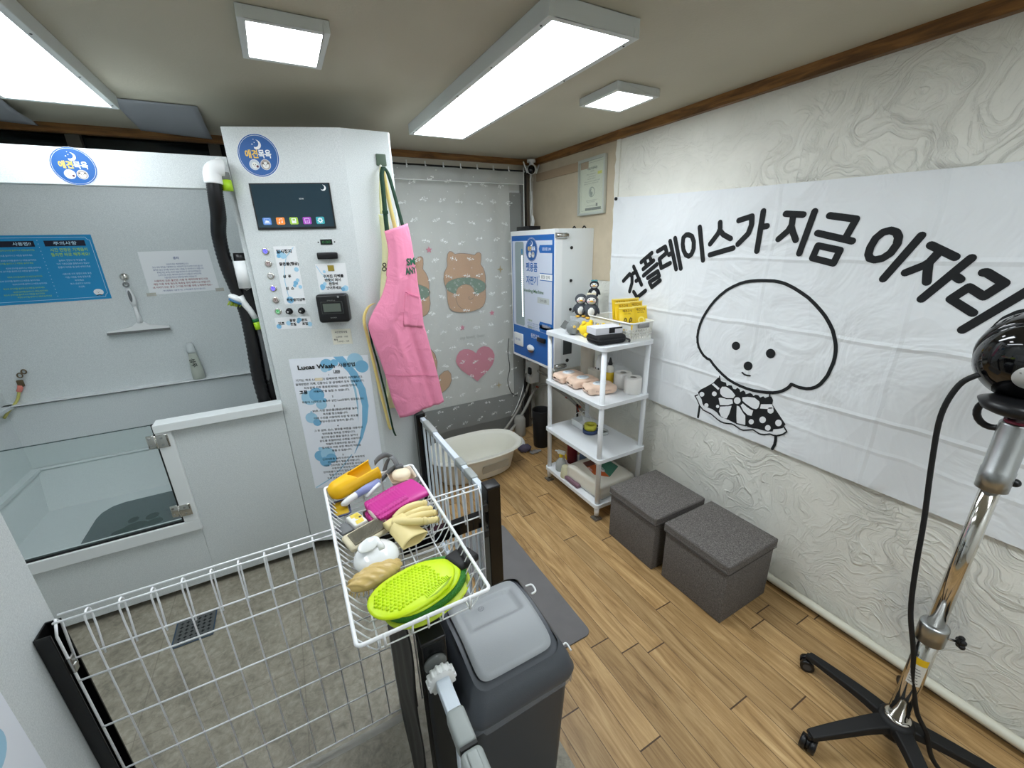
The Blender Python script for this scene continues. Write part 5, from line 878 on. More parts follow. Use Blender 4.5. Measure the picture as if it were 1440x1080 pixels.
# black pouch and white box
t = thing('black_case', 'black zipped fabric case lying on the front edge of the top shelf', 'case', (1.70,1.92,zt))
x = MB(); x.mat(mt('black_fabric', (18,18,20), .75, bump=(300,.3))).rbox(-.103, .103, -.072, .072, .002, .056, .022, 5, mx=TR(1.682,1.905,zt,0,0,-.12)); x.build('body', None, t)
x = MB(); x.mat(mt('zip_black', (36,36,38), .4)).tube([TR(1.682,1.905,zt,0,0,-.12) @ V(a,b,.031) for a,b in rrect(-.1038,.1038,-.0728,.0728,.022)], .003, 6, closed=True).curve([(1.765,1.828,zt+.03),(1.785,1.812,zt+.02),(1.778,1.808,zt+.008)], .006); x.build('zip', None, t)
t = thing('white_box', 'small white cardboard box resting on the black case', 'box', (1.70,1.93,zt+.059))
mxb = TR(1.682,1.925,zt+.0572,0,0,-.16); x = MB(); x.mat(mt('box_white', (222,222,228), .5)).box(-.092, .092, -.055, .055, 0, .041, mxb); x.build('carton', None, t, bevel=.001)
x = MB(); x.mat(BKM).box(.0922, .0926, -.05, .05, .004, .039, mxb).box(.0,.091,-.0556,-.0552,.006,.04, mxb); x.mat(mt('box_white', (222,222,228), .5)).box(.04,.092,-.0562,-.0557,.002,.03, mxb); x.build('open_flap', None, t)

# ---- second tier
z2 = .8425
WP = mt('wipes_peach', (236,206,184), .4, bump=(60,.35))
def wipes(x, y, rz, label):
    t = thing('wet_wipes_pack', label, 'wet wipes', (x,y,z2)); mx = TR(x,y,z2,0,0,rz); rr = random.Random(int(y*100))
    b = MB(); b.mat(WP)
    def pf(a, bb):  # closed pillow
        u = -1+2*a; ang = 2*PI*bb; k = max(.0, 1-abs(u)**6); hx = .105*u; w_ = .066*(.72+.28*k)*(1+.05*math.sin(9*u)); h_ = .028*(max(0,1-abs(u)**9))**.6*(1+.10*math.sin(13*u+3*bb*6)*abs(u))+.002
        q = .38; cx_ = math.copysign(abs(math.cos(ang))**q, math.cos(ang))*w_; cz_ = math.copysign(abs(math.sin(ang))**q, math.sin(ang))*h_
        return mx @ V(cx_, hx, .033+cz_+.006*abs(u)**8*math.sin(20*bb*PI))
    b.grid(pf, 36, 36); b.build('pouch', None, t)
    l = MB(); l.mat(mt('wipes_lid', (226,232,236), .3)).lathe([(.036,-.004),(.036,.003),(.032,.006),(0,.0065)], c=mx @ V(0,0,.0625), sx=1, sy=1.25, mx=Euler((0,0,rz)).to_matrix().to_4x4()); l.mat(mt('lid_blueprint', (140,166,190), .5))
    Fl = lambda a, bb, n=0: mx @ V(bb, -a, .0695+n); l.text('물티슈', 0, 0, .018, Fl, 0, bold=.02).text('SOFT', 0, -.018, .009, Fl, 0); l.build('lid', None, t)
    e = MB(); e.mat(mt('wipes_print', (150,110,100), .6)); Fe = lambda a, bb, n=0: mx @ V(-.0665-n, -a, .033+bb); e.text('WIPES', .03, 0, .014, Fe, .004).text('캡형 100매', -.03, .0, .010, Fe, .004); e.build('side_print', None, t)
wipes(1.70, 2.305, 1.50, 'peach wet wipes pack farthest from the camera of the three'); wipes(1.71, 2.155, 1.42, 'middle peach wet wipes pack of the three in a row'); wipes(1.725, 1.995, 1.30, 'peach wet wipes pack nearest the front post of the shelf')
t = thing('paper_towel_roll', 'tall cream paper towel roll standing at the back of the second shelf', 'paper towel', (1.93,2.36,z2))
MB().mat(mt('towel_cream', (206,198,184), .9, bump=(220,.4))).lathe([(.018,.0),(.052,.0),(.053,.004),(.053,.27),(.052,.273),(.018,.273)], c=(1.915,2.36,z2), n=36).build('roll', None, t)
def troll(x, y, label, r=.056):
    t = thing('toilet_roll', label, 'toilet roll', (x,y,z2)); TP = mt('tissue_white', (232,230,226), .95, bump=(300,.35))
    MB().mat(TP).lathe([(.021,.001),(r-.003,.001),(r,.004),(r,.104),(r-.003,.107),(.021,.107),(.021,.001)], c=(x,y,z2), n=40).build('tissue', None, t)
    MB().mat(mt('core_grey', (140,136,130), .9)).lathe([(.0195,.002),(.021,.002),(.021,.106),(.0195,.106),(.0195,.002)], c=(x,y,z2), n=24).build('core', None, t)
troll(1.905, 1.875, 'white toilet roll in front, beside the right post of the shelf'); troll(1.925, 1.99, 'white toilet roll behind, next to the glue bottle')
t = thing('glue_bottle', 'yellow-labelled squeeze bottle with black nozzle behind the wipes', 'bottle', (1.90,2.095,z2))
MB().mat(mt('bottle_clearwhite', (216,214,204), .25)).lathe([(.026,0),(.028,.004),(.028,.11),(.025,.125),(.014,.133),(.014,.14)], c=(1.90,2.095,z2)).build('body', None, t)
MB().mat(mt('label_yellow', (222,186,40), .5)).lathe([(.0285,.01),(.0285,.088)], c=(1.90,2.095,z2)).build('label', None, t)
MB().mat(BKP).lathe([(.016,.138),(.017,.15),(.012,.158),(.006,.185),(.004,.19),(0,.191)], c=(1.90,2.095,z2)).build('nozzle', None, t)
t = thing('patterned_bottle', 'small white bottle with black spots beside the towel roll', 'bottle', (1.93,2.235,z2))
x = MB(); x.mat(W_).lathe([(.03,0),(.031,.004),(.031,.13),(.02,.15),(.02,.165),(0,.166)], c=(1.93,2.235,z2)); x.mat(INK)
for i in range(26): a = i*.9; z = .02+.11*((i*13) % 26)/26; x.ball((1.93+.0305*math.cos(a), 2.235+.0305*math.sin(a), z2+z), (.006,.006,.007), 8, 6)
x.build('body', None, t)
t = thing('small_carton', 'small off-white carton beside the spotted bottle', 'box', (1.87,2.22,z2)); MB().mat(mt('carton_cream', (206,202,190), .6)).rbox(1.845, 1.885, 2.17, 2.27, z2, z2+.078, .002).build('body', None, t)

# ---- third tier
z3 = .4625
t = thing('wire_caddy', 'small white open caddy with a round handle on the third shelf', 'caddy', (1.80,2.27,z3))
x = MB(); x.mat(W_); cxx, cyy = 1.82, 2.275
for a in ((-.055,-.051,-.07,.07), (.051,.055,-.07,.07), (-.051,.051,-.07,-.066), (-.051,.051,.066,.07)): x.box(cxx+a[0], cxx+a[1], cyy+a[2], cyy+a[3], z3, z3+.05)
x.box(cxx-.055, cxx+.055, cyy-.07, cyy+.07, z3, z3+.003); x.build('tray', None, t)
x = MB(); x.mat(W2)
for s in (-1,1): x.tube([V(cxx+s*.03, cyy+.062*math.cos(a), z3+.05+.062*math.sin(a)) for a in [PI*i/16 for i in range(17)]], .0028, 6)
x.build('handle', None, t)
def ring(name, label, cx_, cy_, z, r, h, m, cat='tape'):
    return tag(MB().mat(m).lathe([(r*.66,0),(r,0),(r,h),(r*.66,h),(r*.66,0)], c=(cx_,cy_,z), n=32).build(name, None), label, cat)
ring('tape_roll', 'roll of yellow tape on top of the blue tape', 1.80, 2.16, z3+.027, .045, .038, mt('tape_yellow', (196,190,60), .4))
ring('tape_roll', 'roll of dark blue tape under the yellow tape', 1.80, 2.16, z3, .055, .026, mt('tape_blue', (50,70,110), .4))
ring('tape_roll', 'roll of clear greyish tape beside the yellow tape', 1.865, 2.10, z3, .042, .02, mt('tape_clear', (170,174,172), .3))
t = thing('coiled_cable', 'thin dark coiled cable lying by the tape rolls', 'cable', (1.87,2.12,z3)); MB().mat(BKM).tube([V(1.87+(.035+.004*math.sin(a*3))*math.cos(a), 2.19+.035*math.sin(a), z3+.004+.0006*a) for a in [.35*i for i in range(54)]], .003, 6).build('coil', None, t)

# ---- bottom tier
z4 = .1225
t = thing('spray_bottle', 'clear spray bottle with white and yellow trigger at the left of the lowest shelf', 'spray bottle', (1.64,2.32,z4))
sc0 = (1.645,2.305)
MB().mat(mat_glass('spray_clear', (205,210,208), .08, .45)).lathe([(.040,0),(.043,.006),(.043,.045),(.036,.075),(.018,.10),(.013,.115)], c=(*sc0,z4)).build('bottle', None, t)
MB().mat(mt('liquid_grey', (150,152,152), .1, alpha=.5)).lathe([(.038,.004),(.040,.03),(0,.03)], c=(*sc0,z4)).build('liquid', None, t)
MB().mat(mt('spray_yellow', (230,196,30), .4)).lathe([(.015,.11),(.015,.135),(.012,.137)], c=(*sc0,z4), n=20).tube([(sc0[0]+.012,sc0[1]-.022,z4+.155),(sc0[0]+.02,sc0[1]-.035,z4+.13),(sc0[0]+.02,sc0[1]-.045,z4+.10)], .005).build('trigger', None, t)
MB().mat(W_).rbox(-.010, .010, -.035, .03, .135, .165, .006, mx=TR(*sc0,z4,0,0,.5)).cyl((sc0[0]-.012,sc0[1]+.028,z4+.152), (sc0[0]-.022,sc0[1]+.045,z4+.152), .006, n=10).build('spray_head', None, t)
t = thing('plastic_cup', 'pale beige plastic cup standing upside down beside the spray bottle', 'cup', (1.60,2.2,z4))
MB().mat(mt('cup_beige', (196,192,160), .5)).lathe([(.040,0),(.041,.004),(.030,.085),(.027,.087),(0,.087)], c=(1.618,2.205,z4)).build('body', None, t)
t = thing('pad_package', 'large white plastic package of pads with orange and green print on the lowest shelf', 'package', (1.78,2.0,z4))
x = MB(); x.mat(mt('package_white', (224,220,208), .32, bump=(26,.6)))
def puff(cx_, cy_, z0, lx, ly, lz, rz):
    bm = bmesh.new(); bmesh.ops.create_cube(bm, size=2); bmesh.ops.subdivide_edges(bm, edges=bm.edges[:], cuts=9, use_grid_fill=True); rr = random.Random(5)
    m_ = TR(cx_, cy_, z0+lz/2, 0, 0, rz)
    for v in bm.verts:
        c = v.co; k = (1-abs(c.x)**5*.10)*(1-abs(c.y)**5*.10); wv = .012*math.sin(9*c.x+4*c.z)+.010*math.sin(11*c.y+7*c.z+1)
        v.co = V(c.x*lx/2*(1-.06*abs(c.z)**4)*(1+wv), c.y*ly/2*(1-.06*abs(c.z)**4)*(1+wv), c.z*lz/2*k)
    return bm, m_
bm, m_ = puff(1.775, 2.005, z4, .32, .36, .128, .04); x.bm(bm, m_); x.build('bag', None, t)
FPk = lambda a, b, n=0: m_ @ V(a, b, .066+n)
x = MB(); x.mat(mt('print_orange', (196,96,46), .5)).poly([(-.10,-.05),(-.06,.12),(.03,.12),(-.03,-.13)], FPk, -.002); x.mat(mt('print_teal', (70,130,110), .5)).poly([(-.03,-.13),(.03,.12),(.13,.10),(.12,-.06)], FPk, -.0017)
x.mat(mt('print_brown', (110,70,60), .5)).poly([(-.075,.06),(-.06,.12),(.03,.12),(.015,.05)], FPk, -.0014); x.mat(mt('print_olive', (140,140,60), .5)).poly([(.02,.06),(.03,.12),(.1,.108),(.08,.06)], FPk, -.0012)
x.mat(PW).text('배변패드', 0, 0, .03, FPk, -.0008, rot=1.3, bold=.02).text('100매', -.075, .02, .02, FPk, -.0008, rot=1.3); x.build('print', None, t)
t = thing('purple_packet', 'flattened mauve patterned packet under the white pad package', 'packet', (1.62,2.1,z4)); MB().mat(mt('mauve', (120,92,104), .4, bump=(80,.6))).rbox(1.585, 1.625, 2.02, 2.18, z4, z4+.03, .01).build('body', None, t)
def bottle(name, label, x, y, z, r, h, m, capm, cat='bottle'):
    t = thing(name, label, cat, (x,y,z)); MB().mat(m).lathe([(r*.94,0),(r,.005),(r,h*.68),(r*.85,h*.80),(r*.4,h*.88)], c=(x,y,z)).build('body', None, t); MB().mat(capm).lathe([(r*.42,h*.88),(r*.42,h),(0,h)], c=(x,y,z), n=18).build('cap', None, t)
bottle('cleaner_bottle', 'dark red bottle standing behind the spray bottle', 1.79, 2.355, z4, .042, .21, mt('bottle_red', (120,30,36), .3), mt('cap_red', (150,40,40), .4))
bottle('cleaner_bottle', 'clear bluish bottle right of the dark red bottle', 1.84, 2.27, z4, .036, .16, mt('bottle_bluegrey', (90,110,140), .3), W_)
bottle('cleaner_bottle', 'bright blue bottle at the back of the lowest shelf', 1.91, 2.27, z4, .042, .20, mt('bottle_blue', (24,70,150), .3), mt('cap_blue', (30,60,130), .4))

# ================================================================ ottomans
def ottoman(x0, x1, y0, y1, h, label, rz=0):
    t = thing('storage_ottoman', label, 'ottoman', ((x0+x1)/2,(y0+y1)/2,0)); L = M['linen']
    m = TR((x0+x1)/2, (y0+y1)/2, 0, 0, 0, rz); a, b = (x1-x0)/2, (y1-y0)/2
    MB().mat(L).rbox(-a+.006, a-.006, -b+.006, b-.006, .0, h-.045, .006, 3, m).build('box', None, t)
    x = MB(); x.mat(L); bm = bmesh.new(); bmesh.ops.create_cube(bm, size=2); bmesh.ops.subdivide_edges(bm, edges=bm.edges[:], cuts=7, use_grid_fill=True)
    for v in bm.verts:
        c = v.co.copy(); top = c.z > .99
        v.co = V(c.x*a*1.012, c.y*b*1.012, h-.052+(c.z+1)/2*.046+((.010*(1-c.x**4)*(1-c.y**4)) if top else 0))
    x.bm(bm, m); x.build('lid', None, t, bevel=.007, seg=3)
    s = MB(); s.mat(mt('seam_thread', (74,70,67), .9)).tube([m @ V(p[0], p[1], h-.054) for p in rrect(-a*1.012, a*1.012, -b*1.012, b*1.012, .01)], .0022, 6, closed=True); s.build('lid_piping', None, t)
ottoman(1.583, 1.965, .872, 1.25, .36, 'grey linen box ottoman nearest the camera, by the banner wall', .01)
ottoman(1.563, 1.955, 1.29, 1.665, .36, 'grey linen box ottoman between its twin and the shelf', -.005)

# ================================================================ floor things behind the shelf
t = thing('baby_bathtub', 'cream oval plastic pet bathtub on the wooden floor behind the gate', 'tub', (1.12,2.80,0))
TB = mt('tub_cream', (228,226,214), .35); cx_, cy_ = 1.14, 2.80
def ov(a, rx, ry, q=.78): return (cx_+rx*math.copysign(abs(math.cos(a))**q, math.cos(a)), cy_+ry*math.copysign(abs(math.sin(a))**q, math.sin(a)))
prof = [(.0,.0,.004),(.29,.14,.004),(.305,.155,.02),(.345,.195,.20),(.36,.21,.235),(.395,.245,.245),(.402,.252,.236),(.397,.247,.232)]
inn = [(.395,.245,.248),(.365,.215,.246),(.35,.20,.23),(.325,.175,.12),(.30,.15,.03),(.26,.12,.018),(0,0,.016)]
x = MB(); x.mat(TB); N_ = 48
for pf_ in (prof, inn): x.grid(lambda i, j, pf_=pf_: V(*ov(2*PI*j, *pf_[round(i*(len(pf_)-1))][:2]), pf_[round(i*(len(pf_)-1))][2]), len(pf_)-1, N_)
x.build('basin', None, t)
x = MB(); x.mat(mt('tub_label', (176,172,160), .5)); FTb = lambda a, b, n=0: V(cx_+a, cy_-.188-.19*b+.0-.55*max(0,abs(a)-.2)**2*0-n, .045+b)
x.rect(-.02, .22, .03, .10, lambda a, b, n=0: V(cx_+a, cy_-(.16+.2*(b+.045))*(max(.0,1-(abs(a)/.36)**2.6))**.39-.004-n, .045+b), 0); x.build('printed_label', None, t)
t = thing('drain_trap', 'white plastic drain elbow with grey cloth wrapped at its foot', 'drain pipe', (1.66,2.92,0))
x = MB(); x.mat(W_).curve([(1.60,2.98,.09),(1.625,2.965,.105),(1.65,2.945,.09),(1.66,2.935,.04)], .032, 14); x.build('elbow', None, t)
x = MB(); x.mat(mt('purple_rag', (84,78,96), .9, bump=(60,.9))).ball((1.665,2.90,.035), (.06,.045,.036), fn=lambda d: 1+.15*math.sin(8*d.x+3)*math.sin(7*d.y)); x.mat(mt('clear_bag', (150,150,150), .3, alpha=.6)).ball((1.73,2.83,.012), (.06,.03,.012), fn=lambda d: 1+.2*math.sin(9*d.x)); x.build('rag', None, t)
t = thing('black_canister', 'tall black cylindrical bin on the floor behind the shelf', 'bin', (1.86,2.95,0))
MB().mat(mt('bin_black', (18,18,19), .5)).lathe([(.070,0),(.074,.01),(.086,.355),(.082,.362),(.078,.35),(.068,.02),(0,.02)], c=(1.865,2.93,0)).build('body', None, t)
t = thing('socket_box', 'white electric socket box with black plug on the back wall', 'socket', (1.98,3.34,.55))
x = MB(); x.mat(W_).rbox(1.935, 2.04, 3.24, 3.328, .50, .72, .006); x.build('box', None, t); MB().mat(BKM).rbox(1.915, 1.94, 3.21, 3.26, .60, .67, .012).curve([(1.89,3.24,.62),(1.87,3.25,.5),(1.90,3.27,.4),(1.86,3.28,.3),(1.88,3.3,.2)], .004).build('plug', None, t); MB().mat(W_).rbox(1.905, 1.94, 3.215, 3.25, .555, .59, .008).build('adapter', None, t)
t = thing('water_pipes', 'cluster of grey pipes with copper valves running low along the wall behind the shelf', 'pipes', (2.0,2.9,.4))
x = MB(); x.mat(mt('pipe_grey', (158,156,148), .5))
x.curve([(1.62,3.20,.03),(1.75,3.22,.12),(1.87,3.24,.25),(2.0,3.26,.42),(2.03,3.1,.52),(2.04,2.8,.50),(2.045,2.5,.42)], .014, 10).curve([(1.60,3.24,.05),(1.74,3.27,.16),(1.86,3.29,.30),(1.97,3.32,.5),(1.99,3.33,.75)], .012, 10).curve([(2.02,3.28,.62),(2.035,3.0,.60),(2.04,2.7,.54),(2.045,2.5,.47)], .012, 10).curve([(2.0,3.31,.1),(2.0,3.31,.4),(2.0,3.31,.55)], .016, 10); x.build('pipe_runs', None, t)
x = MB(); x.mat(mt('copper_red', (150,70,50), .4, .4)); 
for p in ((2.035,2.78,.49),(2.04,2.6,.46),(2.035,2.72,.55),(1.99,3.2,.47)): x.ball(p, (.010,.022,.012), 12, 8)
x.tube([(2.02,2.62,.47),(2.0,2.56,.44)], .006); x.build('valves', None, t)
x = MB(); x.mat(mt('hose_dark', (40,34,30), .5)).curve([(2.03,2.62,.48),(1.99,2.56,.38),(1.96,2.5,.34),(1.98,2.46,.42)], .009); x.build('hose', None, t)
tag(MB().mat(mt('cylinder_grey', (160,158,150), .6)).lathe([(.05,0),(.055,.01),(.055,.17),(.04,.20),(0,.21)], c=(1.80,3.22,.0)).build('grey_tank', None), 'grey-white cylinder standing on the floor in the back corner', 'tank')
tag(MB().mat(BKM).curve([(1.715,3.24,.98),(1.70,3.24,.85),(1.715,3.24,.70),(1.69,3.24,.58),(1.73,3.25,.45),(1.80,3.26,.40)], .0035).build('hanging_cord', None), 'thin dark cord hanging in front of the lace curtain', 'cord')

# floor mat
c = MB(); c.mat(mt('mat_grey', (112,110,110), .85, var=.06, bump=(400,.2))).prism(rrect(.66, 1.015, 1.145, 2.09, .035), flat, 0, .008); tag(c.build('floor_mat', None), 'grey rounded floor mat on the wooden floor beside the waste bin', 'mat')

# ================================================================ stand dryer
t = thing('stand_dryer', 'black pet stand dryer on a chrome pole with five-star wheeled base', 'dryer', (1.69,.25,0))
hx, hy = 1.680, .244
x = MB(); x.mat(BKM)
def leg_pts(a, L): d = V(math.cos(a), math.sin(a), 0); return [V(hx,hy,.115)+d*.03, V(hx,hy,.11)+d*L*.35, V(hx,hy,.088)+d*L*.75, V(hx,hy,.072)+d*L]
A0 = 1.43; legs = []
for i in range(5):
    a = A0+i*2*PI/5; L = .312; P = smooth_path(leg_pts(a, L), 4)
    lg = MB(); lg.mat(BKM); d = V(math.cos(a), math.sin(a), 0); s_ = d.cross(V(0,0,1)); n_ = len(P)
    for j, p in enumerate(P): pass
    vs = []; 
    for j, p in enumerate(P):
        k = j/(n_-1); w_ = .034-.014*k; h_ = .030-.012*k
        vs += [p+s_*w_*.8+V(0,0,h_*.5), p+s_*w_-V(0,0,h_*.5), p-s_*w_-V(0,0,h_*.5), p-s_*w_*.8+V(0,0,h_*.5)]
    fs = [(4*j+q, 4*j+(q+1) % 4, 4*j+4+(q+1) % 4, 4*j+4+q) for j in range(n_-1) for q in range(4)]+[(3,2,1,0), tuple(4*(n_-1)+q for q in range(4))]
    lg.add(vs, fs, False); lo = lg.build('leg', None, t, bevel=.004)
    e = V(hx,hy,0)+d*(L-.004); ca = MB(); ax = (s_*.8+d*.6).normalized()
    ca.mat(BKP).cyl(e+V(0,0,.026)-ax*.024, e+V(0,0,.026)-ax*.006, .026, n=20).cyl(e+V(0,0,.026)+ax*.006, e+V(0,0,.026)+ax*.024, .026, n=20).cyl(e+V(0,0,.03)-ax*.008, e+V(0,0,.03)+ax*.008, .02, n=14).cyl(e+V(0,0,.04), e+V(0,0,.075), .010, n=10)
    ca.mat(mt('caster_grey', (70,70,72), .5)).cyl(e+V(0,0,.026)-ax*.0245, e+V(0,0,.026)-ax*.0242, .016, n=16).cyl(e+V(0,0,.026)+ax*.0242, e+V(0,0,.026)+ax*.0245, .016, n=16); ca.build('caster', None, lo)
x = MB(); x.mat(BKM).lathe([(.055,.075),(.06,.09),(.055,.125),(.045,.14),(0,.14)], c=(hx,hy,0)); x.build('hub', None, t)
MB().mat(CHR).lathe([(.031,.138),(.038,.140),(.038,.146),(.031,.150)], c=(hx,hy,0)).build('ring', None, t)
MB().mat(CHR).cyl((hx,hy,.12), (hx,hy,.56), .028, n=32).build('lower_pole', None, t)
MB().mat(ALU).lathe([(.029,.515),(.037,.515),(.037,.58),(.035,.585),(.025,.587)], c=(hx,hy,0), n=32).build('collar', None, t)
MB().mat(CHR).cyl((hx,hy,.55), (hx,hy,1.13), .0215, n=32).build('upper_pole', None, t)
x = MB(); x.mat(STEEL).cyl((hx,hy,.545), (hx+.03,hy-.055,.545), .004, n=8); x.mat(BKP)
kc = V(hx+.034,hy-.06,.545)
for i in range(5): a = 2*PI*i/5; x.ball(kc+V(.012*math.cos(a)*.8, .012*math.cos(a)*.6, .014*math.sin(a)), .009, 10, 7)
x.ball(kc, .013, 12, 8); x.build('height_knob', None, t)
Fp = lambda a, b, n=0: V(hx+(.0285+n)*math.cos(a), hy+(.0285+n)*math.sin(a), b)
x = MB(); x.mat(mt('sticker_white', (216,216,210), .4)).grid(lambda a, b: Fp(2.75+1.35*a, .33+.09*b, 0), 12, 1); x.mat(mt('sticker_yellow', (226,186,30), .4)).grid(lambda a, b: Fp(2.75+1.35*a, .42+.028*b, 0), 12, 1); x.mat(mt('print_grey2', (110,110,110), .6))
for i in range(6): x.grid(lambda a, b, i=i: Fp(2.9+(.9-.1*(i % 3))*a, .34+.012*i+.003*b, .0004), 8, 1)
x.build('sticker', None, t)
MB().mat(ALU).lathe([(.024,1.10),(.034,1.10),(.035,1.16),(.033,1.162),(.033,1.30),(.031,1.305),(0,1.305)], c=(hx,hy,0), n=32).build('neck_sleeve', None, t)
MB().mat(BKP).ball((hx+.018,hy-.035,1.13), .012, 12, 8).build('sleeve_knob', None, t)
# head: two glossy shells on an axis tipped towards the room
ax = V(-.86,-.16,-.34).normalized(); hc = V(1.745,.262,1.475); q = ax.to_track_quat('Z', 'Y').to_matrix().to_4x4(); mh = Matrix.Translation(hc) @ q
GB = mt('dryer_gloss_black', (8,8,10), .08, coat=.6)
x = MB(); x.mat(GB).lathe([(0,-.125),(.05,-.12),(.09,-.095),(.115,-.05),(.122,-.005),(.120,.01),(.112,.016)], n=48, mx=mh); x.build('rear_shell', None, t)
x = MB(); x.mat(GB).lathe([(.109,.020),(.117,.026),(.1175,.04),(.105,.068),(.075,.092),(.035,.104),(0,.107)], n=48, mx=mh); x.build('front_shell', None, t)
x = MB(); x.mat(mt('vent_band_grey', (120,124,122), .3)).lathe([(.108,.008),(.108,.03)], n=48, mx=mh); x.mat(BKM)
for i in range(22): a = 2*PI*i/22; x.cyl(mh @ V(.1085*math.cos(a),.1085*math.sin(a),.012), mh @ V(.1085*math.cos(a),.1085*math.sin(a),.024), .005, n=6)
x.build('vent_band', None, t)
x = MB(); FD = lambda a, b, n=0: mh @ V(b, a, .1076+n) ; x.mat(mt('label_silver', (196,196,192), .3)).lathe([(.036,.1055),(.034,.1085),(0,.1087)], n=36, mx=mh)
qz = V(0,0,1)-ax*ax.z; qz.normalize(); qx = qz.cross(ax)
FD = lambda a, b, n=0: hc+ax*(.1092+n)+qx*a+qz*b
x.mat(RED).poly([(-.014,-.006),(-.006,.008),(.0,.003),(.006,.010),(.015,.0),(.006,-.004)], FD, 0); x.mat(INK)
for i, ch in enumerate('PET GROOMING'): a = 2.6-.38*i; x.text(ch, .026*math.cos(a), .026*math.sin(a), .007, FD, 0, rot=a-PI/2)
x.build('round_label', None, t)
x = MB(); x.mat(BKP).lathe([(.055,-.03),(.075,-.02),(.085,.0),(.06,.012)], c=(hx+.01,hy+.005,1.355), n=30).tube([V(hx-.004-.01*math.sin(a), hy+.045+.034*math.cos(a), 1.315+.042*math.sin(a)) for a in [2*PI*i/20 for i in range(20)]], .009, 10, closed=True); x.build('bracket', None, t)
MB().mat(mt('red_ring', (120,30,50), .4)).cyl((hx,hy,1.303), (hx,hy,1.312), .027, n=22).build('red_ring', None, t)
x = MB(); x.mat(BKM).curve([(1.66,.34,1.42),(1.655,.37,1.38),(1.655,.385,1.28),(1.665,.372,1.12),(1.66,.345,.93),(1.655,.325,.76),(1.65,.30,.60),(1.652,.262,.46),(1.66,.235,.33),(1.672,.205,.22),(1.69,.17,.15),(1.70,.13,.05),(1.72,.05,.008),(1.74,-.1,.008)], .0075, 10); x.build('power_cord', None, t)
# aprons hanging on the hook
t = thing('wall_hook', 'dark green rounded adhesive hook on the right face of the kiosk', 'hook', (.527,2.27,2.19))
x = MB(); x.mat(mt('hook_green', (74,92,76), .5)).rbox(.503, .551, 2.268, 2.2765, 2.170, 2.222, .010, 4); x.build('plate', None, t); MB().mat(mt('hook_cream', (220,220,210), .3)).curve([(.52,2.268,2.17),(.515,2.25,2.15),(.518,2.235,2.145),(.522,2.232,2.16)], .006).build('peg', None, t)
def apron(name, label, L, R, y, rgb, ymod, nm):
    t = thing(name, label, 'apron', ((L[0][0]+R[0][0])/2, y, L[0][1]))
    def at(P, s):
        k = s*(len(P)-1); i = min(int(k), len(P)-2); f = k-i; return (P[i][0]+(P[i+1][0]-P[i][0])*f, P[i][1]+(P[i+1][1]-P[i][1])*f)
    def pt(a, b):
        l, r = at(L, b), at(R, b); return V(l[0]+(r[0]-l[0])*a, y+ymod(a, b), l[1]+(r[1]-l[1])*a)
    MB().mat(mat_cloth(nm, rgb, 11, .5, .018)).grid(pt, 26, 50).build('cloth', None, t, solid=.002)
    return t, pt
RS = lambda P, n: [tuple(p)[:2] for p in [smooth_path([(a,0,b) for a,b in P], 4)[0]]]
sm2 = lambda P: [(p.x, p.z) for p in smooth_path([(a,0,b) for a,b in P], 4)]
ta, pa = apron('pink_apron', 'pink apron with green lettering hanging in front on the kiosk hook', sm2(AP_L), sm2(AP_R), 2.185, (232,140,172), lambda a, b: -.020*math.sin(PI*a)+.012*math.sin(9*a+3*b)*b+.016*math.exp(-((a-.62-.15*b)/.05)**2)*b-.012*math.exp(-((a-.3-.2*b)/.07)**2)*math.sin(PI*b)-.02*b, 'pink_cotton')
def apf(a, b, n=0):   # lettering laid on the cloth: u,v in metres around the chest
    s = max(0, min(1, (1.872-b)/(1.872-.91))); lo, hi = .478, .640
    l = [p for p in sm2(AP_L)]; aa = 0
    # find parameter a on the row
    best = None
    for k in range(0, 27):
        p = pa(k/26, s)
        if best is None or abs(p.x-a) < best[0]: best = (abs(p.x-a), p.y)
    return V(a, best[1]-.004-n, b)
x = MB(); x.mat(mt('apron_green', (30,96,70), .7)).text('SMALL'[:2], .594, 1.722, .040, apf, 0, w=.048, bold=.035, rot=.06).text('ANY', .590, 1.678, .040, apf, 0, w=.062, bold=.035, rot=.06); x.build('lettering', None, ta)
DG = mt('strap_green', (16,52,34), .8)
def strap(P, w_, m, name, par, wv=(1,0,0), th=.0015):
    P = smooth_path(P, 6); wv = V(wv); s = MB(); s.mat(m); vs = [q for p in P for q in (p-wv*w_/2, p+wv*w_/2)]
    s.add(vs, [(2*i, 2*i+1, 2*i+3, 2*i+2) for i in range(len(P)-1)], True); return s.build(name, None, par, solid=th)
strap([(.522,2.225,2.158),(.508,2.215,2.12),(.505,2.205,2.05),(.500,2.195,1.97),(.497,2.188,1.88),(.497,2.185,1.855)], .022, DG, 'neck_strap', ta)
strap([(.522,2.226,2.160),(.540,2.22,2.13),(.555,2.21,2.05),(.566,2.20,1.97),(.576,2.19,1.90),(.579,2.187,1.87)], .017, DG, 'neck_strap', ta)
MB().mat(DG).rbox(-.014, .014, -.003, .003, -.008, .008, .002, mx=TR(.499,2.19,1.955)).build('buckle', None, ta)
strap([(.352,2.20,1.42),(.356,2.21,1.33),(.372,2.22,1.22),(.385,2.225,1.1),(.395,2.225,1.0),(.402,2.225,.90),(.41,2.225,.80),(.42,2.225,.76)], .010, DG, 'waist_tie', ta)
x = MB(); x.mat(mat_cloth('pink_cotton', (232,140,172), 11, .5, .018)); x.grid(lambda a, b: pa(.60+.37*a, .375+.19*b+.04*a*(1-b))+V(0,-.0028-.001*math.sin(PI*a),0), 12, 10); x.build('pocket', None, ta, solid=.002)
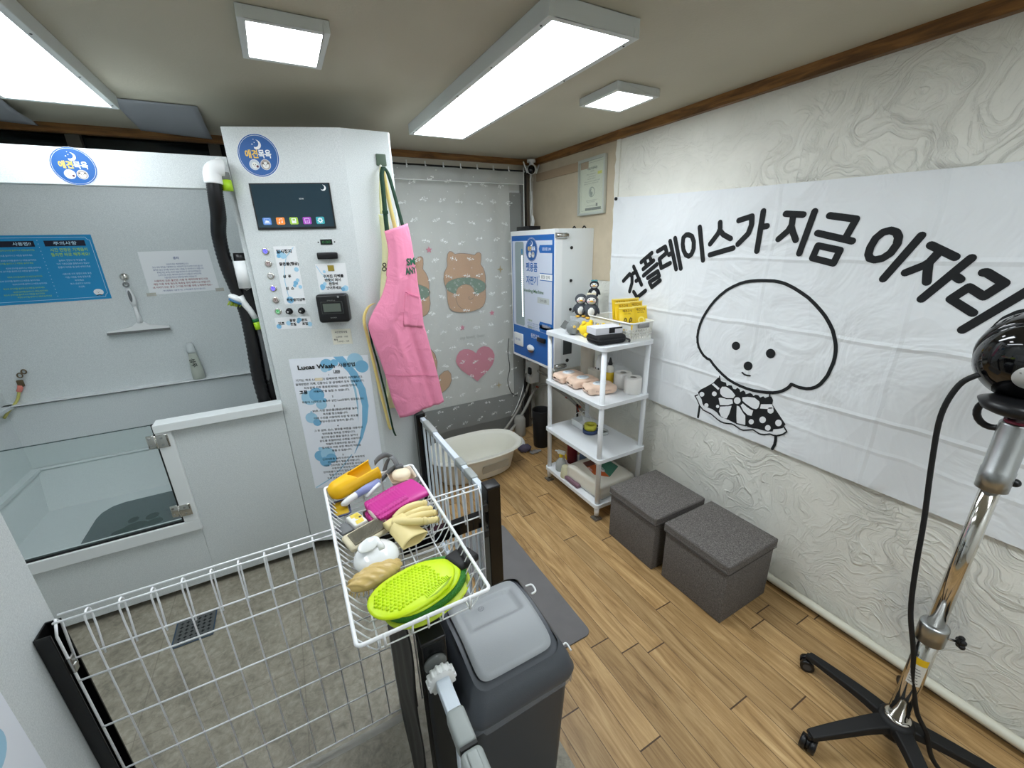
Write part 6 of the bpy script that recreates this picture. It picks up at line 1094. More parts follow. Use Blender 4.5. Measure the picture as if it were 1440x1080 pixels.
x = MB(); x.mat(mt('pink_seam', (206,112,146), .8)); x.tube([pa(.60+.37*i/12, .375+.04*i/12)+V(0,-.008,0) for i in range(13)], .0022, 6).tube([pa(i/20, .835-.02*i/20)+V(0,-.002,0) for i in range(21)], .0016, 6); x.build('seams', None, ta)
YL = [(.478,1.95),(.477,1.80),(.455,1.66),(.435,1.55),(.425,1.45),(.42,1.30),(.41,1.10),(.395,.93)]; YR = [(.52,1.93),(.53,1.80),(.53,1.66),(.53,1.55),(.53,1.45),(.53,1.30),(.52,1.10),(.49,.92)]
ty, py = apron('yellow_apron', 'pale yellow-green apron hanging behind the pink apron', sm2(YL), sm2(YR), 2.245, (222,224,176), lambda a, b: -.012*math.sin(PI*a)+.006*math.sin(11*a+4*b), 'yellow_cotton')
x = MB(); x.mat(mt('apron_print', (90,96,80), .7)).text('&', .475, 1.70, .055, lambda a, b, n=0: V(a, 2.226-n, b), 0); x.build('lettering', None, ty)
YS = mt('strap_yellow', (226,206,130), .8)
strap([(.520,2.235,2.158),(.527,2.235,2.08),(.535,2.23,1.99),(.545,2.225,1.90),(.548,2.225,1.87)], .020, YS, 'neck_strap', ty)
strap([(.516,2.242,2.158),(.500,2.24,2.05),(.492,2.24,1.95)], .016, mt('strap_pale', (216,216,160), .8), 'neck_strap', ty)
strap([(.40,2.24,1.52),(.365,2.24,1.50),(.338,2.24,1.44),(.345,2.24,1.34),(.358,2.24,1.18),(.375,2.24,1.0),(.385,2.235,.90),(.392,2.235,.83),(.40,2.235,.80)], .016, YS, 'waist_tie', ty)
# ================================================================ wire fence, posts and gates
def fence(x0, x1, label, xs):
    t = thing('wire_fence_panel', label, 'fence', ((x0+x1)/2,1.26,0))
    w_ = MB(); w_.mat(W2)
    zt_ = .925
    for x in xs:      # each upright wire loops over the top rail and hooks down behind
        P = [(x,1.242,.03),(x,1.242,.86),(x,1.244,.90)]+[(x, 1.262-.018*math.cos(a), zt_-.018+.018*math.sin(a)) for a in [PI*i/6 for i in range(7)]]+[(x,1.276,.86),(x,1.262,.775)]
        w_.tube(P, .0026, 6)
    w_.build('upright_wires', None, t)
    h = MB(); h.mat(W2)
    for z in (.735,.555,.374,.20,.035): h.cyl((x0,1.2385,z), (x1,1.2385,z), .0027, n=8)
    for y, z in ((1.246,.926),(1.276,.926)): h.cyl((x0,y,z), (x1,y,z), .0030, n=8)
    h.cyl((x0,1.262,.79), (x1,1.262,.79), .0027, n=8)
    for x in (x0, x1): h.tube([(x,1.24,.03),(x,1.24,.89),(x,1.262,.925),(x,1.278,.90),(x,1.262,.78)], .0032, 8)
    h.build('rails', None, t); return t
fence(-.656, .118, 'long white wire mesh fence panel across the tiled floor', [-.598+.0672*i for i in range(11)])
fence(.205, .518, 'short white wire mesh fence panel beside the black post with the gate', [.255+.0672*i for i in range(4)])
# left U-channel post
t = thing('fence_post', 'black open channel post at the left end of the wire fence', 'post', (-.69,1.26,0))
x = MB(); x.mat(BK).box(-.6915, -.660, 1.228, 1.233, 0, .905).box(-.6915, -.687, 1.2331, 1.2869, 0, .905).box(-.6915, -.660, 1.287, 1.292, 0, .905); x.build('channel', None, t, bevel=.001)
x = MB(); x.mat(STEEL).cyl((-.664,1.242,.79), (-.645,1.242,.79), .006, n=10).rbox(-.663, -.650, 1.236, 1.256, .765, .815, .003); x.build('bracket', None, t)
def post(label, x0, x1, y0, y1, h):
    t = thing('gate_post', label, 'post', ((x0+x1)/2,(y0+y1)/2,0)); MB().mat(BK).box(x0, x1, y0, y1, 0, h).build('tube', None, t, bevel=.003); MB().mat(BKP).rbox(x0-.001, x1+.001, y0-.001, y1+.001, h-.004, h+.008, .004).build('cap', None, t); return t
pA = post('black square post between the wire fence and the slatted gate', .553, .611, 1.262, 1.318, .895)
for z in (.82,.70): MB().mat(mt('dark_bracket', (60,60,60), .4, .6)).rbox(.532, .552, 1.256, 1.262, z-.016, z+.016, .002).cyl((.545,1.27,z+.02), (.553,1.27,z+.02), .006, n=10).cyl((.545,1.27,z-.02), (.553,1.27,z-.02), .006, n=10).build('bracket', None, pA)
pB = post('glossy black square post under the front of the wire basket', .140, .203, .768, .83, .868)
pC = post('black square post behind the draped black sheet under the basket', .128, .185, 1.235, 1.29, .90)
pD = post('black square post against the right edge of the kiosk', .545, .60, 2.215, 2.268, .86)
x = MB(); x.mat(BK).box(.21, .545, 1.287, 1.315, .715, .775); tag(x.build('cross_bar', None), 'black horizontal bar joining the posts behind the short fence panel', 'bar')
x = MB(); sb = mt('black_sheet', (12,12,13), .55, bump=(22,.7))
x.mat(sb).grid(lambda a, b: V(.118+.006*math.sin(15*b)*math.sin(9*a)-.012*(1-b)*a, 1.225-.44*a, .005+(.90-.03*a)*b), 24, 30)
tag(x.build('black_sheet', None, solid=.004), 'crinkled black plastic sheet draped between two posts below the basket', 'sheet')
# white slatted gate between kiosk post and fence post
t = thing('safety_gate', 'white slatted safety gate standing open between the kiosk and the square post', 'gate', (.58,1.77,0))
GW = mt('gate_white', (206,216,226), .35); GG = mt('gate_grey', (150,156,154), .4); gx = .578
MB().mat(GW).box(gx-.013, gx+.013, 1.335, 2.205, .822, .848).build('top_rail', None, t, bevel=.003); MB().mat(GW).box(gx-.011, gx+.011, 1.335, 2.205, .06, .084).build('bottom_rail', None, t, bevel=.003)
for a_, b2_ in ((1.44,1.53),(1.565,1.64),(1.97,2.14)): MB().mat(GG).rbox(gx-.017, gx+.017, a_, b2_, .817, .854, .006).build('corner_sleeve', None, t)
for i, y in enumerate([1.36, 1.43, 1.50, 1.59, 1.68, 1.77, 1.86, 1.95, 2.03, 2.11, 2.19]):
    wd = .011 if i in (1,8) else .006
    MB().mat(GW).box(gx-.006, gx+.006, y-wd, y+wd, .08, .825).build('bar', None, t, bevel=.002)
# second gate towards the camera
t = thing('safety_gate', 'white gate arm with grey sleeve pressed against the glossy post by a white hand wheel', 'gate', (.17,.5,0))
g2 = .170
x = MB(); x.mat(mt('cup_clear', (120,124,122), .25, alpha=.8)).lathe([(.030,0),(.028,.006),(.014,.012),(0,.012)], mx=TR(g2,.767,.80,PI/2)).mat(STEEL).cyl((g2,.765,.80), (g2,.72,.80), .007, n=12); x.build('screw_cup', None, t)
x = MB(); x.mat(W_).lathe([(.0,0),(.030,0),(.034,.004),(.034,.020),(.030,.024),(0,.024)], mx=TR(g2,.735,.80,PI/2), n=30)
for i in range(14): a = 2*PI*i/14; x.cyl(V(g2+.0315*math.cos(a),.734,.80+.0315*math.sin(a)), V(g2+.0315*math.cos(a),.712,.80+.0315*math.sin(a)), .0048, n=8)
x.build('hand_wheel', None, t)
MB().mat(GW).box(g2-.0165, g2+.0165, .60, .713, .784, .814).build('top_rail', None, t, bevel=.003)
x = MB(); x.mat(GG).rbox(g2-.021, g2+.021, .552, .635, .778, .820, .010, 4).rbox(g2-.025, g2+.025, -.15, .545, .772, .822, .014, 4).rbox(g2-.012, g2+.012, .48, .535, .818, .827, .005); x.build('sleeve', None, t)
x = MB(); x.mat(mt('seam_dark', (40,40,40), .6)).box(g2-.019, g2+.019, .545, .552, .78, .818); x.build('sleeve_gap', None, t)
for y in (.62,.55,.48,.41,.34,.27,.2,.13): MB().mat(GW).box(g2-.008, g2+.008, y-.007, y+.007, .06, .78).build('bar', None, t, bevel=.002)
MB().mat(GW).box(g2-.011, g2+.011, -.15, .635, .05, .075).build('bottom_rail', None, t, bevel=.003)
# clear tape along the foot of the fence
tag(MB().mat(mt('clear_tape2', (190,188,180), .25, alpha=.35)).box(-.66, .12, 1.212, 1.245, .0005, .0015).build('floor_tape', None), 'strip of clear tape on the grey floor along the foot of the fence', 'tape')
# floor drain
t = thing('floor_drain', 'square metal floor drain grate with cross-shaped holes behind the fence', 'drain', (-.69,2.16,0))
mxd = TR(-.69,2.16,0,0,0,-.28)
mxd = TR(-.692,2.155,0)
fd = lambda a, b, n=0: mxd @ V(a, b, n)
x = MB(); x.mat(mt('drain_metal', (120,122,122), .35, .8)).prism([(-.085,-.085),(.085,-.085),(.085,.085),(-.085,.085)], fd, .0002, .004); x.mat(mt('drain_hole', (18,20,22), .7))
for i in range(6):
    for j in range(6):
        u, v = -.06+.024*i, -.06+.024*j
        x.rect(u-.008,u+.008,v-.0028,v+.0028,fd,.0043).rect(u-.0028,u+.0028,v-.008,v+.008,fd,.0044)
x.mat(mt('drain_rim_blue', (70,90,112), .4, .6)).stroke([(-.083,-.083),(.083,-.083),(.083,.083),(-.083,.083),(-.083,-.083)], .006, fd, .0045, False); x.build('grate', None, t)

# ================================================================ waste bin
t = thing('waste_bin', 'dark grey plastic waste bin with lighter grey swing lid under the basket', 'bin', (.40,.87,0))
BD = mt('bin_dark', (74,78,84), .42, bump=(500,.2)); BL = mt('bin_lid_grey', (152,156,159), .4, bump=(500,.2)); BB = mt('bin_body', (62,64,68), .5, bump=(500,.2))
rr_ = lambda x0, x1, y0, y1, r: rrect(x0, x1, y0, y1, r, 6)
def loft(mb, rings):
    n = len(rings[0]); vs = [V(*p) for r in rings for p in r]
    mb.add(vs, [(i*n+k, i*n+(k+1) % n, (i+1)*n+(k+1) % n, (i+1)*n+k) for i in range(len(rings)-1) for k in range(n)], True); return mb
R3 = lambda x0, x1, y0, y1, r, z: [(a,b,z) for a,b in rr_(x0, x1, y0, y1, r)]
x = MB(); x.mat(BB); loft(x, [R3(.275,.525,.735,1.0,.03,.0), R3(.27,.53,.73,1.005,.03,.02), R3(.243,.552,.705,1.025,.03,.585)]); x.add([V(*p) for p in R3(.275,.525,.735,1.0,.03,.001)], [list(range(28))], False); x.build('body', None, t)
ht = lambda y: .655+.055*(1-((y-.90)/.20)**2*.9)    # domed lid: highest towards the back
x = MB(); x.mat(BD)
def lid_ring(x0, x1, y0, y1, r, f): return [(a,b,f(b)) for a,b in rr_(x0, x1, y0, y1, r)]
loft(x, [R3(.232,.563,.695,1.052,.035,.575), R3(.226,.569,.689,1.058,.038,.60), R3(.232,.563,.695,1.052,.036,.615), R3(.238,.557,.70,1.046,.036,.635),
    lid_ring(.25,.545,.712,1.036,.036,lambda y: ht(y)-.018), lid_ring(.262,.533,.724,1.024,.034,lambda y: ht(y)-.006)]); x.build('rim', None, t)
x = MB(); x.mat(BD)
ap_ = (.262,.533,.724,1.024)
def topf(u, v):
    xx = ap_[0]+(ap_[1]-ap_[0])*u; yy = ap_[2]+(ap_[3]-ap_[2])*v; return V(xx, yy, ht(yy)-.0165)
x.grid(topf, 10, 18); x.build('lid_frame', None, t)
x = MB(); x.mat(BL); nu, nv = 30, 36
fl_ = (.276,.519,.742,1.022)
def flap(u, v):
    # rounded-rectangle parametrisation
    a = 2*u-1; b = 2*v-1; nn = 9
    mm = max(abs(a), abs(b)); sx_ = sy_ = (mm/((abs(a)**nn+abs(b)**nn)**(1/nn)) if mm > 1e-6 else 1)
    xx = (fl_[0]+fl_[1])/2+a*sx_*(fl_[1]-fl_[0])/2; yy = (fl_[2]+fl_[3])/2+b*sy_*(fl_[3]-fl_[2])/2
    d = 0
    p, q_ = abs(xx-.3975)/.088, (yy-.925)/.045
    m = max(0, min(1, (1.06-max(p, abs(q_)))*7)); d = .010*m
    edge = min(1, (1-max(abs(a), abs(b)))*14)
    return V(xx, yy, ht(yy)-.001-d-.007*(1-edge)**2)
x.grid(flap, nu, nv); lid = x.build('swing_lid', None, t)
cz = ht(.915)-.0105
x = MB(); x.mat(mt('mark_grey', (112,116,119), .4)); fcc = lambda a, b, n=0: V(.372+a, .945+b, ht(.945+b)-.0100+n); x.stroke([(.009*math.cos(2*PI*i/18), .009*math.sin(2*PI*i/18)) for i in range(19)], .0022, fcc, .0008, False).stroke([(-.004,-.004),(-.004,.003),(.004,-.003),(.004,.004)], .0015, fcc, .0008); x.build('recycling_mark', None, lid)
x = MB(); x.mat(mt('bag_grey', (120,124,130), .25, alpha=.55)); bag = []
bagp = R3(.236,.560,.698,1.032,.035,.578); n_ = len(bagp)
x.add([V(*p) for p in bagp]+[V(p[0]+(p[0]-.4)*.03, p[1]+(p[1]-.87)*.03, .562+.010*math.sin(i*2.1)) for i, p in enumerate(bagp)], [(k, (k+1) % n_, n_+(k+1) % n_, n_+k) for k in range(n_)], True); x.build('bag_edge', None, t)
x = MB(); x.mat(W_).curve([(.563,.99,.655),(.585,.985,.655),(.585,.96,.65),(.566,.955,.65)], .0035).curve([(.552,.76,.62),(.575,.765,.62),(.577,.74,.615)], .003); x.build('bag_ties', None, t)

# ================================================================ wire basket
t = thing('wire_basket', 'white wire basket tray resting on the fence and black post, full of grooming tools', 'basket', (.162,1.1,.93))
rx0, rx1, ry0, ry1, rz, bz = 0.002, .323, .749, 1.461, .978, .915
x = MB(); x.mat(W2).tube([(a,b,rz) for a,b in rrect(rx0, rx1, ry0, ry1, .012)], .0048, 10, closed=True); x.build('rim', None, t)
x = MB(); x.mat(W2); nW = 25
for i in range(1, nW):
    y = ry0+(ry1-ry0)*i/nW
    x.tube([(rx0,y,rz-.003),(rx0+.026,y,bz+.016),(rx0+.040,y,bz),(rx1-.040,y,bz),(rx1-.026,y,bz+.016),(rx1,y,rz-.003)], .0019, 6)
x.build('cross_wires', None, t)
x = MB(); x.mat(W2)
for xx in (.05,.125,.2,.275):
    x.tube([(xx,ry0-.0,rz-.004),(xx,ry0+.020,bz+.01),(xx,ry0+.035,bz-.003),(xx,ry1-.035,bz-.003),(xx,ry1-.02,bz+.01),(xx,ry1,rz-.004)], .0024, 6)
for xx in (.16,.06,.265): x.tube([(xx,ry0-.002,rz+.006),(xx,ry0-.006,rz-.005),(xx,ry0-.004,rz-.030)], .003, 6)
x.build('long_wires', None, t)

# ---- things in the basket (zb = wire floor)
zb = bz+.003
# yellow muzzle
t = thing('dog_muzzle', 'yellow silicone dog muzzle with grey strap at the back left of the basket', 'muzzle', (.09,1.50,zb+.05))
YM = mt('muzzle_yellow', (244,190,16), .45)
x = MB(); x.mat(YM)
c0, c1 = V(.018,1.425,zb+.052), V(.185,1.475,zb+.078); d = (c1-c0).normalized(); u_ = V(0,0,1)-d*d.z; u_.normalize(); s_ = d.cross(u_)
L_ = (c1-c0).length
def muz(a, b):
    s = a; g = .0 if s < .42 else .62*min(1, (s-.42)/.12)
    ang = PI/2+g*1.45+(2*PI-2.9*g)*b; r = .037+.010*s-.016*max(0, (.16-s)/.16)**2
    back = .05*max(0, (s-.9)/.1)*abs(math.cos((ang-PI/2)))*0
    return c0+d*(L_*s-back)+u_*(r*.85*math.sin(ang))+s_*(r*math.cos(ang))
x.grid(muz, 24, 36); x.add([c0-d*.004]+[muz(0, k/36) for k in range(36)], [(0, 1+k, 1+(k+1) % 36) for k in range(36)], True)
x.build('cup', None, t, solid=.004)
x = MB(); GS = mt('strap_grey', (122,124,126), .8)
P = smooth_path([(.185,1.462,zb+.108),(.205,1.47,zb+.12),(.235,1.485,zb+.118),(.262,1.478,zb+.095),(.262,1.46,zb+.075),(.235,1.45,zb+.065),(.20,1.44,zb+.045)], 6)
vs = [q for p in P for q in (p-V(0,0,.011), p+V(0,0,.011))]; x.mat(GS).add(vs, [(2*i,2*i+1,2*i+3,2*i+2) for i in range(len(P)-1)], True)
P = smooth_path([(.215,1.475,zb+.05),(.235,1.47,zb+.10),(.25,1.46,zb+.115),(.262,1.445,zb+.09),(.262,1.44,zb+.05)], 6)
vs = [q for p in P for q in (p-V(.009,.004,0), p+V(.009,.004,0))]; x.add(vs, [(2*i,2*i+1,2*i+3,2*i+2) for i in range(len(P)-1)], True); x.build('strap', None, t, solid=.002)
x = MB(); x.mat(mt('buckle_grey', (92,94,96), .4)).rbox(.255, .285, 1.43, 1.452, zb+.05, zb+.085, .005); x.build('buckle', None, t)
# soap dish and soap
t = thing('soap_dish', 'beige square soap dish at the back right corner of the basket', 'soap dish', (.268,1.405,zb))
SD = mt('dish_beige', (222,206,190), .45); x = MB(); x.mat(SD)
dm = TR(.268,1.408,zb+.018,0,0,.03)
ro = [[dm @ V(a,b,z) for a,b in rrect(-q, q, -q*1.05, q*1.05, .014, 6)] for q, z in ((.030,.0),(.040,.022),(.046,.042),(.0475,.044),(.045,.042),(.038,.020),(.030,.006))]
loft(x, ro); x.add(ro[-1], [list(range(28))], False); x.build('dish', None, t)
t = thing('soap_bar', 'round cream soap bar lying in the beige soap dish', 'soap', (.272,1.395,zb+.02))
MB().mat(mt('soap_cream', (236,222,194), .4, sss=.1)).lathe([(0,0),(.026,.001),(.0335,.007),(.035,.018),(.031,.026),(.018,.0295),(0,.030)], c=(.268,1.410,zb+.046), n=36).build('soap', None, t)
# magenta glove
t = thing('rubber_glove', 'folded magenta rubber glove with ribbed palm in the middle of the basket', 'glove', (.23,1.29,zb+.02))
MG = mt('glove_magenta', (196,44,142), .42)
x = MB(); x.mat(MG)
gm = TR(.218,1.278,zb+.030,.03,-.06,.26)
def fold_slab(mb, L, W, H, z0, mx, n1=26, n2=20, rib=True, taper=.0):
    def f(a, b):
        u = -1+2*a; ang = 2*PI*b; w_ = W*(1-taper*max(0,u)); q = .35
        cy = math.copysign(abs(math.cos(ang))**q, math.cos(ang)); cz = math.copysign(abs(math.sin(ang))**.8, math.sin(ang))
        endk = (1-max(0, abs(u)-.94)/.06*.35)
        r_ = .0
        if rib and cz > .2 and u < .25: r_ = .0048*max(0, math.sin(cy*24))*(1 if math.sin(u*60+cy*3) > -.75 else .2)
        return mx @ V(u*L, cy*w_*endk, z0+cz*H*endk+r_+.003*math.sin(3*u+1))
    mb.grid(f, n1*3, n2*6)
    for s in (0, 1): mb.add([mx @ V((-1+2*s)*L, 0, z0)]+[f(s, k/40) for k in range(40)], [(0, 1+k, 1+(k+1) % 40) for k in range(40)], True)
fold_slab(x, .098, .062, .011, .020, gm)
x.build('folded_hand', None, t)
x = MB(); x.mat(MG); gm2 = TR(.196,1.250,zb+.024,.05,-.02,.30); fold_slab(x, .080, .060, .010, .0, gm2, rib=True); x.build('folded_cuff', None, t)
x = MB(); x.mat(mt('glove_lining', (226,206,206), .7)).ball(gm @ V(-.0985,-.018,.018), (.004,.036,.011), mx=(gm.to_3x3())); x.build('lining', None, t)
x = MB(); x.mat(MG)
for i in range(6):
    for s in (-1,1): p = gm @ V(-.098+.012*i, -.066, .012); x.ball(p+V(0,0,-.006*(s+1)), .0032, 8, 6)
x.build('nubs', None, t)
# lilac handled brush
t = thing('pet_brush', 'lilac-handled pet brush with white neck and amber head beside the muzzle', 'brush', (.09,1.38,zb+.02))
x = MB(); x.mat(mt('lilac', (150,160,212), .4)).tube([(.185,1.425,zb+.050),(.14,1.405,zb+.046),(.095,1.385,zb+.042)], .014, 16, radii=[.012,.015,.0125]); x.build('handle', None, t)
x = MB(); x.mat(W_).tube([(.098,1.386,zb+.043),(.08,1.376,zb+.040),(.055,1.366,zb+.034),(.043,1.365,zb+.032)], .01, 14, radii=[.012,.013,.012,.005]).tube([(.13,1.372,zb+.03),(.16,1.392,zb+.042),(.185,1.405,zb+.05)], .007, 10); x.build('neck', None, t)
x = MB(); x.mat(mt('amber_head', (180,146,30), .3)).rbox(.016, .064, 1.330, 1.415, zb+.008, zb+.018, .006, 3, TR(0,0,0)); x.mat(mt('frame_bluegrey', (70,76,104), .4)).tube([(a,b,zb+.016) for a,b in rrect(.012,.068,1.325,1.42,.012)], .0035, 8, closed=True); x.build('head', None, t)
# small bee-coloured comb and maroon block
t = thing('pet_comb', 'small white and yellow comb block with a grey end near the left basket edge', 'comb', (.06,1.27,zb))
cm = TR(.078,1.262,zb+.004,0,0,.32)
x = MB(); x.mat(mt('comb_white', (232,232,226), .4)).rbox(-.022, .022, -.034, .034, 0, .026, .005, 3, cm); x.build('block', None, t)
x = MB(); x.mat(mt('comb_yellow', (232,208,90), .4)); fcm = lambda a, b, n=0: cm @ V(a, b, .0265+n); x.poly([(-.012,.010),(.018,.012),(.018,.030),(-.010,.030)], fcm, 0).poly([(-.014,-.03),(.012,-.03),(.016,-.008),(-.010,-.010)], fcm, 0).disc(.008, .004, .012, fcm, 0, 14); x.mat(mt('dark_dot', (60,60,80), .4)).disc(.012, .0, .0045, fcm, .0004, 12); x.build('markings', None, t)
x = MB(); x.mat(mt('grey_rubber2', (112,114,116), .6)).rbox(-.062, -.024, -.026, .030, 0, .014, .003, 2, cm); x.build('end', None, t)
t = thing('maroon_case', 'small dark maroon case wedged between the comb and the magenta glove', 'case', (.125,1.275,zb))
MB().mat(mt('maroon', (56,24,34), .35)).rbox(-.022, .022, -.032, .032, 0, .024, .006, 3, TR(.130,1.272,zb+.004,0,0,.3)).build('body', None, t)
# slicker brush
t = thing('slicker_brush', 'cream framed slicker brush with metal bristles behind the white lidded pot', 'brush', (.12,1.18,zb))
smx = TR(.098,1.178,zb+.014,.28,0,.36)
x = MB(); x.mat(mt('slicker_cream', (224,214,184), .45)).rbox(-.074, .074, -.034, .034, 0, .020, .010, 4, smx); x.build('frame', None, t)
x = MB(); x.mat(mt('slicker_pad', (128,122,104), .7)).rbox(-.058, .060, -.024, .024, .016, .0235, .002, 2, smx); x.build('pad', None, t)
x = MB(); x.mat(STEEL); rs = random.Random(9)
for i in range(30):
    for j in range(10): u, v = -.055+.113*(i+rs.random()*.4)/29, -.020+.040*(j+rs.random()*.4)/9; p = smx @ V(u, v, .0245); x.box(p.x-.0005, p.x+.0005, p.y-.0005, p.y+.0005, p.z, p.z+.006)
b_o = x.build('bristles', None, t); b_o['kind'] = 'stuff'
# white pot
t = thing('massage_brush', 'glossy white round massage brush with a leaf-shaped handle', 'brush', (.10,1.07,zb))
px_, py_ = .100, 1.052
x = MB(); x.mat(mt('gloss_white', (236,238,238), .08, coat=.5)).lathe([(0,0),(.042,.0),(.058,.008),(.065,.022),(.061,.032),(.052,.042),(.032,.050),(.018,.053),(.012,.058),(0,.058)], c=(px_,py_,zb+.004), n=48); x.build('body', None, t)
x = MB(); x.mat(mt('gloss_white', (236,238,238), .08, coat=.5)); hm = TR(px_-.004,py_+.010,zb+.072,.30,-.15,.25)
x.ball(hm @ V(-.006,0,0), (.033,.021,.0050), 24, 12, mx=hm.to_3x3(), fn=lambda d: 1-.16*d.x).tube([(px_+.014,py_-.006,zb+.050),(px_+.014,py_-.0,zb+.060),(px_+.010,py_+.006,zb+.070)], .009, 14, radii=[.014,.011,.008]); x.build('leaf_handle', None, t)
# tan ribbed brush
t = thing('ribbed_brush', 'tan oval rubber brush with slanted ribs at the left front of the basket', 'brush', (.08,.985,zb))
TBm = mt('tan_rubber', (206,178,112), .3); rm_ = TR(.083,.975,zb+.030,0,.10,.30)
x = MB(); x.mat(TBm)
def rib(d): return 1+ (.11*max(0, math.sin(19*d.x+9*d.y)) if d.z > .1 else 0)
x.ball(rm_ @ V(0,0,0), (.076,.035,.024), 60, 30, mx=rm_.to_3x3(), fn=rib); x.build('body', None, t)
x = MB(); x.mat(TBm)
for i in range(30): a = 2*PI*i/30; x.cyl(rm_ @ V(.070*math.cos(a),.031*math.sin(a),-.012), rm_ @ V(.074*math.cos(a),.034*math.sin(a),-.024), .0022, .001, n=6)
x.build('nubs', None, t)
# cream glove
t = thing('rubber_glove', 'cream rubber glove with folded cuff and five fingers, right of the massage brush', 'glove', (.22,1.13,zb+.03))
CG = mt('glove_cream', (232,214,152), .45, sss=.05)
x = MB(); x.mat(CG)
def finger(P, r): x.tube(smooth_path(P, 5), r, 14, radii=[r*(1-.06*i/4) if i < 5*(len(P)-1)-1 else r*.6 for i in range(5*(len(P)-1)+1)]); x.ball(P[-1], r*.86, 14, 10)
zg = zb+.045
finger([(.185,1.172,zg),(.215,1.180,zg+.016),(.252,1.188,zg+.018),(.290,1.196,zg+.008)], .0140)
finger([(.195,1.155,zg),(.230,1.158,zg+.010),(.272,1.166,zg+.008),(.300,1.168,zg+.0)], .0130)
finger([(.195,1.135,zg+.004),(.235,1.136,zg+.010),(.275,1.142,zg+.004),(.308,1.146,zg-.006)], .0135)
finger([(.200,1.115,zg+.002),(.240,1.112,zg+.004),(.275,1.114,zg-.004),(.305,1.118,zg-.012)], .0130)
finger([(.175,1.135,zg+.014),(.195,1.118,zg+.022),(.225,1.102,zg+.022),(.262,1.098,zg+.014)], .0135)
def palm(a, b):
    s = a; ang = 2*PI*b; c = V(.150+.065*s, 1.150-.006*s, zg-.002+.004*s); w_ = .020+.026*s; h_ = .012+.008*s
    return c+V(-.25,1,0).normalized()*(w_*math.cos(ang))+V(0,0,1)*(h_*math.sin(ang))
x.grid(palm, 14, 26); x.add([V(.15,1.150,zg-.002)]+[palm(0, k/26) for k in range(26)], [(0,1+k,1+(k+1) % 26) for k in range(26)], True)
x.build('hand', None, t)
x = MB(); x.mat(CG)
def cuff(a, b): # open folded cuff flap towards the camera
    ang = 2*PI*b; c = V(.188+.030*a, 1.125-.070*a, zg+.004-.018*a); w_ = .036+.010*a; h_ = .020-.006*a
    return c+V(.9,.35,0).normalized()*(w_*math.cos(ang))+V(0,.2,1).normalized()*(h_*math.sin(ang)*(1 if math.sin(ang) > 0 else .8))+V(0,0,.003*math.sin(ang*3+2))
x.grid(cuff, 12, 30); x.build('cuff', None, t, solid=.0016)
# lime mitts
LM = mt('lime_silicone', (206,236,18), .38); 
def mitt_outline(L, W, k=40):
    o = []
    for i in range(k):
        a = 2*PI*i/k; cxx = math.cos(a); q = 1 if cxx > 0 else .92
        rx_ = L*(1.0); ry_ = W*(1-.10*max(0, cxx)**3)
        o.append((rx_*math.copysign(abs(cxx)**.88, cxx)*q, ry_*math.copysign(abs(math.sin(a))**.88, math.sin(a))))
    return o
def pad(mb, mx, L, W, z0, z1, dome=.0):
    O = mitt_outline(L, W); n = len(O)
    rings = [[mx @ V(a*s, b*s, z) for a, b in O] for s, z in ((.93,z0),(1,z0+.003),(1,z1-.003),(.95,z1),(.75,z1+dome*.6),(.45,z1+dome*.9),(.05,z1+dome))]
    loft(mb, rings); mb.add(rings[0], [list(range(n))[::-1]], False); mb.add(rings[-1], [list(range(n))], False)
t = thing('grooming_mitt', 'lime green silicone grooming mitt with green mesh back and black cuff, underneath', 'grooming mitt', (.2,.88,zb))
m1 = TR(.188,.880,zb+.008,0,.03,.30)
x = MB(); x.mat(mat_hex('green_mesh', (40,120,30))); pad(x, m1, .128, .082, 0, .020, .004); x.build('mesh_back', None, t)
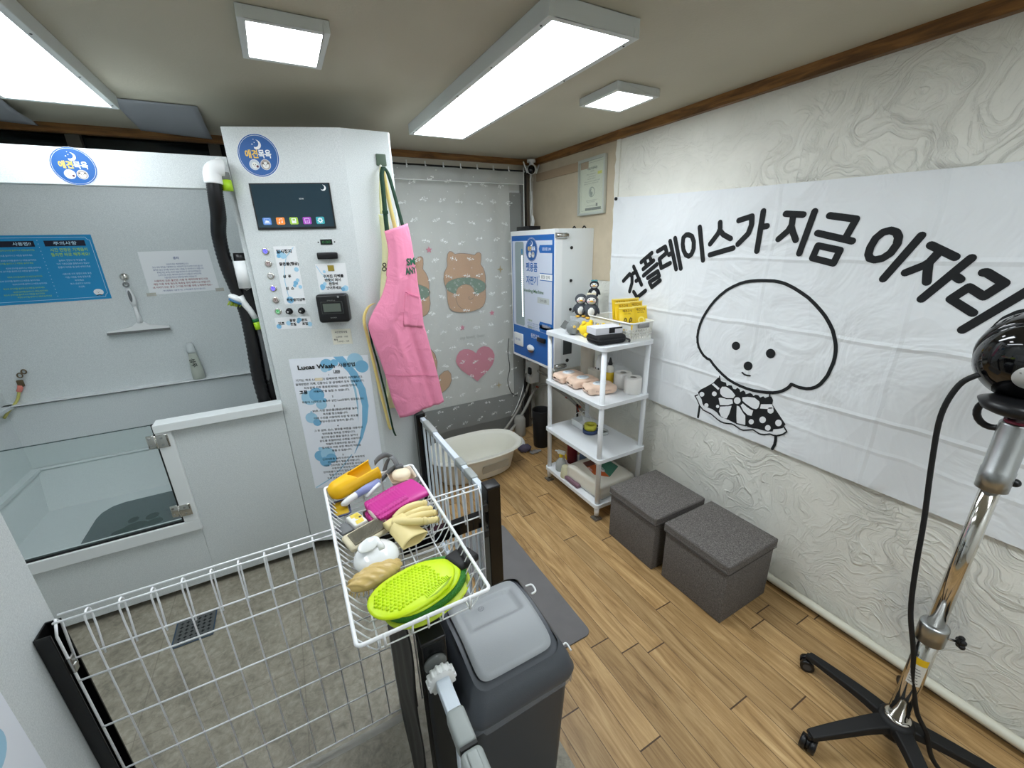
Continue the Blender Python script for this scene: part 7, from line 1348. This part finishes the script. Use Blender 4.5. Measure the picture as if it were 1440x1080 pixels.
x = MB(); x.mat(BKM).rbox(-.040, .036, -.036, .036, -.003, .022, .010, 4, m1 @ TR(.134,.002,.012,0,0,.05)); x.build('cuff', None, t)
x = MB(); x.mat(LM); m1b = m1 @ TR(-.012,-.004,.0205); pad(x, m1b, .118, .074, 0, .008); x.build('silicone_face', None, t)
x = MB(); x.mat(mt('lime_dark', (150,180,20), .5))
for i in range(16): # finger slots with small teeth
    a = PI*(.30+.45*i/15); x.box(-.0012,.0012,-.007,.007,0,.003, m1b @ TR(.085*math.cos(a),.056*math.sin(a),.0075,0,0,a-PI/2+.0))
x.build('slot_teeth', None, t)
t = thing('grooming_mitt', 'lime green silicone grooming mitt covered in round nubs, lying on top', 'grooming mitt', (.15,.86,zb+.04))
m2 = TR(.154,.862,zb+.044,-.04,.04,.28)
x = MB(); x.mat(LM); pad(x, m2, .124, .074, 0, .010, .004); x.build('face', None, t)
x = MB(); x.mat(LM)
for i in range(19):
    for j in range(11):
        u = -.103+.0105*i+(j % 2)*.005; v = -.046+.0098*j
        if (u/.106)**2+(v/.060)**2 < .93 and u < .072: x.lathe([(.0046,0),(.0036,.0036),(.0015,.0048),(0,.005)], c=m2 @ V(u, v, .0118), n=8)
nb = x.build('nubs', None, t); nb['kind'] = 'stuff'
x = MB(); x.mat(mt('lime_dark', (150,180,20), .5)); fm2 = lambda a, b, n=0: m2 @ V(a, b, .0118+n)
x.poly([(.0,-.066),(.03,-.048),(.075,-.040),(.092,-.046),(.07,-.060),(.03,-.069)], fm2, -.001)
x.build('thumb_slot', None, t); x = MB()
for i in range(16): x.mat(LM).box(-.001,.001,-.006,.006,.0,.004, m2 @ TR(.006+.0052*i,-.057+.001*i,.0105))
x.build('slot_teeth', None, t)
# hidden third bits: yellow-green mitt under
t = thing('grooming_mitt', 'yellow-green silicone mitt at the bottom, only its rim showing', 'grooming mitt', (.19,.87,zb)); m0 = TR(.190,.868,zb+.001,0,.0,.25); x = MB(); x.mat(mt('lime_pale', (196,216,60), .45)); pad(x, m0, .128, .085, 0, .008); x.build('face', None, t)
